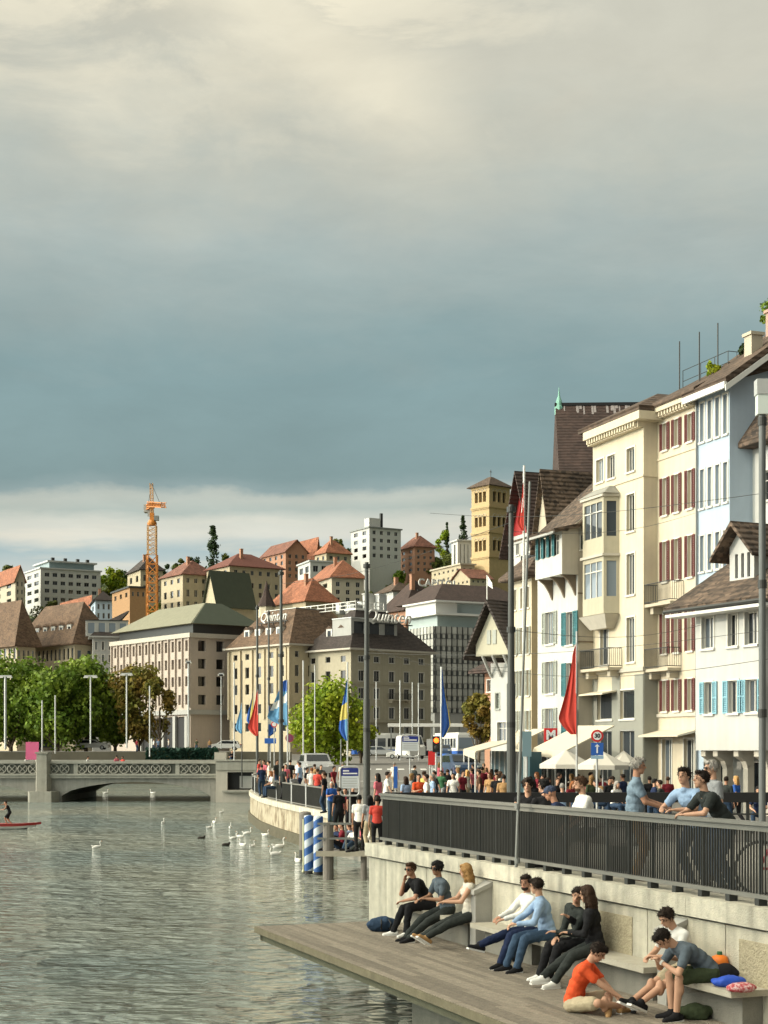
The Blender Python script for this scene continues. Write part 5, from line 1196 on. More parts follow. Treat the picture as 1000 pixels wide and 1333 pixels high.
# hill trees
for i, (px, Z, yt, yb, w, m, sh, lab) in enumerate((
    (277, 520, 681, 735, 24, LD, 'cone', 'tall dark poplar standing above the hill roofs'), (148, 545, 737, 770, 36, LB, 'round', 'bright round tree right of the white apartment block'), (10, 580, 733, 755, 28, LH, 'round', 'olive tree at the far left skyline'),
    (38, 575, 752, 778, 16, LD, 'round', 'dark tree left of the white apartment block'), (216, 570, 728, 745, 14, LD, 'round', 'dark skyline tree right of the crane'), (232, 585, 722, 745, 20, LH, 'round', 'olive skyline tree behind the cream villa'),
    (252, 560, 720, 742, 20, LD, 'round', 'dark tree left of the poplar'), (296, 540, 716, 735, 18, LH, 'round', 'olive bush right of the poplar'), (440, 575, 693, 715, 16, LH, 'round', 'tree top left of the white tower block'),
    (397, 560, 713, 732, 26, LD, 'round', 'dark tree below the orange terrace houses'), (505, 545, 712, 748, 30, LH, 'round', 'olive tree below the tower block'), (548, 540, 706, 742, 30, LD, 'round', 'dark tree right of the tower block'), (528, 530, 716, 750, 26, LH, 'round', 'lighter tree between two dark trees under the tower block'),
    (577, 560, 684, 712, 22, LB, 'round', 'golden green tree left of the ribbed white block'), (603, 570, 672, 700, 16, LD, 'cone', 'dark conifer just left of the church tower'), (582, 575, 680, 700, 8, LD, 'cone', 'small conifer on the skyline'),
    (648, 470, 745, 790, 44, LD, 'round', 'ivy-dark tree at the church tower foot'), (490, 500, 735, 765, 26, LD, 'round', 'dark tree above the hotel terrace'), (565, 500, 722, 756, 26, LH, 'round', 'olive tree left of the pale yellow house'),
    (455, 560, 712, 728, 20, LD, 'round', 'dark shrub at the tower block foot'), (340, 560, 712, 735, 20, LH, 'round', 'olive tree behind the maroon roof'), (160, 600, 740, 760, 16, LD, 'round', 'small dark tree on the ridge by the crane'), (25, 545, 768, 786, 20, LH, 'round', 'olive shrub above the brown roofs at left'),
    (225, 450, 762, 784, 22, LH, 'round', 'olive tree in front of the cream villa right of the crane'), (262, 450, 756, 778, 20, LD, 'round', 'dark tree between the two cream villas'), (330, 430, 765, 785, 26, LG, 'round', 'green tree below the broad maroon roof'), (352, 520, 733, 756, 22, LD, 'round', 'dark tree between maroon roof and orange terrace'),
    (378, 500, 738, 760, 20, LH, 'round', 'olive tree under the long orange terrace'), (448, 500, 728, 750, 20, LG, 'round', 'green tree right of the low white modern house'), (478, 480, 738, 764, 24, LH, 'round', 'olive tree below the white tower block'), (517, 470, 742, 768, 22, LG, 'round', 'green tree left of the cinema roof letters'), (590, 480, 752, 768, 22, LH, 'round', 'olive tree above the dark hip roof'),
    (132, 500, 772, 794, 20, LG, 'round', 'green tree beside the pale blue-grey house'), (70, 480, 782, 800, 22, LH, 'round', 'olive tree behind the brown roof ridge'), (556, 560, 700, 722, 18, LG, 'round', 'green tree in front of the red hilltop roof'), (205, 520, 738, 758, 12, LD, 'round', 'narrow dark tree right beside the crane mast'), (420, 560, 706, 724, 16, LH, 'round', 'small olive tree among the orange hilltop roofs'))):
    ptree('hill_tree', lab, px, Z, yt, yb, w, m, n=1400 if w > 20 else 800, ls=.5, seed=60+i, shape=sh, lobes=10 if sh == 'round' else 26)
# ivy on tower and roof garden plants
def bush(name, lab, loc, r, m, n=500, ls=.08, seed=5, rz=None, parent=None, cat='bush'):
    o = thing(name, lab if not parent else None, cat if not parent else None, loc)
    if parent: o.parent = parent
    link('foliage', crown_mesh(r, r, rz or r*.8, n, ls, seed, m, 'round', 8), o, (0, 0, (rz or r*.8)*.8)); mb = MB(); mb.lathe([(r*.4, -.1), (r*.5, .25)], n=10); mb.build('planter', M['wood_post'], o); return o
p = YL.world(1.2, .6, YL.Hh+1.0); bush('roof_bush', 'yellow-green bush inside the roof terrace railing', p, .75, LB, 500, .09, 5)
p = BL.world(4.6, 3.2, BL.Hh+3.6); bush('roof_bush', 'green bush growing on the blue house roof by the chimney', p, .8, LG, 700, .08, 6, rz=1.0)
p = BL.world(2.8, 2.6, BL.Hh+1.8); bush('roof_bush', 'dark bush just right of the pale roof chimney', p, .8, LD, 500, .1, 7)

# ================================================================ VEHICLES
def car(name, label, x, y, z, yaw, L=4.3, W=1.75, Hh=1.5, col='white_paint', cat='car', kind='hatch', grp='cars on the street'):
    o = thing(name, label, cat, (x, y, z), yaw, grp); m = M.get(col) or MC[col]
    prof = {'hatch': [(-.5, .22), (-.5, .55), (-.46, .62), (-.40, .95), (-.22, 1.0), (.1, .98), (.25, .68), (.45, .58), (.5, .45), (.5, .2)], 'van': [(-.5, .15), (-.5, .92), (-.46, 1.0), (.3, 1.0), (.42, .6), (.5, .5), (.5, .15)]}[kind]
    mb = MB(); P = [(u*L, v*Hh) for u, v in prof]; W2 = W/2
    # body in three lengthwise slabs so that the cabin narrows
    def ring(y, k): return [(u, y, v if v < Hh*.6 else Hh*.6+(v-Hh*.6)) for u, v in P]
    n = len(P); ys = [(-W2, .0), (-W2+.12, 0), (W2-.12, 0), (W2, 0)]; vs = []
    for i, (yy, _) in enumerate(ys):
        for u, v in P:
            t = max(0, (v/Hh-.55)/.45); outer = i in (0, 3); q = yy*(1-.16*t); vs.append((u*(.985 if outer else 1), q, (v-.03 if v > Hh*.5 else v+.02) if outer else v))
    fs = []
    for i in range(3):
        for j in range(n): fs.append((i*n+j, i*n+(j+1) % n, (i+1)*n+(j+1) % n, (i+1)*n+j))
    fs += [tuple(range(n)), tuple(reversed(range(3*n, 4*n)))]; mb._add(vs, fs); mb.build('body', m, o)
    g = MB()
    for s in (-1, 1):
        y1 = s*(W2*.955); y2 = s*(W2*.86)
        if kind == 'hatch': pts = [(-.40*L, .66*Hh), (-.37*L, .92*Hh), (.06*L, .93*Hh), (.2*L, .68*Hh)]
        else: pts = [(.12*L, .6*Hh), (.12*L, .9*Hh), (.3*L, .9*Hh), (.38*L, .6*Hh)]
        q = [(u, s*(W2*(1-.16*max(0, (v/Hh-.55)/.45)))+s*.006, v) for u, v in pts]; g.poly(q)
    if kind == 'hatch': g.quad((.253*L, -W2*.8, .70*Hh), (.253*L, W2*.8, .70*Hh), (.115*L, W2*.72, .95*Hh), (.115*L, -W2*.72, .95*Hh)); g.quad((-.462*L, -W2*.8, .66*Hh), (-.462*L, W2*.8, .66*Hh), (-.408*L, W2*.72, .93*Hh), (-.408*L, -W2*.72, .93*Hh))
    else: g.quad((.425*L, -W2*.8, .62*Hh), (.425*L, W2*.8, .62*Hh), (.318*L, W2*.75, .96*Hh), (.318*L, -W2*.75, .96*Hh))
    g.build('side_glass', GLASS, o)
    for sx in (-.31, .31):
        for s in (-1, 1):
            w_ = MB(); yy = s*(W2-.1); w_.tube((sx*L, yy-.11, .32), (sx*L, yy+.11, .32), .32, n=16); wo = w_.build('wheel', M['black'], o); r_ = MB(); r_.tube((sx*L, yy+s*.112, .32), (sx*L, yy+s*.13, .32), .19, n=12); r_.build('rim', M['light_metal'], wo)
    for s in (-1, 1):
        h_ = MB(); h_.box(.488*L, .503*L, s*W2*.75-.14, s*W2*.75+.14, .48*Hh, .56*Hh); h_.build('headlight', mat('lamp_lens', (.8, .8, .75), .2, 0), o)
        h_ = MB(); h_.box(-.505*L, -.49*L, s*W2*.8-.1, s*W2*.8+.1, .5*Hh, .64*Hh); h_.build('tail_light', M['red_sign'], o)
    return o
mat('car_silver', (.45, .46, .46), .35, .03, 2, metal=.4); mat('car_dark', (.03, .035, .04), .3, 0, 2); mat('car_navy', (.05, .08, .14), .3, 0)
def pcar(px, Z, yb, yaw, lab, **k): return car('parked_car' if 'parked' in lab else 'car', lab, X(px, Z), Z, H(yb, Z), math.radians(yaw), **k)
pcar(121, 226, 976, 0, 'white hatchback driving past the riverside trees', L=4.8)
pcar(60, 228, 976, 180, 'dark parked car behind the left bridge lamp', col='car_dark')
pcar(293, 226, 977, 180, 'white car at the pale office entrance', L=4.6)
pcar(523, 210, 988, 180, 'white hatchback crossing at the tram stop', L=4.2)
pcar(494, 222, 985, 0, 'silver car just right of the dark tram mast', col='car_silver', L=4.6)
pcar(411, 96, 1012, -80, 'silver car facing the camera behind the curved railing', col='car_silver')
pcar(600, 92, 1014, -80, 'dark navy car among the pedestrians', col='car_navy')
pcar(579, 205, 984, -95, 'navy car waiting beyond the red traffic light', col='car_navy')
car('van', 'white van with dark blue band behind the crossing', X(534, 190), 190, H(988, 190), math.radians(-72), L=5.6, W=2.1, Hh=2.9, cat='van', kind='van')
# tram
def tram(label, x, y, z, yaw, L=16, col='white_paint'):
    o = thing('tram', label, 'tram', (x, y, z), yaw); mb = MB(); mb.box(-L/2, L/2, -1.2, 1.2, .35, 3.3); mb.box(-L/2+.3, L/2-.3, -1.0, 1.0, 3.303, 3.6); mb.build('body', M[col], o)
    for i in range(int(L/1.6)):
        for s in (-1.215, 1.205):
            w_ = MB(); x0 = -L/2+.4+i*1.6; w_.box(x0, x0+1.25, s, s+.01, 1.5, 2.8); w_.build('window', GLASS, o)
    mb = MB(); mb.box(-L/2-.01, L/2+.01, -1.21, 1.21, .36, 1.1); mb.build('skirt', M['blue_sign'], o)
    
    for xa in (L/2+.012, -L/2-.03): mb = MB(); mb.box(xa, xa+.018, -1.05, 1.05, 1.4, 2.9); mb.build('windscreen', GLASS, o)
    return o
tram('white and blue tram seen end-on behind the traffic light', X(592, 210), 214, H(988, 210), math.radians(-78), 14)
tram('white tram half hidden behind the dark mast', X(497, 235), 235, H(985, 235), math.radians(12), 9)
# tram shelter / station roof band
sh_ = thing('tram_shelter', 'long flat white tram stop roof on thin columns', 'shelter', (X(505, 232), 232, H(985, 232)))
mb = MB(); w_ = X(612, 232)-X(505, 232); zt = H(946, 232)-H(985, 232); mb.box(0, w_, 0, 4, zt, zt+.5); mb.build('roof', M['white_paint'], sh_)
for i in range(6):
    mb = MB(); mb.box(.4+i*w_/6, .6+i*w_/6, 1, 1.2, 0, zt-.003); mb.build('column', M['grey_metal'], sh_)
mb = MB(); mb.box(.3, w_, 3, 3.05, .1, 2.2); mb.build('back_glass', GLASS, sh_)

# ================================================================ POLES, LAMPS, FLAGS
def pole(name, label, px, Z, ybot, ytop, wpx, m, cat='mast', wtop=None, px2=None, ring=True, zb=None, grp=None, collar=None):
    zb = H(ybot, Z) if zb is None else zb; x0 = X(px, Z); o = thing(name, label, cat, (x0, Z, zb), 0, grp)
    r0 = wpx/2/F*Z; r1 = (wtop or wpx)/2/F*Z; dx = X(px2, Z)-x0 if px2 else 0; h = H(ytop, Z)-zb
    mb = MB(); k = collar or 0
    if k: hc = H(k, Z)-zb; mb.tube((0, 0, 0), (dx*hc/h, 0, hc), r0*1.25, r0*1.2, 14); mb.tube((dx*hc/h, 0, hc-.05), (dx, 0, h), r0, r1, 14)
    else: mb.tube((0, 0, 0), (dx, 0, h), r0, r1, 14)
    mb.build('shaft', m, o, smooth=False)
    if ring:
        for t in (.33, .62, .985): mb = MB(); mb.tube((dx*t, 0, h*t-.08), (dx*t, 0, h*t+.08), r0*1.25, n=14); mb.build('clamp', M['dark_metal'], o)
    return o
pm = mat('mast_green_grey', (.085, .09, .085), .5, .12, 2, metal=.3, streak=.1)
BM = pole('tram_mast', 'thick dark tram mast in front of the gabled white house', 665.5, 46, 1085, 657, 9.4, pm, wtop=6, collar=890)
pole('tram_mast', 'dark tram mast rising in front of the corner hotel', 477.5, 64, 1058, 732, 7.4, pm, wtop=5, collar=910)
pole('tram_mast', 'dark mast standing behind the light blue flag', 366, 82, 1035, 742, 6.2, pm, wtop=3.5)
pole('tram_mast', 'thin dark mast behind the red flag at the curved railing', 335, 98, 1030, 788, 4, pm, wtop=2.6)
pole('tram_mast', 'thin dark mast between red flag mast and blue flag mast', 350, 104, 1028, 795, 3.4, pm, wtop=2.2)
RM = pole('lamp_post', 'thick grey lamp post at the right edge with boxy lantern top', 992.5, 30.0, 1120, 540, 9.2, mat('post_grey', (.13, .14, .14), .5, .12, 2, metal=.3, streak=.15), cat='lamp post', wtop=9)
mb = MB(); hh = H(540, 30)-H(1120, 30); mb.box(-.11, .11, -.11, .11, hh, hh+.38); mb.build('lantern', mat('opal_glass', (.6, .66, .62), .4, .03, 2), RM)
mb = MB(); mb.box(-.13, .13, -.13, .13, hh+.383, hh+.68); mb.build('lantern_cap', M['light_metal'], RM)
FP = pole('flagpole', 'slightly leaning grey pole clamped to the near railing', 672, 23.9, 1129, 627, 4.2, M['grey_metal'], wtop=3, px2=690, ring=False)
mb = MB()
for z in (.95, .1): mb.tube((.0, .0, z), (.02, .13, z), .03, n=8); mb.lathe([(.045, z-.04), (.045, z+.04)], (0.02, 0, 0), n=10)
mb.build('clamp', M['grey_metal'], FP)
def flag_mesh(w, h, seed, droop=.75, mats=None, paint=None, nx=20, ny=26):
    """limp cloth: gathered at the top of the hoist, widening downwards into hanging folds, lower fly corner swinging back"""
    r = random.Random(seed); mb = MB(); ph = r.random()*6; P = []
    for j in range(ny+1):
        v = j/ny; row = []; ww = w*(.10+.90*min(1, (v/.78))**(.55+.35*droop)) if v < .8 else w*(1-((v-.8)/.2)**1.5*.72)
        for i in range(nx+1):
            u = i/nx; fold = math.sin(u*11+v*2.4+ph)*.10*w*(.3+.7*v)*u**.5+math.sin(u*23-v*4)*.03*w*u
            row.append((u*ww+math.sin(v*7+ph)*.04*w*u, fold, -v*h+(.06*h*u if v < .1 else 0)-u*(1-v)*h*.10*droop))
        P.append(row)
    for j in range(ny):
        for i in range(nx): mb.quad(P[j][i], P[j][i+1], P[j+1][i+1], P[j+1][i], paint(i/nx, j/ny) if paint else 0)
    return mb
def flag(label, px, Z, ytop, hpx, wpx, mats, poleO=None, side=-1, seed=1, droop=.7, paint=None, pole_args=None, yaw=.4):
    o = thing('flag', label, 'flag', (X(px, Z), Z-.05, H(ytop, Z)), PI-yaw if side < 0 else yaw, 'flags along the quay'); h = hpx/F*Z; w = wpx/F*Z
    mb = flag_mesh(w*1.12, h, seed, droop, None, paint); c = mb.build('cloth', mats, o, smooth=True)
    mb = MB(); mb.tube((0, 0, .02), (0, 0, -h*.55), .012, n=6); mb.build('hoist_rope', M['light_metal'], o); return o
cl = lambda n, c: mat(n, c, .8, .08, 2, .004, 8)
fr_, fb, fl, fy, fw = cl('cloth_red', (.48, .045, .03)), cl('cloth_blue', (.02, .09, .36)), cl('cloth_light_blue', (.11, .28, .46)), cl('cloth_yellow', (.5, .42, .10)), cl('cloth_white', (.75, .74, .7))
pole('flagpole', 'thin grey flagpole holding the big red flag by the white house', 751, 44, 1060, 822, 2.6, M['light_metal'], ring=False)
flag('big plain red flag in front of the teal-shuttered house', 750, 43.9, 838, 118, 20, [fr_], seed=3, droop=1.2)
pole('flagpole', 'white flagpole against the red timber gable', 680.5, 70, 1030, 606, 3.0, M['white_paint'], px2=682.5, ring=False)
flag('narrow red and white flag high on the white flagpole', 682, 69.9, 625, 66, 7, [fr_, fw], seed=4, droop=1.3, paint=lambda u, v: 1 if .35 < u < .6 and .3 < v < .6 else 0)
pole('flagpole', 'pale flagpole with blue flag near the traffic light', 574.5, 80, 1040, 868, 2.6, M['light_metal'], ring=False)
flag('dark blue flag with gold edge near the traffic light', 575, 79.9, 868, 92, 11, [fb, fy], side=1, seed=5, droop=1.2, paint=lambda u, v: 1 if u > .86 else 0)
pole('flagpole', 'thin flagpole with blue flag before the round green tree', 452.5, 90, 1030, 862, 2.2, M['light_metal'], ring=False)
flag('blue and yellow flag before the round green tree', 452.5, 89.9, 882, 82, 12, [fb, fy, fl], seed=6, droop=1.0, paint=lambda u, v: 1 if abs(v-.5) < .14 else (2 if u < .3 else 0))
flag('plain red flag on the left mast group by the curved railing', 336, 97.8, 898, 60, 12, [fr_], seed=7, droop=1.1)
pole('flagpole', 'pale flagpole with light blue flag beside the thick mast', 374.5, 84, 1035, 885, 2.0, M['light_metal'], ring=False)
flag('light blue and white flag spreading left of its pole', 374, 83.9, 886, 58, 24, [fl, fw, fb], seed=8, droop=.45, paint=lambda u, v: 1 if abs(v-.35-u*.2) < .1 else (2 if v < .2 else 0))
flag('pale blue flag left of the red flag', 315, 110, 915, 40, 8, [fl], seed=9, droop=1.0)
pole('flagpole', 'thin dark flagpole of the pale blue flag', 315, 110.1, 1025, 860, 1.6, M['dark_metal'], ring=False)
flag('yellow and navy flag just behind the red flag', 330, 106, 900, 46, 9, [fy, fb], seed=10, droop=1.0, paint=lambda u, v: 1 if u > .5 else 0)
flag('navy and white flag between the two masts', 350, 103.8, 918, 40, 9, [fb, fw], side=1, seed=12, droop=.9, paint=lambda u, v: 1 if .4 < v < .6 else 0)
# street lamps by the riverside trees
def tlamp(px, Z, yb, yt, w, lab, m, arm=16):
    o = pole('street_lamp', lab, px, Z, yb, yt, w, m, cat='street lamp', ring=False, grp='pale double-armed street lamps'); a = arm/2/F*Z; h = H(yt, Z)-H(yb, Z)
    mb = MB(); mb.box(-a, a, -.12, .12, h, h+.18); mb.build('lamp_arm', m, o)
    for s in (-1, 1): mb = MB(); mb.box(s*a-.5 if s > 0 else -a-.1, a+.1 if s > 0 else -a+.5, -.2, .2, h-.14, h-.003); mb.build('lamp_head', M['white_paint'], o)
    return o
for px, yb, yt, w, ar, lab in ((7, 975, 881, 4.2, 16, 'double-armed street lamp at the left picture edge'), (118, 968, 881, 2.6, 16, 'double-armed street lamp above the white car'), (165, 974, 878, 2.8, 14, 'double-armed street lamp before the rusty tree'), (245.5, 972, 862, 3.2, 6, 'tall plain pale lamp column at the office corner'), (288, 975, 878, 1.6, 6, 'slim lamp column left of the hotel')):
    tlamp(px, 190 if px < 260 else 180, yb, yt, w*.75, lab, M['light_metal'], ar)
for px, Z, yb, yt, lab in ((72, 131.6, 981, 905, 'slender lamp post standing on the bridge parapet'), (55, 131.6, 981, 912, 'thin dark lamp post on the bridge pier'), (195, 160, 985, 893, 'thin lamp post beyond the bridge')):
    pole('bridge_lamp', lab, px, Z, yb, yt, 1.8, M['light_metal'], cat='street lamp', ring=False)
for i, (px, Z, yt, w, lab) in enumerate(((305, 128, 862, 2.8, 'pale mast at the left end of the abutment'), (395, 150, 860, 3.4, 'pale mast before the hotel courtyard'), (410, 160, 866, 2.4, 'second pale mast before the hotel courtyard'), (490, 200, 888, 2.6, 'white lamp column left of the tram stop'),
        (521, 200, 886, 3.0, 'white lamp column behind the white van'), (537, 200, 888, 2.4, 'white lamp column right of the van'), (545, 195, 889, 2.4, 'rightmost white lamp column at the tram stop'))):
    pole('lamp_column', lab, px, Z, 990, yt, w*.62, M['light_metal'], cat='street lamp', ring=False, grp='pale lamp columns at the square')
for px, Z, y0, y1, lab in ((444, 60, 1015, 962, 'grey post'), (504, 60, 0, 0, '')):
    if lab: pole('bollard', 'slim grey bollard pole left of the timetable board', px, Z, 1050, 962, 1.6, M['grey_metal'], cat='post', ring=False)
# overhead wires, real cables between masts and houses
wires = [((X(560, 74), 74, H(668, 74)), (X(1010, 40), 40, H(640, 40)), 'highest overhead cable running past the yellow house'), ((X(477, 64), 64, H(850, 64)), (X(1000, 50), 50, H(820, 50)), 'overhead cable from the hotel mast to the right edge'),
         ((X(665, 46), 46, H(692, 46)), (X(905, 72), 72, H(668, 72)), 'overhead cable from the thick mast to the yellow house'), ((X(640, 60), 60, H(872, 60)), (X(1000, 44), 44, H(858, 44)), 'lowest overhead cable crossing the shutters'),
         ((X(366, 82), 82, H(760, 82)), (X(665, 46), 46, H(680, 46)), 'long cable between the flag masts and the thick mast'), ((X(477, 64), 64, H(842, 64)), (X(668, 60), 60, H(868, 60)), 'sagging cable before the grey block'), ((X(665, 46), 46, H(820, 46)), (X(920, 66), 66, H(812, 66)), 'cable with small insulators before the balconies')]
for a, b, lab in wires:
    a, b = Vector(a), Vector(b); o = thing('overhead_wire', lab, 'cable', a, 0, 'overhead tram wires'); mb = MB(); n = 14
    P = [(b-a)*(i/n)+Vector((0, 0, -1.1*math.sin(PI*i/n)*.35)) for i in range(n+1)]; mb.path(P, .009, n=5); mb.build('cable', M['dark_metal'], o)

# ================================================================ SIGNS
def board(label, px, Z, yt, yb, wpx, ybase, face, name='sign', frame=None, cat='sign', yaw=0):
    h = (yb-yt)/F*Z; w = wpx/F*Z; zb = H(ybase, Z); o = thing(name, label, cat, (X(px, Z), Z, zb), yaw); z0 = H(yb, Z)-zb
    mb = MB(); mb.tube((0, .05, 0), (0, .05, z0+h), .035, n=8); mb.build('post', M['light_metal'], o)
    if frame:
        r = .14; P = []
        for cx, cz, a0 in ((w/2-r, z0+h-r, 0), (-w/2+r, z0+h-r, 1), (-w/2+r, z0+r-.25, 2), (w/2-r, z0+r-.25, 3)):
            for k in range(5): a = (a0+k/4)*PI/2; P.append((cx+math.cos(a)*r, 0, cz+math.sin(a)*r))
        mb = MB(); mb.path(P, .035, n=6, closed=True); mb.build('frame', M['light_metal'], o)
    face(o, w, h, z0); return o
def stop_face(o, w, h, z0):
    mb = MB(); mb.box(-w/2+.04, w/2-.04, -.02, .02, z0+h*.58, z0+h-.05); mb.build('header', M['navy_sign'], o)
    mb = MB(); mb.box(-w/2+.04, w/2-.04, -.02, .02, z0+.02, z0+h*.58-.004); mb.build('timetable', mat('sign_pale', (.62, .66, .68), .5, .03, 5), o)
    for i, (a, zz) in enumerate(((.32, .78), (.75, .66))): mb = MB(); mb.box(-w/2+.1, -w/2+.1+w*a, -.028, -.021, z0+h*zz, z0+h*zz+.05); mb.build('lettering_line', M['white_sign'], o)
    for i in range(4): mb = MB(); mb.box(-w/2+.09, w/2-.09, -.027, -.021, z0+.1+i*h*.11, z0+.115+i*h*.11); mb.build('print_line', M['plaster_grey'], o)
board('rounded tram stop board with dark blue header above the jetty', 455.5, 57, 998, 1027, 25, 1075, stop_face, 'timetable_board', True)
board('rounded tram stop board with dark blue header before the white van', 534, 68, 957, 978, 23, 1040, stop_face, 'timetable_board', True)
def sq(c, m, e=.02, ins=0, nm='panel'):
    def f(o, w, h, z0): mb = MB(); mb.box(-w/2, w/2, -e, .0, z0, z0+h); mb.build(nm, m, o)
    return f
board('blank blue-grey sign panel on two thin posts right of the thick mast', 686, 43, 952, 985, 12, 1060, sq(None, mat('blue_grey_sign', (.20, .30, .34), .4, .03, 2)))
board('tall narrow blue info stele on the street', 515, 74, 998, 1026, 5, 1044, sq(None, M['blue_sign']), 'info_stele')
board('back of dark red square sign under the traffic light', 563, 74, 978, 996, 11, 1044, sq(None, M['red_sign']))
board('small blue street sign on the flag masts', 352, 96, 961, 968, 15, 1030, sq(None, M['blue_sign']))
board('pink poster board on the bridge parapet', 42, 130.4, 966, 989, 17, 990, sq(None, mat('poster_pink', (.62, .12, .25), .6, .1, .8)), 'poster')
board('small pale round-backed sign above the dark red square sign', 560, 74.2, 962, 977, 9, 1044, sq(None, M['light_metal']))
def round_sign(label, px, Z, yc, rpx, ybase, rim, inner, txt=None):
    r = rpx/F*Z; zb = H(ybase, Z); o = thing('road_sign', label, 'road sign', (X(px, Z), Z, zb)); z = H(yc, Z)-zb
    mb = MB(); mb.tube((0, .04, 0), (0, .04, z+r), .03, n=8); mb.build('post', M['light_metal'], o)
    mb = MB(); mb.tube((0, -.02, z), (0, .005, z), r, n=28); mb.build('rim', rim, o)
    mb = MB(); mb.tube((0, -.03, z), (0, -.021, z), r*.68, n=24); mb.build('disc', inner, o)
    if txt: text_obj('lettering', txt, r*.95, M['black'], o, (0, -.034, z), (PI/2, 0, 0), .002, bold=.006)
    return o, z, r
o, z, r = round_sign('round red-rimmed speed sign above a blue arrow plate', 777.5, 42, 958, 8, 1060, M['red_sign'], M['white_sign'], '30')
mb = MB(); mb.box(-r, r, -.02, .0, z-r*3.15, z-r*1.12); mb.build('plate', M['blue_sign'], o)
mb = MB(); mb.box(-.02, .02, -.027, -.021, z-r*2.8, z-r*1.7); mb.extr([(-.07, -.027, z-r*1.75), (.07, -.027, z-r*1.75), (0, -.027, z-r*1.35)], (0, .006, 0)); mb.build('arrow', M['white_sign'], o)
mb = MB(); mb.box(-r*1.02, r*1.02, -.02, 0, z-r*3.75, z-r*3.2); mb.build('lower_plate', mat('sign_blue_pale', (.3, .45, .6), .5, 0), o)
round_sign('round dark red sign beside the masts on the curved quay', 377, 92, 961, 5.5, 1030, mat('wine_red', (.28, .05, .08), .5, 0), mat('wine_red2', (.20, .05, .12), .5, 0))
round_sign('round white and red sign in front of the thick flag mast', 357, 92, 943, 4, 1030, M['red_sign'], M['white_sign'])
# traffic light
tl = thing('traffic_light', 'traffic light showing red at the crossing', 'traffic light', (X(568, 72), 72, H(1040, 72))); z = H(964, 72)-tl.location.z
mb = MB(); mb.tube((0, .1, 0), (0, .1, z), .05, n=8); mb.build('post', M['light_metal'], tl)
mb = MB(); mb.box(-.17, .17, -.12, .12, z-.55, z+.2); mb.build('housing', M['black'], tl)
mb = MB(); mb.ball((0, -.12, z), (.12, .05, .12)); mb.build('red_lamp', mat('lamp_red', (1, .10, .01), .4, 0, emit=6), tl)
mb = MB(); mb.ball((0, -.12, z-.33), (.1, .03, .1)); mb.build('green_lamp', M['dark_metal'], tl)
# M sign
ms = thing('shop_sign', 'red square sign with white letter M at the passage', 'sign', (X(717, 74), 74, H(948, 74))); s_ = 17/F*74
mb = MB(); mb.box(-s_/2, s_/2, -.1, .1, -s_*1.15, 0); mb.build('panel', M['red_sign'], ms); text_obj('lettering', 'M', s_*.95, M['white_sign'], ms, (0, -.115, -s_*.55), (PI/2, 0, 0), .01, bold=.03)
mb = MB(); mb.box(-s_*.3, -s_*.2, -.05, .05, -3.4, -s_*1.15-.003); mb.box(s_*.3, s_*.4, -.05, .05, -3.4, -s_*1.15-.003); mb.build('stand', M['plaster_grey'], ms)

# ================================================================ CAFE: umbrellas, awnings, tables
def parasol(label, px, Z, yt, yb, wpx, n=8):
    zb = SG; w = wpx/2/F*Z; o = thing('parasol', label, 'parasol', (X(px, Z), Z, zb), .3, 'cream cafe parasols'); z1, z0 = H(yt, Z)-zb, H(yb, Z)-zb
    mb = MB(); P = [(w*math.cos(2*PI*i/n), w*math.sin(2*PI*i/n), z0) for i in range(n)]; T = (0, 0, z1); T2 = (0, 0, z1-.04)
    for i in range(n):
        a, b = P[i], P[(i+1) % n]; mb._add([a, b, T], [(0, 1, 2)]); mb.quad((a[0], a[1], z0-.16), (b[0], b[1], z0-.16), b, a)
    mb.build('canopy', mat('parasol_cloth', (.58, .55, .48), .85, .05, 2), o)
    mb = MB(); mb.tube((0, 0, 0), (0, 0, z1-.02), .03, n=8); mb.build('pole', M['light_metal'], o)
    for i in range(n): mb = MB(); mb.tube((0, 0, z1-.5), (P[i][0]*.96, P[i][1]*.96, z0-.02), .012, n=5); mb.build('rib', M['light_metal'], o)
    mb = MB(); mb.lathe([(.35, 0), (.35, .1), (.05, .12)], n=14); mb.build('base', M['plaster_grey'], o); return o
parasol('wide cream parasol under the red flag', 737, 60, 976, 995, 74); parasol('wide cream parasol right of the blue arrow sign', 785, 57, 978, 996, 70); parasol('cream parasol at the far end of the cafe row', 812, 62, 977, 992, 40)
def awn(label, px0, Z0, px1, Z1, y0, y1, out=1.6, posts=False):
    a, b = Vector((X(px0, Z0), Z0, H(y0, Z0))), Vector((X(px1, Z1), Z1, H(y0, Z1))); o = thing('awning', label, 'awning', a); d = b-a; nn = Vector((-.94, -.34, 0))*out; dz = Vector((0, 0, -(y1-y0)/F*Z0))
    mb = MB(); q = [Vector((0, 0, 0)), d, d+nn+dz, nn+dz]; mb.extr([q[0], q[3], q[3]+Vector((0, 0, .05)), q[0]+Vector((0, 0, .05))], d); mb.extr([q[3], q[3]-Vector((0, 0, .3)), q[3]-Vector((0, 0, .3))+nn*.02, q[3]+nn*.02], d); mb.build('canopy', M['awning'], o)
    if posts:
        for t in (0.02, .5, .98): mb = MB(); p = q[3].lerp(q[2], t); mb.tube(p, (p.x, p.y, SG-a.z), .04, n=6); mb.build('post', M['white_paint'], o)
    return o
awn('beige cafe awning on posts left of the thick mast', 640, 92, 668, 68, 966, 976, 1.8, True); awn('slanted beige awning beside the red M sign', 694, 88, 712, 78, 950, 966, 1.6); awn('big white slanted awning behind the parasols', 752, 70, 800, 62, 946, 975, 2.2)
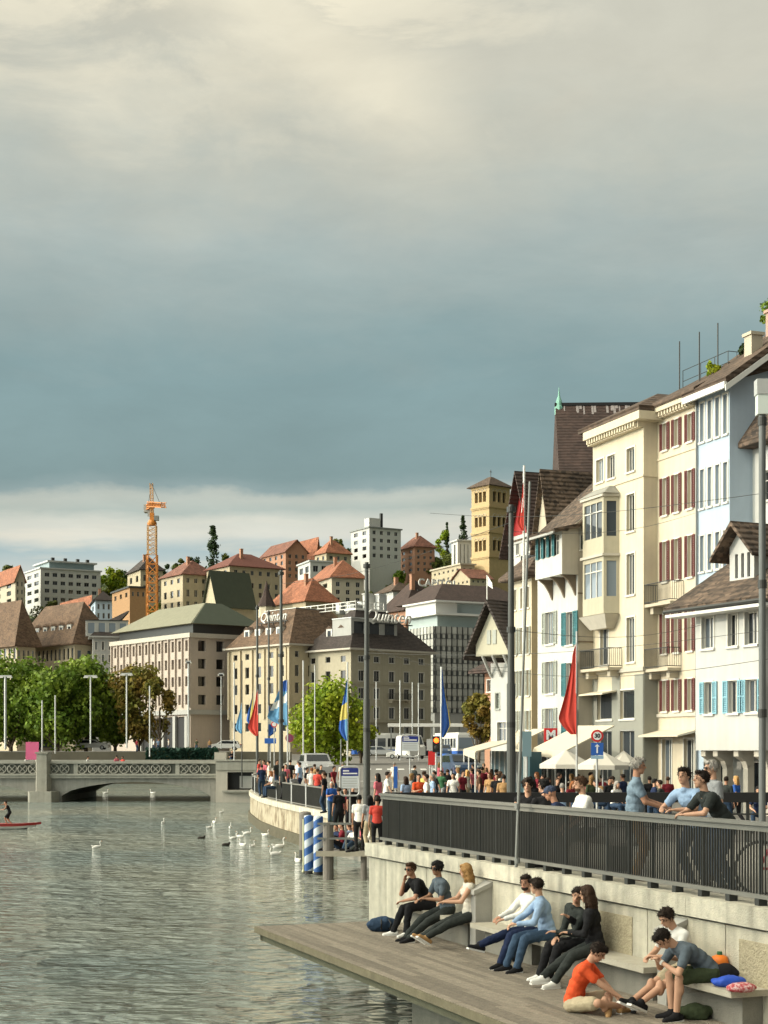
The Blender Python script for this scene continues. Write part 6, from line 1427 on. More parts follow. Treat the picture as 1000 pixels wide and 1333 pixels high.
kb = thing('cafe_front', 'dark teal glazed cafe front with white trim behind the mast', 'shop front', (X(640, 90), 90, SG)); a_ = Vector((0, 0, 0)); b_ = Vector((X(690, 64)-X(640, 90), -26, 0))
mb = MB(); mb.extr([a_, b_, b_+Vector((0, 0, 2.6)), a_+Vector((0, 0, 2.6))], (.5, .15, 0)); mb.build('front', mat('teal_paint', (.03, .08, .10), .4, .1, 2), kb)
for i in range(7): mb = MB(); p = a_.lerp(b_, i/6.5); mb.box(p.x-.09, p.x-.03, p.y-.1, p.y+.1, 0, 2.6); mb.build('trim', M['white_paint'], kb)

# hedge on the far quay and unseen houses added on the opposite bank to shade the near terrace
hd_ = thing('hedge', 'dark green clipped hedge along the far quay above the bridge', 'hedge', (X(192, 199), 198.4, 1.2)); w_ = X(284, 199)-X(192, 199)
r_ = random.Random(9); mb = MB()
for i in range(2600):
    p = Vector((r_.random()*w_, r_.uniform(-.35, .35), -1.6+r_.random()*2.3)); a = Vector((r_.gauss(0, 1), r_.gauss(0, 1), r_.gauss(0, 1))).normalized()*.2; b = a.orthogonal().normalized()*.2; mb.quad(p-a-b, p+a-b, p+a+b, p-a+b)
link('foliage', mb.mesh('foliage', leaf_mat('leaf_hedge', (.015, .05, .035), (.03, .07, .05))), hd_)
mb = MB(); mb.box(0, w_, -.2, .2, -1.7, .4); mb.build('core', M['soil'], hd_)
for i, (y0, L_, hh) in enumerate(((-46, 30, 25), (-15, 22, 28), (8, 20, 25))):
    ob = Bld('town_house', ['tall pale house of the opposite bank, farthest behind the camera', 'tall cream house of the opposite bank beside the camera', 'tall grey house of the opposite bank facing the terrace'][i], 'building', (-74, y0), PI/2, 12, L_, hh-3, -2, [M['plaster_beige'], M['plaster_cream'], M['plaster_grey']][i], group='houses on the opposite bank')
    for f_ in range(6):
        for c in range(5): ob.win('s', L_*(c+.3)/5, 2.5+f_*3.5, 1.3, 1.9)
    ob.finish(); ob.hip(5, M['tile_brown'])

# shrubs and small woods between the hill houses: one mass
r_ = random.Random(77); mb = MB()
for k in range(260):
    px = r_.uniform(-30, 690); z = r_.uniform(385, 690); x = X(px, z); zz_ = tz(x, z); cr_ = r_.uniform(1.6, 3.6); n = int(70*cr_)
    for i in range(n):
        d = Vector((r_.gauss(0, 1), r_.gauss(0, 1), r_.gauss(0, 1))).normalized()*cr_*(r_.random()**.3); p = Vector((x+d.x*1.3, z+d.y, zz_+cr_*.5+d.z*.9)); a = Vector((r_.gauss(0, 1), r_.gauss(0, 1), r_.gauss(0, 1))).normalized()*.42; b = a.orthogonal().normalized()*.42; mb.quad(p-a-b*.5, p+a*.3-b, p+a+b*.5, p-a*.3+b)
tag(link('hill_shrubbery', mb.mesh('hill_shrubbery', LH)), kind='stuff')
# ================================================================ PEOPLE
SKIN = [mat('skin_fair', (.52, .30, .20), .6, .06, 6, spec=.3), mat('skin_tan', (.42, .22, .14), .6, .06, 6, spec=.3), mat('skin_olive', (.33, .18, .11), .6, .06, 6, spec=.3)]
def cloth(n, c, v=.12): return mat('cloth_'+n, c, .9, v*1.5, 9, .012, 18, spec=.12)
CL = {'black': (.018, .018, .02), 'white': (.68, .68, .68), 'offwhite': (.62, .58, .50), 'lightblue': (.30, .42, .60), 'greyblue': (.20, .27, .34), 'slate': (.10, .125, .15), 'orange': (.72, .10, .035), 'red': (.55, .03, .03), 'pink': (.62, .16, .20), 'navy': (.02, .03, .07),
      'denim': (.035, .06, .105), 'jeans': (.05, .085, .14), 'charcoal': (.035, .04, .038), 'beige': (.45, .38, .26), 'olive': (.05, .065, .035), 'green': (.05, .14, .07), 'grey': (.25, .26, .27), 'tan': (.40, .24, .11), 'blue': (.03, .09, .28), 'brown': (.09, .05, .03), 'wine': (.17, .02, .03), 'yellow': (.6, .45, .08)}
HR = {'dark': (.022, .014, .010), 'brown': (.06, .032, .018), 'blonde': (.42, .24, .09), 'grey': (.33, .31, .28), 'black': (.012, .011, .011), 'ginger': (.25, .09, .03), 'cap': (.03, .04, .07), 'white': (.7, .68, .62)}
for k, c in CL.items(): CL[k] = cloth(k, c)
for k, c in HR.items(): HR[k] = mat('hair_'+k, c, .75, .25, 18, .01, 60, spec=.25, island=.5)
def ik(p, t, l1, l2, pole):
    d = t-p; L_ = d.length; mx = (l1+l2)*.995
    if L_ > mx: t = p+d*(mx/L_); d = t-p; L_ = mx
    dn = d.normalized(); a = (l1*l1-l2*l2+L_*L_)/(2*L_); h = math.sqrt(max(0, l1*l1-a*a)); pp = pole-dn*pole.dot(dn); pp = pp.normalized() if pp.length > 1e-4 else dn.orthogonal().normalized()
    return p+dn*a+pp*h, t
def rotm(ax, deg): return Matrix.Rotation(math.radians(deg), 3, ax)
STAND = dict(pel=(0, 0, .93), l1=2, l2=4, ft=[(-.1, 0, .08), (.1, .02, .08)], hd=[(-.27, .05, .80), (.27, .08, .80)])
def skeleton(P):
    S = {}; pel = Vector(P.get('pel', (0, 0, .93))); side = P.get('side', 0); tw = P.get('tw', 0); pyaw = P.get('pyaw', 0)
    up = Vector((0, 0, 1)); R0 = rotm('Z', -pyaw); X_ = R0 @ Vector((1, 0, 0))
    s1 = R0 @ (rotm('Y', side) @ (rotm('X', -P.get('l1', 3)) @ up)); s2 = R0 @ (rotm('Y', side*1.3) @ (rotm('X', -P.get('l2', 6)) @ up))
    waist = pel+s1*.20; chest = waist+s2*.16; neck = chest+s2*.15
    ax = (R0 @ (rotm('Z', -tw) @ Vector((1, 0, 0)))); ax = (ax-s2*ax.dot(s2)).normalized(); fw = s2.cross(ax); fw = fw if fw.dot(R0 @ rotm('Z', -tw) @ Vector((0, 1, 0))) > 0 else -fw
    S.update(pel=pel, waist=waist, chest=chest, neck=neck, ax=ax, fw=fw, s1=s1, s2=s2, X=X_)
    hy = P.get('hyaw', 0); hp = P.get('hp', 0); hr = P.get('hroll', 0)
    Hd = rotm('Z', -(pyaw+tw*.6+hy)) @ rotm('X', -hp) @ rotm('Y', hr); S['H'] = Hd
    nd = (s2*.6+Hd @ Vector((0, 0, 1))*.6+Vector((0, 0, .3))).normalized(); S['head'] = neck+nd*.10+Hd @ Vector((0, .018, .095))
    sw = .175*P.get('sw', 1); up_ = P.get('shrug', 0)
    for i, sg in enumerate((-1, 1)):
        sh = chest+s2*(.10+up_)+ax*sg*sw; hip = pel+(R0 @ Vector((sg*.095, 0, -.03)))
        ep = Vector(P['ep'][i]) if 'ep' in P else (ax*sg*.5-fw*.7-Vector((0, 0, .4)))
        el, wr = ik(sh, Vector(P['hd'][i]), .29, .255, ep)
        kp = Vector(P['kp'][i]) if 'kp' in P else Vector((sg*.12, 1, .35))
        kn, an = ik(hip, Vector(P['ft'][i]), .44, .43, kp)
        S[sg] = dict(sh=sh, el=el, wr=wr, hip=hip, kn=kn, an=an)
    return S
def hand(mb, wr, el, fwd, sg, fine, curl=.6):
    d = (wr-el).normalized(); n = d.cross(Vector((0, 0, 1))); n = n.normalized() if n.length > .1 else Vector((1, 0, 0)); b = n.cross(d).normalized()  # b: back-of-hand side normal
    pm = wr+d*.045; mb.T = None
    Mx = Matrix((n, b, d)).transposed(); mb.ball(pm, (.038, .017, .052), M=Mx, nu=10, nv=8)
    if not fine: mb.cap(pm+d*.03, pm+d*.10-b*.03, .022, .014); return
    for i, (o, l) in enumerate(((-.028, .062), (-.010, .075), (.010, .070), (.027, .055))):
        p0 = pm+d*.04+n*o; d1 = (d-b*curl*.6).normalized(); p1 = p0+d1*l*.5; d2 = (d-b*curl*1.6).normalized(); p2 = p1+d2*l*.55; mb.cap(p0, p1, .0105, .0098, n=8); mb.cap(p1, p2, .0098, .0085, n=8)
    t0 = wr+d*.02-n*sg*.03; t1 = t0+(d*.6-n*sg*.7-b*.2).normalized()*.04; mb.cap(t0, t1, .013, .011, n=8); mb.cap(t1, t1+(d-b*.4).normalized()*.03, .011, .009, n=8)
def torso(mb, S, inf=0, bust=False, belly=0):
    R_ = Matrix((S['ax'], S['fw'], S['s2'])).transposed(); pa = Matrix((S['X'], S['s1'].cross(S['X']), S['s1'])).transposed()
    mb.ball(S['pel'], (.165+inf, .115+inf, .12), M=pa, nu=16, nv=10); mb.ball(S['pel']+S['s1']*.11, (.145+inf, .105+inf+belly, .13), M=pa, nu=16, nv=10); mb.ball(S['waist']+S['s2']*.02, (.14+inf, .10+inf+belly, .12), M=R_, nu=16, nv=10)
    mb.ball(S['chest'], (.165+inf, .115+inf, .15), M=R_, nu=16, nv=10); mb.ball(S['chest']+S['s2']*.08, (.15+inf, .09+inf, .08), M=R_, nu=16, nv=10)
    for sg in (-1, 1): mb.cap(S['chest']+S['s2']*.09+S['ax']*sg*.06, S[sg]['sh'], .072+inf, .056+inf)
    if bust:
        for sg in (-1, 1): mb.ball(S['chest']+S['ax']*sg*.075+S['fw']*.085-S['s2']*.01, (.06+inf, .055+inf, .06+inf), M=R_)
def person(label, loc, face, P, top='black', leg='denim', hair='dark', shoe='black', skin=0, sleeve='short', legs='long', hs='short', fine=True, scale=1., group=None, glasses=False, beard=False, bust=False, bare=False, belly=0, cap=False, watch=False, tuck=False):
    S = skeleton(P); vx = .0095 if fine else .019; sm = SKIN[skin]; rz = math.atan2(face[1], face[0])-PI/2
    mb = MB(); torso(mb, S, 0, bust, belly); mb.cap(S['neck']-S['s2']*.03, S['head']-S['H'] @ Vector((0, .02, .04)), .058, .052)
    Hm = S['H']; hc = S['head']; hv = lambda x, y, z: hc+Hm @ Vector((x, y, z))
    mb.ball(hc+Hm @ Vector((0, -.008, .018)), (.073, .092, .098), M=Hm, nu=18, nv=14); mb.ball(hv(0, .028, -.045), (.055, .06, .062), M=Hm, nu=14, nv=10); mb.ball(hv(0, .055, -.085), (.03, .028, .024), M=Hm)
    mb.cap(hv(0, .082, .02), hv(0, .105, -.012), .009, .014, n=8); mb.ball(hv(0, .078, -.045), (.026, .018, .012), M=Hm); mb.ball(hv(0, .074, .038), (.05, .016, .011), M=Hm)
    for sg in (-1, 1): mb.ball(hv(sg*.074, -.005, .0), (.011, .022, .032), M=Hm, nu=8, nv=6)
    for sg in (-1, 1):
        a = S[sg]; kk = .84 if sleeve == 'long' else 1; mb.cap(a['sh'], a['el'], .050*kk, .039*kk); mb.cap(a['el'], a['wr'], .040*kk, .026); fwd = (a['wr']-a['el']); hand(mb, a['wr'], a['el'], fwd, sg, fine)
        kl = .72 if legs == 'long' else 1; mb.cap(a['hip'], a['kn'], .082*kl, .056*kl); mb.cap(a['kn'], a['an'], .055*kl, .038*kl); cm_ = a['kn'].lerp(a['an'], .3); bk = (a['kn']-a['hip']).normalized()*-.012; mb.ball(cm_+bk, (.058*kl, .058*kl, .10*kl), M=Matrix.Rotation(0, 3, 'X'))
        td = Vector(P['td'][0 if sg < 0 else 1]) if 'td' in P else Vector((sg*.12, 1, -.12)); td.normalize(); a['td'] = td; mb.cap(a['an']+Vector((0, 0, -.035)), a['an']+td*.11+Vector((0, 0, -.05)), .03, .02)
    body = baked(mb, vx, 'body', sm, smooth=3 if fine else 2)
    o = link('person', body, None, loc, rz); o.scale = (scale,)*3; tag(o, label, 'person', group)
    tm, lm, hm, shm = CL[top], CL[leg], HR[hair], CL[shoe]
    # top
    mb = MB(); torso(mb, S, .014, bust, belly)
    for sg in (-1, 1):
        a = S[sg]
        if sleeve == 'short': q = a['sh'].lerp(a['el'], .62); mb.cap(a['sh'], q, .066, .058); 
        elif sleeve == 'long': mb.cap(a['sh'], a['el'], .066, .052); mb.cap(a['el'], a['wr'].lerp(a['el'], .05), .052, .036)
    if sleeve == 'long' or (not bare and sleeve != 'none'): mb.cap(S['neck']-S['s2']*.04, S['neck']+S['s2']*.012, .066, .062)
    mb.ball(S['pel']+S['s1']*.02, (.178, .13, .12), M=Matrix((S['X'], S['s1'].cross(S['X']), S['s1'])).transposed())
    link('shirt', baked(mb, vx*1.1, 'shirt', tm, smooth=2, disp=.030 if fine else 0, dscale=.11), o)
    # trousers
    mb = MB(); pa = Matrix((S['X'], S['s1'].cross(S['X']), S['s1'])).transposed(); mb.ball(S['pel']-S['s1']*.03, (.176, .125, .125), M=pa)
    for sg in (-1, 1):
        a = S[sg]
        if legs == 'long': mb.cap(a['hip'], a['kn'], .10, .075); mb.cap(a['kn'], a['an']+(a['kn']-a['an'])*.02, .074, .056)
        else: mb.cap(a['hip'], a['hip'].lerp(a['kn'], .82), .104, .088)
    link('trousers', baked(mb, vx*1.1, 'trousers', lm, smooth=2, disp=.030 if fine else 0, dscale=.11), o)
    for sg in (-1, 1):
        a = S[sg]; td = a['td']; mb = MB(); h_ = a['an']+Vector((0, 0, -.045)); mb.cap(h_-td*.055, h_+td*.06, .047, .046); mb.cap(h_+td*.06+Vector((0, 0, -.006)), h_+td*.165+Vector((0, 0, -.012)), .046, .034); mb.cap(h_, a['an']+Vector((0, 0, .0)), .050, .050)
        sh_o = link('shoe', baked(mb, vx*1.1, 'shoe', shm, smooth=2), o)
        if fine:
            mb = MB(); s_ = td.cross(Vector((0, 0, 1))).normalized(); u_ = s_.cross(td); mb.obox(h_+td*.055-u_*.042, td*.135, s_*.042, u_*.013); link('sole', mb.mesh('sole', CL['white'] if shoe != 'brown' else CL['beige']), sh_o)
    # hair
    mb = MB()
    if cap:
        mb.ball(hv(0, -.008, .045), (.084, .104, .078), M=Hm, nu=16, nv=10); mb.ball(hv(0, .10, .045), (.06, .06, .01), M=Hm)
    else:
        big = {'short': 0, 'curly': .012, 'long': .006, 'bun': .004}[hs]
        mb.ball(hv(0, -.024, .036), (.081+big, .095+big, .092+big), M=Hm, nu=18, nv=12); mb.ball(hv(0, .035, .094), (.058, .05, .03), M=Hm)
        for sg in (-1, 1): mb.ball(hv(sg*.066, -.02, .02), (.02, .045, .05), M=Hm)
        if hs == 'curly':
            r_ = random.Random(3)
            for i in range(14): t = r_.random()*6.28; mb.ball(hv(.085*math.cos(t), -.03+.085*math.sin(t) if math.sin(t) < .5 else .0, -.02+r_.random()*.10), .022+.012*r_.random())
        if hs == 'long':
            for x in (-.06, -.02, .02, .06): mb.cap(hv(x, -.06, .02), hv(x*1.2, -.075, -.14), .042, .040); mb.cap(hv(x*1.2, -.075, -.14), hv(x*1.1, -.07, -.27), .040, .022)
            for sg in (-1, 1): mb.cap(hv(sg*.07, -.01, .02), hv(sg*.082, -.01, -.17), .026, .024)
    hme = baked(mb, vx, 'hair', hm, smooth=1, disp=.022 if fine else .012, dscale=.03)
    if fine and not cap:
        r_ = random.Random(len(label)); tf = MB(); vs_ = hme.vertices; nv = len(vs_)
        for i in range(420 if hs != 'long' else 700):
            v = vs_[r_.randrange(nv)]; n_ = v.normal; dn = Vector((r_.gauss(0, .3), r_.gauss(0, .3), -.9 if hs == 'long' else -.35+r_.gauss(0, .3)))
            d_ = (n_*(.18 if hs == 'long' else .45)+dn*.8).normalized(); l_ = r_.uniform(.02, .045); a_ = d_.orthogonal().normalized()*.0055; b_ = d_.cross(a_); p_ = v.co-n_*.003
            tf._add([p_+a_, p_-a_*.5+b_*.8, p_-a_*.5-b_*.8, p_+d_*l_], [(0, 1, 3), (1, 2, 3), (2, 0, 3)])
        k0 = len(tf.v); tf.v += [tuple(v.co) for v in vs_]; tf.f += [tuple(i+k0 for i in p.vertices) for p in hme.polygons]; hme = tf.mesh('hair', hm, True)
    link('hair' if not cap else 'cap', hme, o)
    if beard: mb = MB(); mb.ball(hv(0, .045, -.072), (.056, .05, .042), M=Hm); link('beard', baked(mb, vx, 'beard', hm, smooth=1, disp=.008, dscale=.03), o)
    if fine:
        for sg in (-1, 1): mb = MB(); mb.ball(hv(sg*.03, .078, .016), (.011, .008, .007), M=Hm, nu=8, nv=6); link('eye', mb.mesh('eye', M['black']), o)
        mb = MB(); mb.ball(hv(0, .094, -.047), (.022, .005, .005), M=Hm, nu=8, nv=6); link('mouth', mb.mesh('mouth', mat('lips', (.30, .08, .07), .5, 0)), o)
        for sg in (-1, 1): mb = MB(); mb.ball(hv(sg*.031, .086, .041), (.02, .006, .004), M=Hm, nu=8, nv=6); link('eyebrow', mb.mesh('eyebrow', hm), o)
    if glasses:
        mb = MB()
        for sg in (-1, 1): mb.ball(hv(sg*.032, .092, .015), (.027, .006, .021), M=Hm, nu=12, nv=8); mb.bar(hv(sg*.058, .085, .02), hv(sg*.078, -.01, .015), .006, .006)
        mb.bar(hv(-.015, .096, .02), hv(.015, .096, .02), .006, .006); link('sunglasses', mb.mesh('sunglasses', M['black']), o)
    if watch: a = S[-1]; mb = MB(); dd = (a['wr']-a['el']).normalized(); mb.tube(a['wr']-dd*.015, a['wr']+dd*.012, .033, n=12); link('wristwatch', mb.mesh('wristwatch', CL['white']), o)
    return o
def sof(px, y):
    u = (px-500)/F; return (u*(C0.y+y*NY.y)-C0.x-y*NY.x)/(ND.x-u*ND.y)
def at(px, y, z=DK): return NL(sof(px, y), y, z)
RV = (-NY.x, -NY.y); SEAT = .56
def sit(**k):
    d = dict(pel=(0, 0, SEAT), l1=8, l2=16, ft=[(-.13, .45, .08), (.13, .45, .08)], hd=[(-.12, .38, .66), (.12, .38, .66)]); d.update(k); return d
# --- on the deck: left trio
person('man in black t-shirt leaning forward on the left end of the bench', at(558, -.26), RV, sit(l1=28, l2=40, hp=8, hyaw=-28, hd=[(-.06, .50, .62), (.10, .42, .95)], ep=[(-.3, .4, -1), (.2, .5, -1)], ft=[(-.18, .50, .08), (.12, .62, .08)], td=[(-.3, 1, -.05), (.2, 1, -.05)]), 'black', 'black', 'brown', 'white', 1, glasses=True)
person('person with dark curls and sunglasses between black shirt and blonde', at(583, -.24), RV, sit(l1=14, l2=22, hyaw=-22, hp=6, hd=[(-.02, .40, .72), (.14, .45, .70)], ft=[(-.1, .75, .08), (.12, .72, .08)]), 'slate', 'charcoal', 'black', 'black', 2, hs='curly', glasses=True)
person('woman with long blonde hair and cream top stretching her legs', at(611, -.27), RV, sit(l1=-4, l2=10, hyaw=38, hp=10, tw=15, pel=(0, -.02, .56), hd=[(-.02, .42, .76), (.22, .36, .74)], ft=[(-.04, 1.02, .10), (.20, .98, .09)], kp=[(0, .4, 1), (0, .4, 1)], td=[(-.1, .8, .5), (.15, .8, .5)]), 'offwhite', 'charcoal', 'blonde', 'tan', 0, sleeve='none', hs='long', bust=True, bare=True)
# --- two talking men
person('dark-haired man in white shirt with one leg crossed over', at(694, -.24), RV, sit(l1=6, l2=14, hyaw=-40, hp=8, hd=[(-.05, .50, .72), (.08, .52, .74)], ft=[(-.16, .62, .09), (.10, .98, .30)], kp=[(-.1, 1, .4), (.1, .6, 1)], td=[(-.2, 1, -.1), (.0, 1, .25)]), 'white', 'navy', 'dark', 'black', 1, sleeve='long', beard=True)
person('man in light blue shirt and jeans turning to his neighbour', at(713, -.26), RV, sit(l1=10, l2=18, tw=28, hyaw=34, hp=10, hd=[(-.02, .50, .70), (.16, .48, .70)], ft=[(-.10, .55, .08), (.16, .60, .08)]), 'lightblue', 'jeans', 'dark', 'black', 0, sleeve='long')
# --- embracing couple
person('dark-haired man resting his head on the woman beside him', at(757, -.24), RV, sit(l1=12, l2=20, side=-10, hyaw=-50, hp=16, hroll=-22, hd=[(-.05, .42, .70), (-.02, .40, .62)], ft=[(-.1, .56, .08), (.16, .58, .08)]), 'charcoal', 'black', 'dark', 'white', 0, sleeve='long')
person('woman with brown hair in black seen from behind, white shoes', at(775, -.27), RV, sit(l1=6, l2=12, tw=30, hyaw=38, hp=10, hd=[(.10, .36, .72), (.22, .30, .92)], ft=[(-.12, .70, .09), (.06, .88, .09)], td=[(-.1, 1, -.05), (.05, 1, -.05)]), 'black', 'charcoal', 'brown', 'white', 0, sleeve='long', hs='long')
# --- group at the right
og = GP(747, 1316, DK)
person('man in orange polo sitting on the deck looking down', og, (.94, -.34), dict(pel=(0, 0, .12), l1=12, l2=28, hp=38, hyaw=0, hd=[(-.03, .58, .16), (.07, .62, .20)], ep=[(-.6, 0, -.4), (.6, 0, -.4)], ft=[(.12, .46, .08), (-.04, .60, .08)], kp=[(-1, .8, .3), (1, .8, .3)], td=[(1, .2, -.1), (-1, .3, -.1)]), 'orange', 'beige', 'dark', 'tan', 0, legs='short')
person('man in white t-shirt behind, bare legs stretched towards orange polo', at(899, -.22), (-.90, -.44), sit(l1=22, l2=34, hp=34, hyaw=-6, hd=[(-.02, .50, .70), (.14, .52, .68)], ft=[(-.08, .98, .09), (.10, .96, .09)], kp=[(0, .3, 1), (0, .3, 1)], td=[(-.1, .9, .4), (.1, .9, .4)]), 'white', 'beige', 'dark', 'black', 0, legs='short', scale=1.02)
person('man in dark grey t-shirt and green shorts bent over his hands', at(923, -.28), (-.97, -.24), sit(l1=42, l2=64, hp=56, hyaw=0, hd=[(-.05, .62, .68), (.04, .64, .70)], ep=[(-.6, .2, -1), (.6, .2, -1)], ft=[(-.10, .46, .08), (.12, .42, .08)], td=[(-.2, 1, -.05), (.2, 1, -.05)]), 'slate', 'olive', 'dark', 'black', 0, legs='short', watch=True, scale=1.03)
# --- behind the rail
T0 = -.012
person('grey-haired man in blue-grey polo standing behind the railing', at(826, .55, T0), (.98, -.18), dict(STAND, hd=[(-.08, .40, 1.08), (.12, .38, 1.06)], hp=4, belly=1), 'greyblue', 'tan', 'grey', 'brown', 1, belly=.02)
person('young man in light blue t-shirt leaning on the railing', at(893, .62, T0), (-.80, -.60), dict(pel=(0, -.25, .88), l1=24, l2=34, hd=[(-.14, .34, 1.07), (.14, .32, 1.07)], hp=0, hyaw=-12, ft=[(-.1, -.3, .08), (.12, -.25, .08)]), 'lightblue', 'denim', 'dark', 'black', 0)
person('man in dark polo resting both elbows on the railing', at(921, .50, T0), (-.97, -.25), dict(pel=(0, -.28, .90), l1=34, l2=44, hd=[(-.10, .36, 1.03), (.10, .34, 1.03)], hp=-2, hyaw=0, ft=[(-.1, -.32, .08), (.12, -.28, .08)]), 'charcoal', 'denim', 'dark', 'black', 0, hs='short')
person('short-haired grey woman in pale top behind the dark polo', at(931, 1.7, T0), (-.98, -.2), dict(STAND, hp=6), 'grey', 'denim', 'grey', 'black', 0, glasses=True, scale=.98)
person('dark-haired woman in black strap top sitting facing the camera', at(688, .95, T0), (-.25, -.97), sit(hd=[(-.2, .3, .6), (.2, .3, .6)], l1=2, l2=6), 'black', 'denim', 'dark', 'black', 0, sleeve='none', hs='curly', bust=True, bare=True)
person('man in black t-shirt seated with his back turned', at(712, .95, T0), (-.3, .95), sit(hp=4, hyaw=-30, l1=6, l2=10), 'black', 'denim', 'black', 'black', 0)
person('person in navy jacket and cap hunched behind the railing', at(744, .80, T0), (-.9, .2), sit(l1=24, l2=34, hp=18), 'navy', 'denim', 'cap', 'black', 1, sleeve='long', cap=True)
person('bearded man in white t-shirt sitting behind the railing', at(766, .85, T0), (-.96, -.25), sit(l1=8, l2=12, hp=8, pel=(0, 0, .64)), 'white', 'denim', 'brown', 'black', 0, beard=True)
bn_ = thing('bench', 'low wooden bench on the terrace behind the railing', 'bench', NL(sof(676, 1.0), 1.15, 0), NRZ)
m_ = MB(); m_.box(0, 3.6, -.2, .2, .40, .455); m_.build('seat', M['wood_post'], bn_)
for x in (.3, 3.2): m_ = MB(); m_.box(x, x+.1, -.18, .18, 0, .399); m_.build('leg', M['dark_metal'], bn_)

# --- crowd, modelled once per pose and copied with their own clothes
PZ = {'stand': dict(STAND), 'stand_bent': dict(STAND, hd=[(-.22, .12, .82), (.10, .30, 1.18)], hyaw=20), 'walk': dict(STAND, ft=[(-.09, .26, .09), (.09, -.26, .12)], hd=[(-.26, -.14, .84), (.26, .24, .88)], l1=3, l2=5), 'sit': sit(), 'sit_lean': sit(l1=18, l2=26, hp=12, hd=[(-.1, .42, .62), (.12, .46, .64)]),
      'ground': dict(pel=(0, 0, .12), l1=4, l2=12, ft=[(-.1, .72, .08), (.12, .55, .08)], kp=[(-.2, .2, 1), (.2, .2, 1)], hd=[(-.1, .42, .42), (.12, .40, .42)])}
PROTO = {}
def proto(pose, hs, sleeve='short', legs='long'):
    k = (pose, hs, sleeve, legs)
    if k not in PROTO: PROTO[k] = person('x', (0, 0, -500), (0, 1), PZ[pose], fine=False, hs=hs, sleeve=sleeve, legs=legs, bust=hs == 'long')
    return PROTO[k]
def recolour(o, m): o.material_slots[0].link = 'OBJECT'; o.material_slots[0].material = m
def crowd(px, Z, pose, top, leg, hair, where, face=None, hs='short', z=None, sleeve='short', legs='long', sc=None, skin=None, grp='people on the street'):
    p = proto(pose, hs, sleeve, legs); face = face if face is not None else R.uniform(0, 360)
    z = (gz(X(px, Z), Z)+(.12 if px < 470 and Z < 120 else 0)) if z is None else z
    c = copy_tree(p, (X(px, Z), Z, z), math.radians(face)); c.scale = ((sc or R.uniform(.94, 1.04)),)*3; c['group'] = grp
    vb = {'stand': 'standing', 'stand_bent': 'standing', 'walk': 'walking', 'sit': 'sitting', 'sit_lean': 'sitting', 'ground': 'sitting'}[pose]
    nm = {'lightblue': 'light blue', 'greyblue': 'grey-blue', 'offwhite': 'cream'}.get(top, top); c['label'] = f'person in {nm} top {vb} {where}'
    recolour(c, SKIN[skin if skin is not None else R.randrange(2)])
    for ch in c.children:
        n = ch.name.split('.')[0]
        if n == 'shirt': recolour(ch, CL[top])
        elif n == 'trousers': recolour(ch, CL[leg])
        elif n == 'hair': recolour(ch, HR[hair])
    return c
LF, RT, BK, FT = 90, -90, 0, 180
# curved quay
for a in ((337, 95, 'stand', 'red', 'black', 'dark', 'at the left end of the curved railing'), (344, 90, 'stand_bent', 'pink', 'jeans', 'brown', 'leaning near the curved railing'), (351, 86, 'stand', 'offwhite', 'denim', 'dark', 'between two masts on the curved quay'), (360, 88, 'stand', 'charcoal', 'denim', 'dark', 'just left of the thick flag mast'),
          (372, 84, 'walk', 'pink', 'denim', 'dark', 'right of the thick flag mast'), (378, 90, 'stand', 'black', 'black', 'dark', 'behind the pink top by the mast'), (387, 96, 'walk', 'white', 'jeans', 'grey', 'before the silver car'), (381, 76, 'sit', 'grey', 'denim', 'brown', 'hunched at the curved railing'),
          (399, 75, 'stand', 'black', 'grey', 'black', 'in front of the silver car'), (406, 73, 'stand_bent', 'white', 'beige', 'ginger', 'with bare arms at the railing end'), (413, 72, 'stand', 'red', 'denim', 'brown', 'near the end of the curved railing')):
    crowd(*a)
crowd(423, 65.5, 'stand', 'black', 'denim', 'brown', 'just behind the cabinet in dark cap', z=SG)
crowd(431.5, 63.2, 'stand_bent', 'blue', 'jeans', 'white', 'against the cabinet with pale jeans', face=200, z=SG-.3)
# jetty and steps
crowd(468, 49, 'stand_bent', 'white', 'black', 'black', 'with back turned above the jetty', face=BK, z=-1.35, sc=1.0); crowd(482, 48.5, 'stand', 'grey', 'beige', 'black', 'beside the white shirt above the jetty', face=20, z=-1.35, sc=1.0, hs='long')
crowd(491, 47.5, 'stand', 'red', 'black', 'dark', 'squeezed beside the near railing end', face=BK, z=-1.3, sc=.97)
for px, Z, p_, t_, l_, h_, w_, f_a in ((441, 54.6, 'ground', 'navy', 'denim', 'dark', 'on the jetty behind its left pile', 120), (448, 54.2, 'ground', 'wine', 'black', 'dark', 'on the jetty, second from left', 100), (457, 54.8, 'ground', 'lightblue', 'offwhite', 'brown', 'on the jetty leaning right', 60), (463, 53.9, 'ground', 'white', 'jeans', 'blonde', 'on the jetty in the middle', 140), (472, 54.4, 'ground', 'pink', 'beige', 'dark', 'on the jetty by the middle post', 110)):
    crowd(px, Z, p_, t_, l_, h_, w_, face=f_a, z=-1.68)
crowd(486, 50.5, 'ground', 'offwhite', 'charcoal', 'ginger', 'low beside the near wall corner', face=90, z=-1.5); crowd(442, 57, 'stand', 'black', 'black', 'dark', 'behind the timetable board', z=-1.35, face=30); crowd(450, 58.5, 'stand', 'wine', 'black', 'brown', 'in the shade under the timetable board', z=-1.3, face=160)
crowd(459, 58, 'stand', 'black', 'black', 'black', 'right of the timetable board in the shade', z=-1.2, face=210)
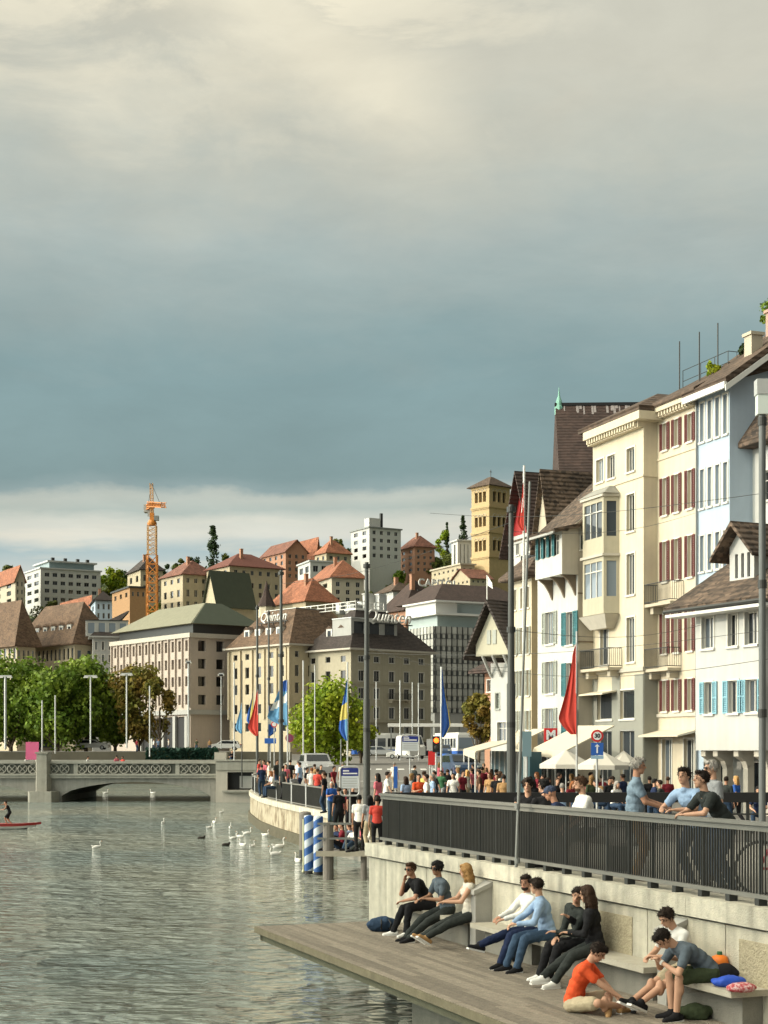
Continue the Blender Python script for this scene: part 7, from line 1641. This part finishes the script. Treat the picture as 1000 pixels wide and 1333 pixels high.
# square between mast and traffic light
for a in ((493, 58, 'stand', 'pink', 'black', 'dark', 'with long dark hair right of the big mast', 60, 'long'), (503, 62, 'walk', 'white', 'denim', 'dark', 'just behind the pink top', RT, 'short'), (529, 57, 'stand', 'lightblue', 'denim', 'brown', 'with long hair left of the orange top', 40, 'long'), (545, 56, 'stand_bent', 'orange', 'denim', 'dark', 'in the middle of the foremost street group', 200, 'short'),
          (556.5, 55, 'stand', 'white', 'beige', 'dark', 'foremost right of the orange top', LF, 'short'), (564, 60, 'stand', 'lightblue', 'jeans', 'grey', 'behind the white shirt of the foremost group', 100, 'short'), (575, 72, 'walk', 'green', 'grey', 'dark', 'walking under the traffic light', 150, 'short'), (590, 64, 'walk', 'white', 'black', 'dark', 'alone in the middle of the road', 170, 'short'),
          (583, 74, 'walk', 'black', 'denim', 'brown', 'left of the walker in white', 10, 'short'), (597, 76, 'stand', 'offwhite', 'denim', 'blonde', 'right of the walker in white', 90, 'long'), (572, 92, 'stand', 'pink', 'white', 'blonde', 'far behind the traffic light', 0, 'long'), (587, 100, 'walk', 'red', 'denim', 'dark', 'in front of the far navy car', 0, 'short'),
          (604, 104, 'stand', 'grey', 'black', 'dark', 'beyond the dark navy car', 0, 'short'), (612, 98, 'walk', 'white', 'beige', 'brown', 'crossing near the brown tree', 0, 'short'), (594, 112, 'walk', 'lightblue', 'navy', 'dark', 'far along the pavement', 0, 'short'), (608, 118, 'stand', 'navy', 'navy', 'grey', 'under the brown tree', 0, 'short')):
    crowd(*a[:7], face=a[7], hs=a[8])
for i, (px, Z, t_, w_) in enumerate(((622, 78, 'offwhite', 'at the left of the cafe awning'), (628, 74, 'wine', 'in front of the beige awning'), (634, 80, 'pink', 'behind two others at the awning'), (640, 76, 'brown', 'under the beige awning'), (645, 70, 'wine', 'right under the beige awning'), (630, 84, 'tan', 'far under the awning edge'), (650, 66, 'offwhite', 'by the teal cafe front'), (656, 56, 'tan', 'with bare shoulders left of the thick mast'))):
    crowd(px, Z, 'stand' if i % 2 else 'walk', t_, ['denim', 'black', 'beige'][i % 3], ['brown', 'dark', 'blonde'][i % 3], w_, hs='long' if i % 3 == 0 else 'short')
# cafe tables
crowd(732.5, 46, 'stand', 'lightblue', 'beige', 'grey', 'with back turned under the parasol', face=10); crowd(716, 50, 'sit', 'offwhite', 'beige', 'white', 'in a white hat left of the blue shirt', face=60, z=SG+.35)
for i, (px, Z, t_, h_, w_) in enumerate(((697, 52, 'black', 'black', 'nearest right of the thick mast'), (704, 54, 'navy', 'dark', 'second right of the thick mast'), (709, 58, 'wine', 'dark', 'in front of the M sign'), (724, 55, 'black', 'brown', 'left under the red flag'), (741, 52, 'wine', 'ginger', 'right of the blue shirt at the cafe'), (748, 56, 'brown', 'dark', 'directly below the red flag pole'),
        (757, 54, 'pink', 'dark', 'behind the bearded man'), (764, 57, 'tan', 'brown', 'second behind the bearded man'), (771, 53, 'olive', 'blonde', 'under the round speed sign'), (778, 56, 'tan', 'dark', 'right of the speed sign post'), (786, 52, 'white', 'black', 'under the right parasol'), (793, 55, 'black', 'dark', 'dark shape under the right parasol'), (800, 51, 'white', 'grey', 'left of the standing grey-haired man'), (806, 56, 'charcoal', 'dark', 'close behind the grey-blue polo'),
        (851, 52, 'navy', 'black', 'in the doorway right of the grey-blue polo'), (864, 50, 'charcoal', 'dark', 'between the polo and the leaning pair'), (988, 44, 'navy', 'black', 'at the right edge under the arcade'))):
    crowd(px, Z, ['sit', 'sit_lean', 'stand'][i % 3], t_, 'denim', h_, w_, z=SG+(.35 if i % 3 < 2 else 0), hs='long' if i % 4 == 0 else 'short')
# more of the crowd, nearer the eye as one mass of passers-by
w2 = ['left of', 'right of', 'behind', 'in front of']
for i, (px, Z, ps, t_, l_, h_, w_) in enumerate(((567, 66, 'walk', 'black', 'denim', 'dark', 'with dark bag left of the walker in white'), (602, 68, 'stand', 'wine', 'black', 'dark', 'right behind the dark navy car'), (609, 72, 'stand_bent', 'offwhite', 'beige', 'blonde', 'between navy car and awning'), (615, 76, 'walk', 'pink', 'denim', 'brown', 'before the brown tree'),
        (617, 86, 'stand', 'navy', 'black', 'dark', 'at the foot of the brown tree'), (625, 66, 'stand', 'brown', 'denim', 'dark', 'low in front of the awning post'), (633, 69, 'sit', 'white', 'denim', 'dark', 'seated at the awning post'), (638, 64, 'stand', 'tan', 'wine', 'ginger', 'close to the teal cafe front'), (647, 62, 'stand', 'black', 'black', 'dark', 'just before the teal cafe front'),
        (535, 62, 'stand', 'grey', 'denim', 'blonde', 'behind the long-haired light blue top'), (551, 64, 'walk', 'yellow', 'denim', 'brown', 'half hidden behind the orange top'), (539, 86, 'walk', 'charcoal', 'black', 'dark', 'alone on the road before the van'), (513, 92, 'stand', 'offwhite', 'beige', 'grey', 'far left on the empty road'),
        (691, 60, 'stand', 'charcoal', 'black', 'dark', 'in the passage under the M sign'), (700, 64, 'stand', 'wine', 'black', 'ginger', 'deep in the passage'), (727, 62, 'stand', 'black', 'denim', 'dark', 'behind the blue shirt under the parasol'), (736, 60, 'sit', 'charcoal', 'denim', 'brown', 'at a table behind the blue shirt'), (745, 61, 'stand', 'offwhite', 'denim', 'blonde', 'standing at the parasol pole'),
        (753, 60, 'stand', 'navy', 'navy', 'dark', 'between two parasols'), (760, 62, 'sit', 'red', 'black', 'brown', 'at a far table between parasols'), (768, 60, 'stand', 'black', 'denim', 'dark', 'behind the speed sign post'), (775, 63, 'sit', 'offwhite', 'beige', 'ginger', 'at a far table right of the sign'), (783, 60, 'stand', 'wine', 'black', 'dark', 'waiting tables under the right parasol'), (790, 62, 'sit', 'tan', 'denim', 'brown', 'far under the right parasol'),
        (797, 60, 'stand', 'charcoal', 'black', 'dark', 'at the shop window left of the grey-haired man'), (812, 60, 'stand', 'navy', 'denim', 'dark', 'right beside the far parasol'), (846, 58, 'walk', 'black', 'black', 'dark', 'passing the grey shop corner'), (870, 58, 'stand', 'wine', 'denim', 'brown', 'at the yellow house door'), (945, 52, 'stand', 'charcoal', 'denim', 'dark', 'by the arcade pillar'), (960, 54, 'walk', 'blue', 'black', 'blonde', 'walking inside the arcade'),
        (341, 82, 'stand', 'navy', 'denim', 'dark', 'at the far railing beside the pink top'), (356, 80, 'sit', 'white', 'denim', 'ginger', 'low at the curved railing under the masts'), (368, 78, 'stand', 'charcoal', 'black', 'dark', 'at the foot of the thick flag mast'), (391, 82, 'stand', 'lightblue', 'navy', 'dark', 'beside the silver car bonnet'), (409, 84, 'walk', 'tan', 'denim', 'brown', 'right behind the silver car'), (418, 80, 'stand', 'charcoal', 'black', 'dark', 'under the bright green tree'), (434, 76, 'walk', 'wine', 'denim', 'dark', 'left of the timetable board'), (446, 88, 'stand', 'offwhite', 'denim', 'grey', 'beyond the timetable board under the tree'))):
    crowd(px, Z, ps, t_, l_, h_, w_, hs='long' if h_ in ('blonde', 'ginger') else 'short')
# far quay and bridge
for px, Z, t_, w_, z_ in ((114, 132.6, 'white', 'on the bridge left of the arch', 0), (160, 132.6, 'red', 'on the bridge parapet in the middle', 0), (152, 133, 'pink', 'small beside the red top on the bridge', 0), (35, 133, 'white', 'on the bridge behind the pink poster', 0),
        (200, 205, 'white', 'on the far quay before the rusty tree', 1), (206, 205, 'lightblue', 'on the far quay, second of a pair', 1), (178, 206, 'wine', 'on the far quay under the trees', 1), (220, 206, 'offwhite', 'on the far quay beside the lamp column', 1), (256, 204, 'olive', 'on the far quay right of the lamp column', 1), (273, 204, 'tan', 'on the far quay before the white car', 1), (302, 131.5, 'black', 'on the bridge abutment corner', 2)):
    z = {0: zc+.05-.2, 1: 1.5, 2: H(991, 130)}[z_]; crowd(px, Z, 'stand' if z_ != 2 else 'ground', t_, 'denim', 'dark', w_, z=z-.0, grp='people on the bridge and far quay')
# paddler
bp_ = GP(8, 1079.5, WZ); pb = thing('paddle_board', 'long red and white paddle board cut by the left edge', 'paddle board', bp_, -.05)
def hull(mb, L0, L1, w, z0, z1, mi=0):
    n = 20; T = []; B_ = []
    for i in range(n+1):
        t = i/n; x = L0+(L1-L0)*t; ww = w*max(.06, math.sin(PI*min(1, .12+t*.88))**.6 if t < .5 else (1-((t-.5)/.5)**2.2)**.6 if t < 1 else .05); up = .10*max(0, (t-.6)/.4)**2; T.append((x, ww, z1+up)); B_.append((x, ww*.7, z0+up*1.3))
    for i in range(n):
        a, b, c, d = T[i], T[i+1], B_[i], B_[i+1]
        mb.quad((a[0], -a[1], a[2]), (b[0], -b[1], b[2]), (b[0], b[1], b[2]), (a[0], a[1], a[2])); mb.quad((c[0], -c[1], c[2]), (d[0], -d[1], d[2]), (b[0], -b[1], b[2]), (a[0], -a[1], a[2])); mb.quad((c[0], c[1], c[2]), (d[0], d[1], d[2]), (b[0], b[1], b[2]), (a[0], a[1], a[2])); mb.quad((c[0], -c[1], c[2]), (d[0], -d[1], d[2]), (d[0], d[1], d[2]), (c[0], c[1], c[2]))
mb = MB(); hull(mb, -2.6, 2.0, .42, .16, .32); mb.build('deck', mat('board_red', (.35, .03, .03), .4, .05, 2), pb); mb = MB(); hull(mb, -2.55, 1.7, .40, .02, .158); mb.build('hull', M['white_paint'], pb)
mb = MB(); hull(mb, -2.4, 1.2, .34, -.12, .018); mb.build('keel', M['black'], pb)
pp_ = person('paddler in dark swimwear standing on the red board', bp_+Vector((.15, 0, .24)), (-.97, -.2), dict(pel=(0, -.05, .84), l1=14, l2=28, hp=12, ft=[(-.14, .12, .08), (.14, -.18, .08)], hd=[(-.05, .52, 1.02), (.10, .48, 1.36)]), 'black', 'black', 'dark', 'tan', 1, sleeve='none', legs='short', fine=False, scale=.84, hs='short')
pd_ = thing('paddle', 'paddle held by the paddler', 'paddle', bp_+Vector((-.38, -.1, 0)), 0); mb = MB(); mb.tube((-1.0, -.3, -.15), (.12, .1, 1.5), .02, n=8); mb.build('shaft', M['dark_metal'], pd_); mb = MB(); mb.ball((-1.05, -.32, -.2), (.10, .03, .22)); mb.build('blade', M['black'], pd_)

# ================================================================ BELONGINGS
def bag(name, label, p, r, m, seed=1, cat='bag', disp=.05, yaw=0, strap=None):
    mb = MB(); mb.ball((0, 0, r[2]*.85), r, nu=16, nv=12); rr = random.Random(seed)
    for i in range(5): mb.ball((rr.uniform(-.6, .6)*r[0], rr.uniform(-.6, .6)*r[1], r[2]*rr.uniform(.4, 1.1)), [q*rr.uniform(.4, .6) for q in r])
    o = thing(name, label, cat, p, yaw); link('body', baked(mb, .014, 'body', m, smooth=2, disp=disp, dscale=.12), o)
    if strap:
        for s in (-1, 1): mb = MB(); mb.path([(s*.07, -r[1]*.9, r[2]*1.6), (s*.09, -r[1]*1.35, r[2]*1.1), (s*.08, -r[1]*1.2, r[2]*.4), (s*.07, -r[1]*.8, .06)], .014, n=6); mb.build('strap', strap, o)
    return o
bag('backpack', 'blue denim bag lying at the left end of the deck', GP(498, 1212, DK), (.30, .17, .14), CL['denim'], 2, strap=M['black'], yaw=.3)
bag('backpack', 'black backpack leaning on the bench by the jeans', GP(673, 1251, DK), (.17, .14, .25), CL['black'], 3, strap=M['dark_metal'], yaw=1.0)
bag('backpack', 'second dark bag under the bench behind the white shoes', GP(733, 1262, DK), (.20, .15, .2), CL['black'], 4)
bag('jacket', 'crumpled dark olive jacket on the deck at bottom right', GP(905, 1326, DK), (.22, .16, .10), CL['olive'], 5, cat='jacket')
bz = DK+.455
bag('sports_bag', 'bright blue bag on the right bench', at(950, -.30, bz), (.22, .12, .07), mat('bag_blue', (.02, .08, .50), .6, .1, 6), 6, yaw=.25)
bag('pouch', 'red and white patterned pouch beside the blue bag', at(966, -.40, bz), (.18, .12, .06), mat('pouch_red', (.40, .05, .06), .7, .2, 22, tint=(.65, .5, .5)), 7, disp=.03)
bag('pouch', 'dark soft case behind the blue bag', at(944, -.14, bz), (.16, .1, .12), CL['black'], 8, disp=.02)
fo = thing('drink_cup', 'orange cup-like container on the right bench by the wall', 'cup', at(937, -.10, bz+.0)); mb = MB(); mb.lathe([(.07, 0), (.10, .1), (.11, .22), (.09, .28), (.04, .30)], n=16); mb.build('body', mat('cup_orange', (.80, .20, .02), .5, .1, 6), fo, smooth=True); mb = MB(); mb.lathe([(.035, .301), (.03, .34)], n=8); mb.build('lid', CL['green'], fo)
bt = thing('bottle', 'dark bottle with white label standing on the deck', 'bottle', GP(825, 1319, DK)); mb = MB(); mb.lathe([(.036, 0), (.036, .15), (.02, .17)], n=12); mb.build('body', M['black'], bt); mb = MB(); mb.lathe([(.0375, .04), (.0375, .13)], n=12); mb.build('label', M['white_sign'], bt)
bc = thing('bicycle', 'red bicycle frame glimpsed behind the railing at the right edge', 'bicycle', at(990, .9, 0), .2)
mb = MB(); P = [(.34*math.cos(t*PI/12), 0, .34+.34*math.sin(t*PI/12)) for t in range(24)]; mb.path(P, .02, n=6, closed=True); mb.build('wheel', M['black'], bc); mb = MB(); mb.path([(x+1.02, y, z) for x, y, z in P], .02, n=6, closed=True); mb.build('wheel', M['black'], bc)
mb = MB()
for a, b in (((0, 0, .34), (.42, 0, .30)), ((.42, 0, .30), (.88, 0, .78)), ((.22, 0, .82), (.88, 0, .84)), ((.22, 0, .82), (.42, 0, .30)), ((0, 0, .34), (.22, 0, .82)), ((1.02, 0, .34), (.86, 0, .92))): mb.tube(a, b, .018, n=8)
mb.build('frame', mat('bike_red', (.45, .03, .05), .35, 0), bc); mb = MB(); mb.path([(.86, -.28, 1.0), (.84, -.15, .98), (.86, 0, .95), (.84, .15, .98), (.86, .28, 1.0)], .014, n=6); mb.build('handlebar', M['dark_metal'], bc); mb = MB(); mb.ball((.2, 0, .9), (.13, .07, .03)); mb.build('saddle', M['black'], bc)
for o in list(PROTO.values()):
    for ch in list(o.children): bpy.data.objects.remove(ch)
    bpy.data.objects.remove(o)
# ================================================================ SKY, SUN, CAMERA
w = bpy.data.worlds.new('World'); SC.world = w; w.use_nodes = True; nt = w.node_tree; N = nt.nodes; L = nt.links
for n in list(N): N.remove(n)
out = N.new('ShaderNodeOutputWorld'); bg = N.new('ShaderNodeBackground'); L.new(bg.outputs[0], out.inputs[0])
SUN_EL, SUN_AZ = math.radians(17), math.radians(-101)     # azimuth from +Y, negative to the left
sky = N.new('ShaderNodeTexSky'); sky.sky_type = 'NISHITA'; sky.sun_disc = False; sky.sun_elevation = SUN_EL; sky.sun_rotation = SUN_AZ; sky.dust_density = 2; sky.air_density = 1.2
tc = N.new('ShaderNodeTexCoord'); sp = N.new('ShaderNodeSeparateXYZ'); L.new(tc.outputs['Generated'], sp.inputs[0])
def math_(op, a, b=None, c=None, clamp=False):
    n = N.new('ShaderNodeMath'); n.operation = op; n.use_clamp = clamp
    for i, v in enumerate((a, b, c)):
        if v is None: continue
        if hasattr(v, 'links') or hasattr(v, 'node'): L.new(v, n.inputs[i])
        else: n.inputs[i].default_value = v
    return n.outputs[0]
# elevation-like coordinate: z over horizontal length
hx = math_('SQRT', math_('ADD', math_('MULTIPLY', sp.outputs[0], sp.outputs[0]), math_('MULTIPLY', sp.outputs[1], sp.outputs[1])))
el = math_('ARCTAN2', sp.outputs[2], hx); az = math_('ARCTAN2', sp.outputs[0], sp.outputs[1])
cv = N.new('ShaderNodeCombineXYZ'); L.new(math_("MULTIPLY", az, 1.0), cv.inputs[0]); L.new(math_('MULTIPLY', el, 2.6), cv.inputs[1])
def noise(scale, det=5, rough=.55, dist=0., off=0, vec=None):
    n = N.new('ShaderNodeTexNoise'); n.inputs['Scale'].default_value = scale; n.inputs['Detail'].default_value = det; n.inputs['Roughness'].default_value = rough; n.inputs['Distortion'].default_value = dist
    mp = N.new('ShaderNodeMapping'); mp.inputs['Location'].default_value = (off, off*.7, 0); L.new(vec or cv.outputs[0], mp.inputs['Vector']); L.new(mp.outputs[0], n.inputs['Vector']); return n.outputs['Fac']
big = noise(2.6, 3, .5, .3, 3.1); fine = noise(11, 8, .6, .3, 1.3)
warp = math_('ADD', math_('MULTIPLY', math_('SUBTRACT', big, .5), .11), math_('MULTIPLY', math_('SUBTRACT', fine, .5), .075))
e2 = math_('ADD', el, math_('MULTIPLY', warp, math_('MINIMUM', math_('MULTIPLY', math_('SUBTRACT', el, .10, clamp=True), 5.0), 1.0)))
ramp = N.new('ShaderNodeValToRGB'); cr = ramp.color_ramp; L.new(math_('MULTIPLY', e2, 1/.6), ramp.inputs[0])
def srgb(r, g, b): return tuple(((c/255)/12.92 if c/255 < .04045 else ((c/255+.055)/1.055)**2.4) for c in (r, g, b))+(1,)
stops = [(0.0, (222, 218, 204)), (.185, (205, 210, 204)), (.212, (176, 196, 198)), (.228, (222, 222, 210)), (.246, (214, 216, 204)), (.258, (184, 195, 187)), (.272, (196, 202, 192)), (.281, (150, 170, 170)), (.295, (136, 160, 161)), (.39, (139, 165, 167)), (.47, (160, 177, 175)), (.54, (176, 187, 182)), (.62, (196, 199, 187)), (.70, (208, 206, 190))]
cr.elements[0].position = stops[0][0]; cr.elements[0].color = srgb(*stops[0][1]); cr.elements[1].position = 1; cr.elements[1].color = srgb(210, 208, 192)
for p, c in stops[1:]: e = cr.elements.new(p); e.color = srgb(*c)
# bright billows high up: a slanting break in the cloud deck plus loose patches
bl = noise(5.5, 10, .62, .35, 5.2); bl2 = noise(2.1, 4, .5, .2, 8.4)
ln = math_('ADD', math_('ADD', math_('MULTIPLY', az, .493), math_('SUBTRACT', el, .412)), math_('MULTIPLY', math_('SUBTRACT', bl, .5), .10))
gl_ = math_('POWER', 2.718, math_('MULTIPLY', math_('MULTIPLY', ln, ln), -900.0)); side_ = math_('MULTIPLY', math_('SUBTRACT', .075, az), 14, clamp=True)
patch = math_('MULTIPLY', math_('MULTIPLY', math_('SUBTRACT', bl, .485), 10.0, clamp=True), math_('MULTIPLY', math_('SUBTRACT', e2, .37), 12, clamp=True))
patch = math_('MULTIPLY', patch, math_('MULTIPLY', math_('SUBTRACT', .16, az), 5, clamp=True))
vf = math_('MAXIMUM', math_('MULTIPLY', math_('MULTIPLY', gl_, side_), .75), math_('MULTIPLY', patch, 1.0), clamp=True)
mx = N.new('ShaderNodeMix'); mx.data_type = 'RGBA'; L.new(vf, mx.inputs['Factor']); L.new(ramp.outputs[0], mx.inputs['A']); mx.inputs['B'].default_value = srgb(250, 242, 216)
# low horizontal bands near the horizon
cv3 = N.new('ShaderNodeCombineXYZ'); L.new(math_('MULTIPLY', az, 9), cv3.inputs[0]); L.new(math_('MULTIPLY', el, 60), cv3.inputs[1])
bn = noise(1.0, 6, .55, .3, 2.0, cv3.outputs[0]); bf = math_('MULTIPLY', math_('MULTIPLY', math_('SUBTRACT', bn, .48), 5, clamp=True), math_('MULTIPLY', math_('SUBTRACT', .163, e2), 40, clamp=True), clamp=True)
m2 = N.new('ShaderNodeMix'); m2.data_type = 'RGBA'; L.new(math_('MULTIPLY', bf, .75), m2.inputs['Factor']); L.new(mx.outputs['Result'], m2.inputs['A']); m2.inputs['B'].default_value = srgb(236, 230, 212)
# cloud body texture
tex = noise(6, 10, .62, .35, 9.0); sc_ = math_('ADD', .78, math_('ADD', math_('MULTIPLY', tex, .38), math_('MULTIPLY', bl2, .10)))
vm = N.new('ShaderNodeVectorMath'); vm.operation = 'SCALE'; L.new(m2.outputs['Result'], vm.inputs[0]); L.new(sc_, vm.inputs['Scale'])
# clouds over the physical sky (Background 0.1)
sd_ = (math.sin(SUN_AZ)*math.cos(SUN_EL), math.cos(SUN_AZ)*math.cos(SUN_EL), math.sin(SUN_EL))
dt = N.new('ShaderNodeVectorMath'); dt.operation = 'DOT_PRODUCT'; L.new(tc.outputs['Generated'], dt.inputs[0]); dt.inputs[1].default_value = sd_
glow = math_('ADD', 10.0, math_('MULTIPLY', math_('SUBTRACT', dt.outputs['Value'], .42, clamp=True), 150.0))     # cloud deck raised out of view towards the low sun to light the terrace
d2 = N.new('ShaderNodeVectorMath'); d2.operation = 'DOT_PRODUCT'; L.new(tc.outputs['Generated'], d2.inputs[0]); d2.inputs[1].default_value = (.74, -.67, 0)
glow = math_('MULTIPLY', glow, math_('SUBTRACT', 1.0, math_('MULTIPLY', math_('MULTIPLY', d2.outputs['Value'], 2.2, clamp=True), .6)))   # unseen sky dimmed away from the sun to deepen shaded faces
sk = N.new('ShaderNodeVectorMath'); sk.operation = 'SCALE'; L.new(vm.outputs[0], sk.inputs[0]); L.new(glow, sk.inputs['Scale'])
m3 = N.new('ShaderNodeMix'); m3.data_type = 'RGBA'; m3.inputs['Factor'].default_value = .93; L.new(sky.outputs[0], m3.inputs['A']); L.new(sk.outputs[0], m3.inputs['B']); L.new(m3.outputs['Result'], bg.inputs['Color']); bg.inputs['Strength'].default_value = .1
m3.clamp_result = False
sl = bpy.data.lights.new('sun', 'SUN'); sl.energy = 2.25; sl.angle = math.radians(1.5); sl.color = (1, .88, .70)
so = bpy.data.objects.new('sun', sl); COL.objects.link(so)
d = Vector((math.sin(SUN_AZ)*math.cos(SUN_EL), math.cos(SUN_AZ)*math.cos(SUN_EL), math.sin(SUN_EL))); so.rotation_euler = (-d).to_track_quat('-Z', 'Y').to_euler(); so.location = (-30, 20, 60)
cam = bpy.data.cameras.new('camera'); cam.sensor_fit = 'HORIZONTAL'; cam.sensor_width = 36; cam.lens = 72; cam.shift_y = (HY-666.5)/1000; cam.clip_end = 5000; cam.clip_start = .1
co = bpy.data.objects.new('camera', cam); COL.objects.link(co); co.location = (0, 0, EYE); co.rotation_euler = (PI/2, 0, 0); SC.camera = co
SC.view_settings.view_transform = 'Standard'; SC.view_settings.look = 'None'; SC.view_settings.exposure = 0.0; SC.view_settings.gamma = 1
SC.render.film_transparent = False
SC.cycles.max_bounces = 6; SC.cycles.diffuse_bounces = 3; SC.cycles.glossy_bounces = 3; SC.cycles.transmission_bounces = 2; SC.cycles.use_denoising = True
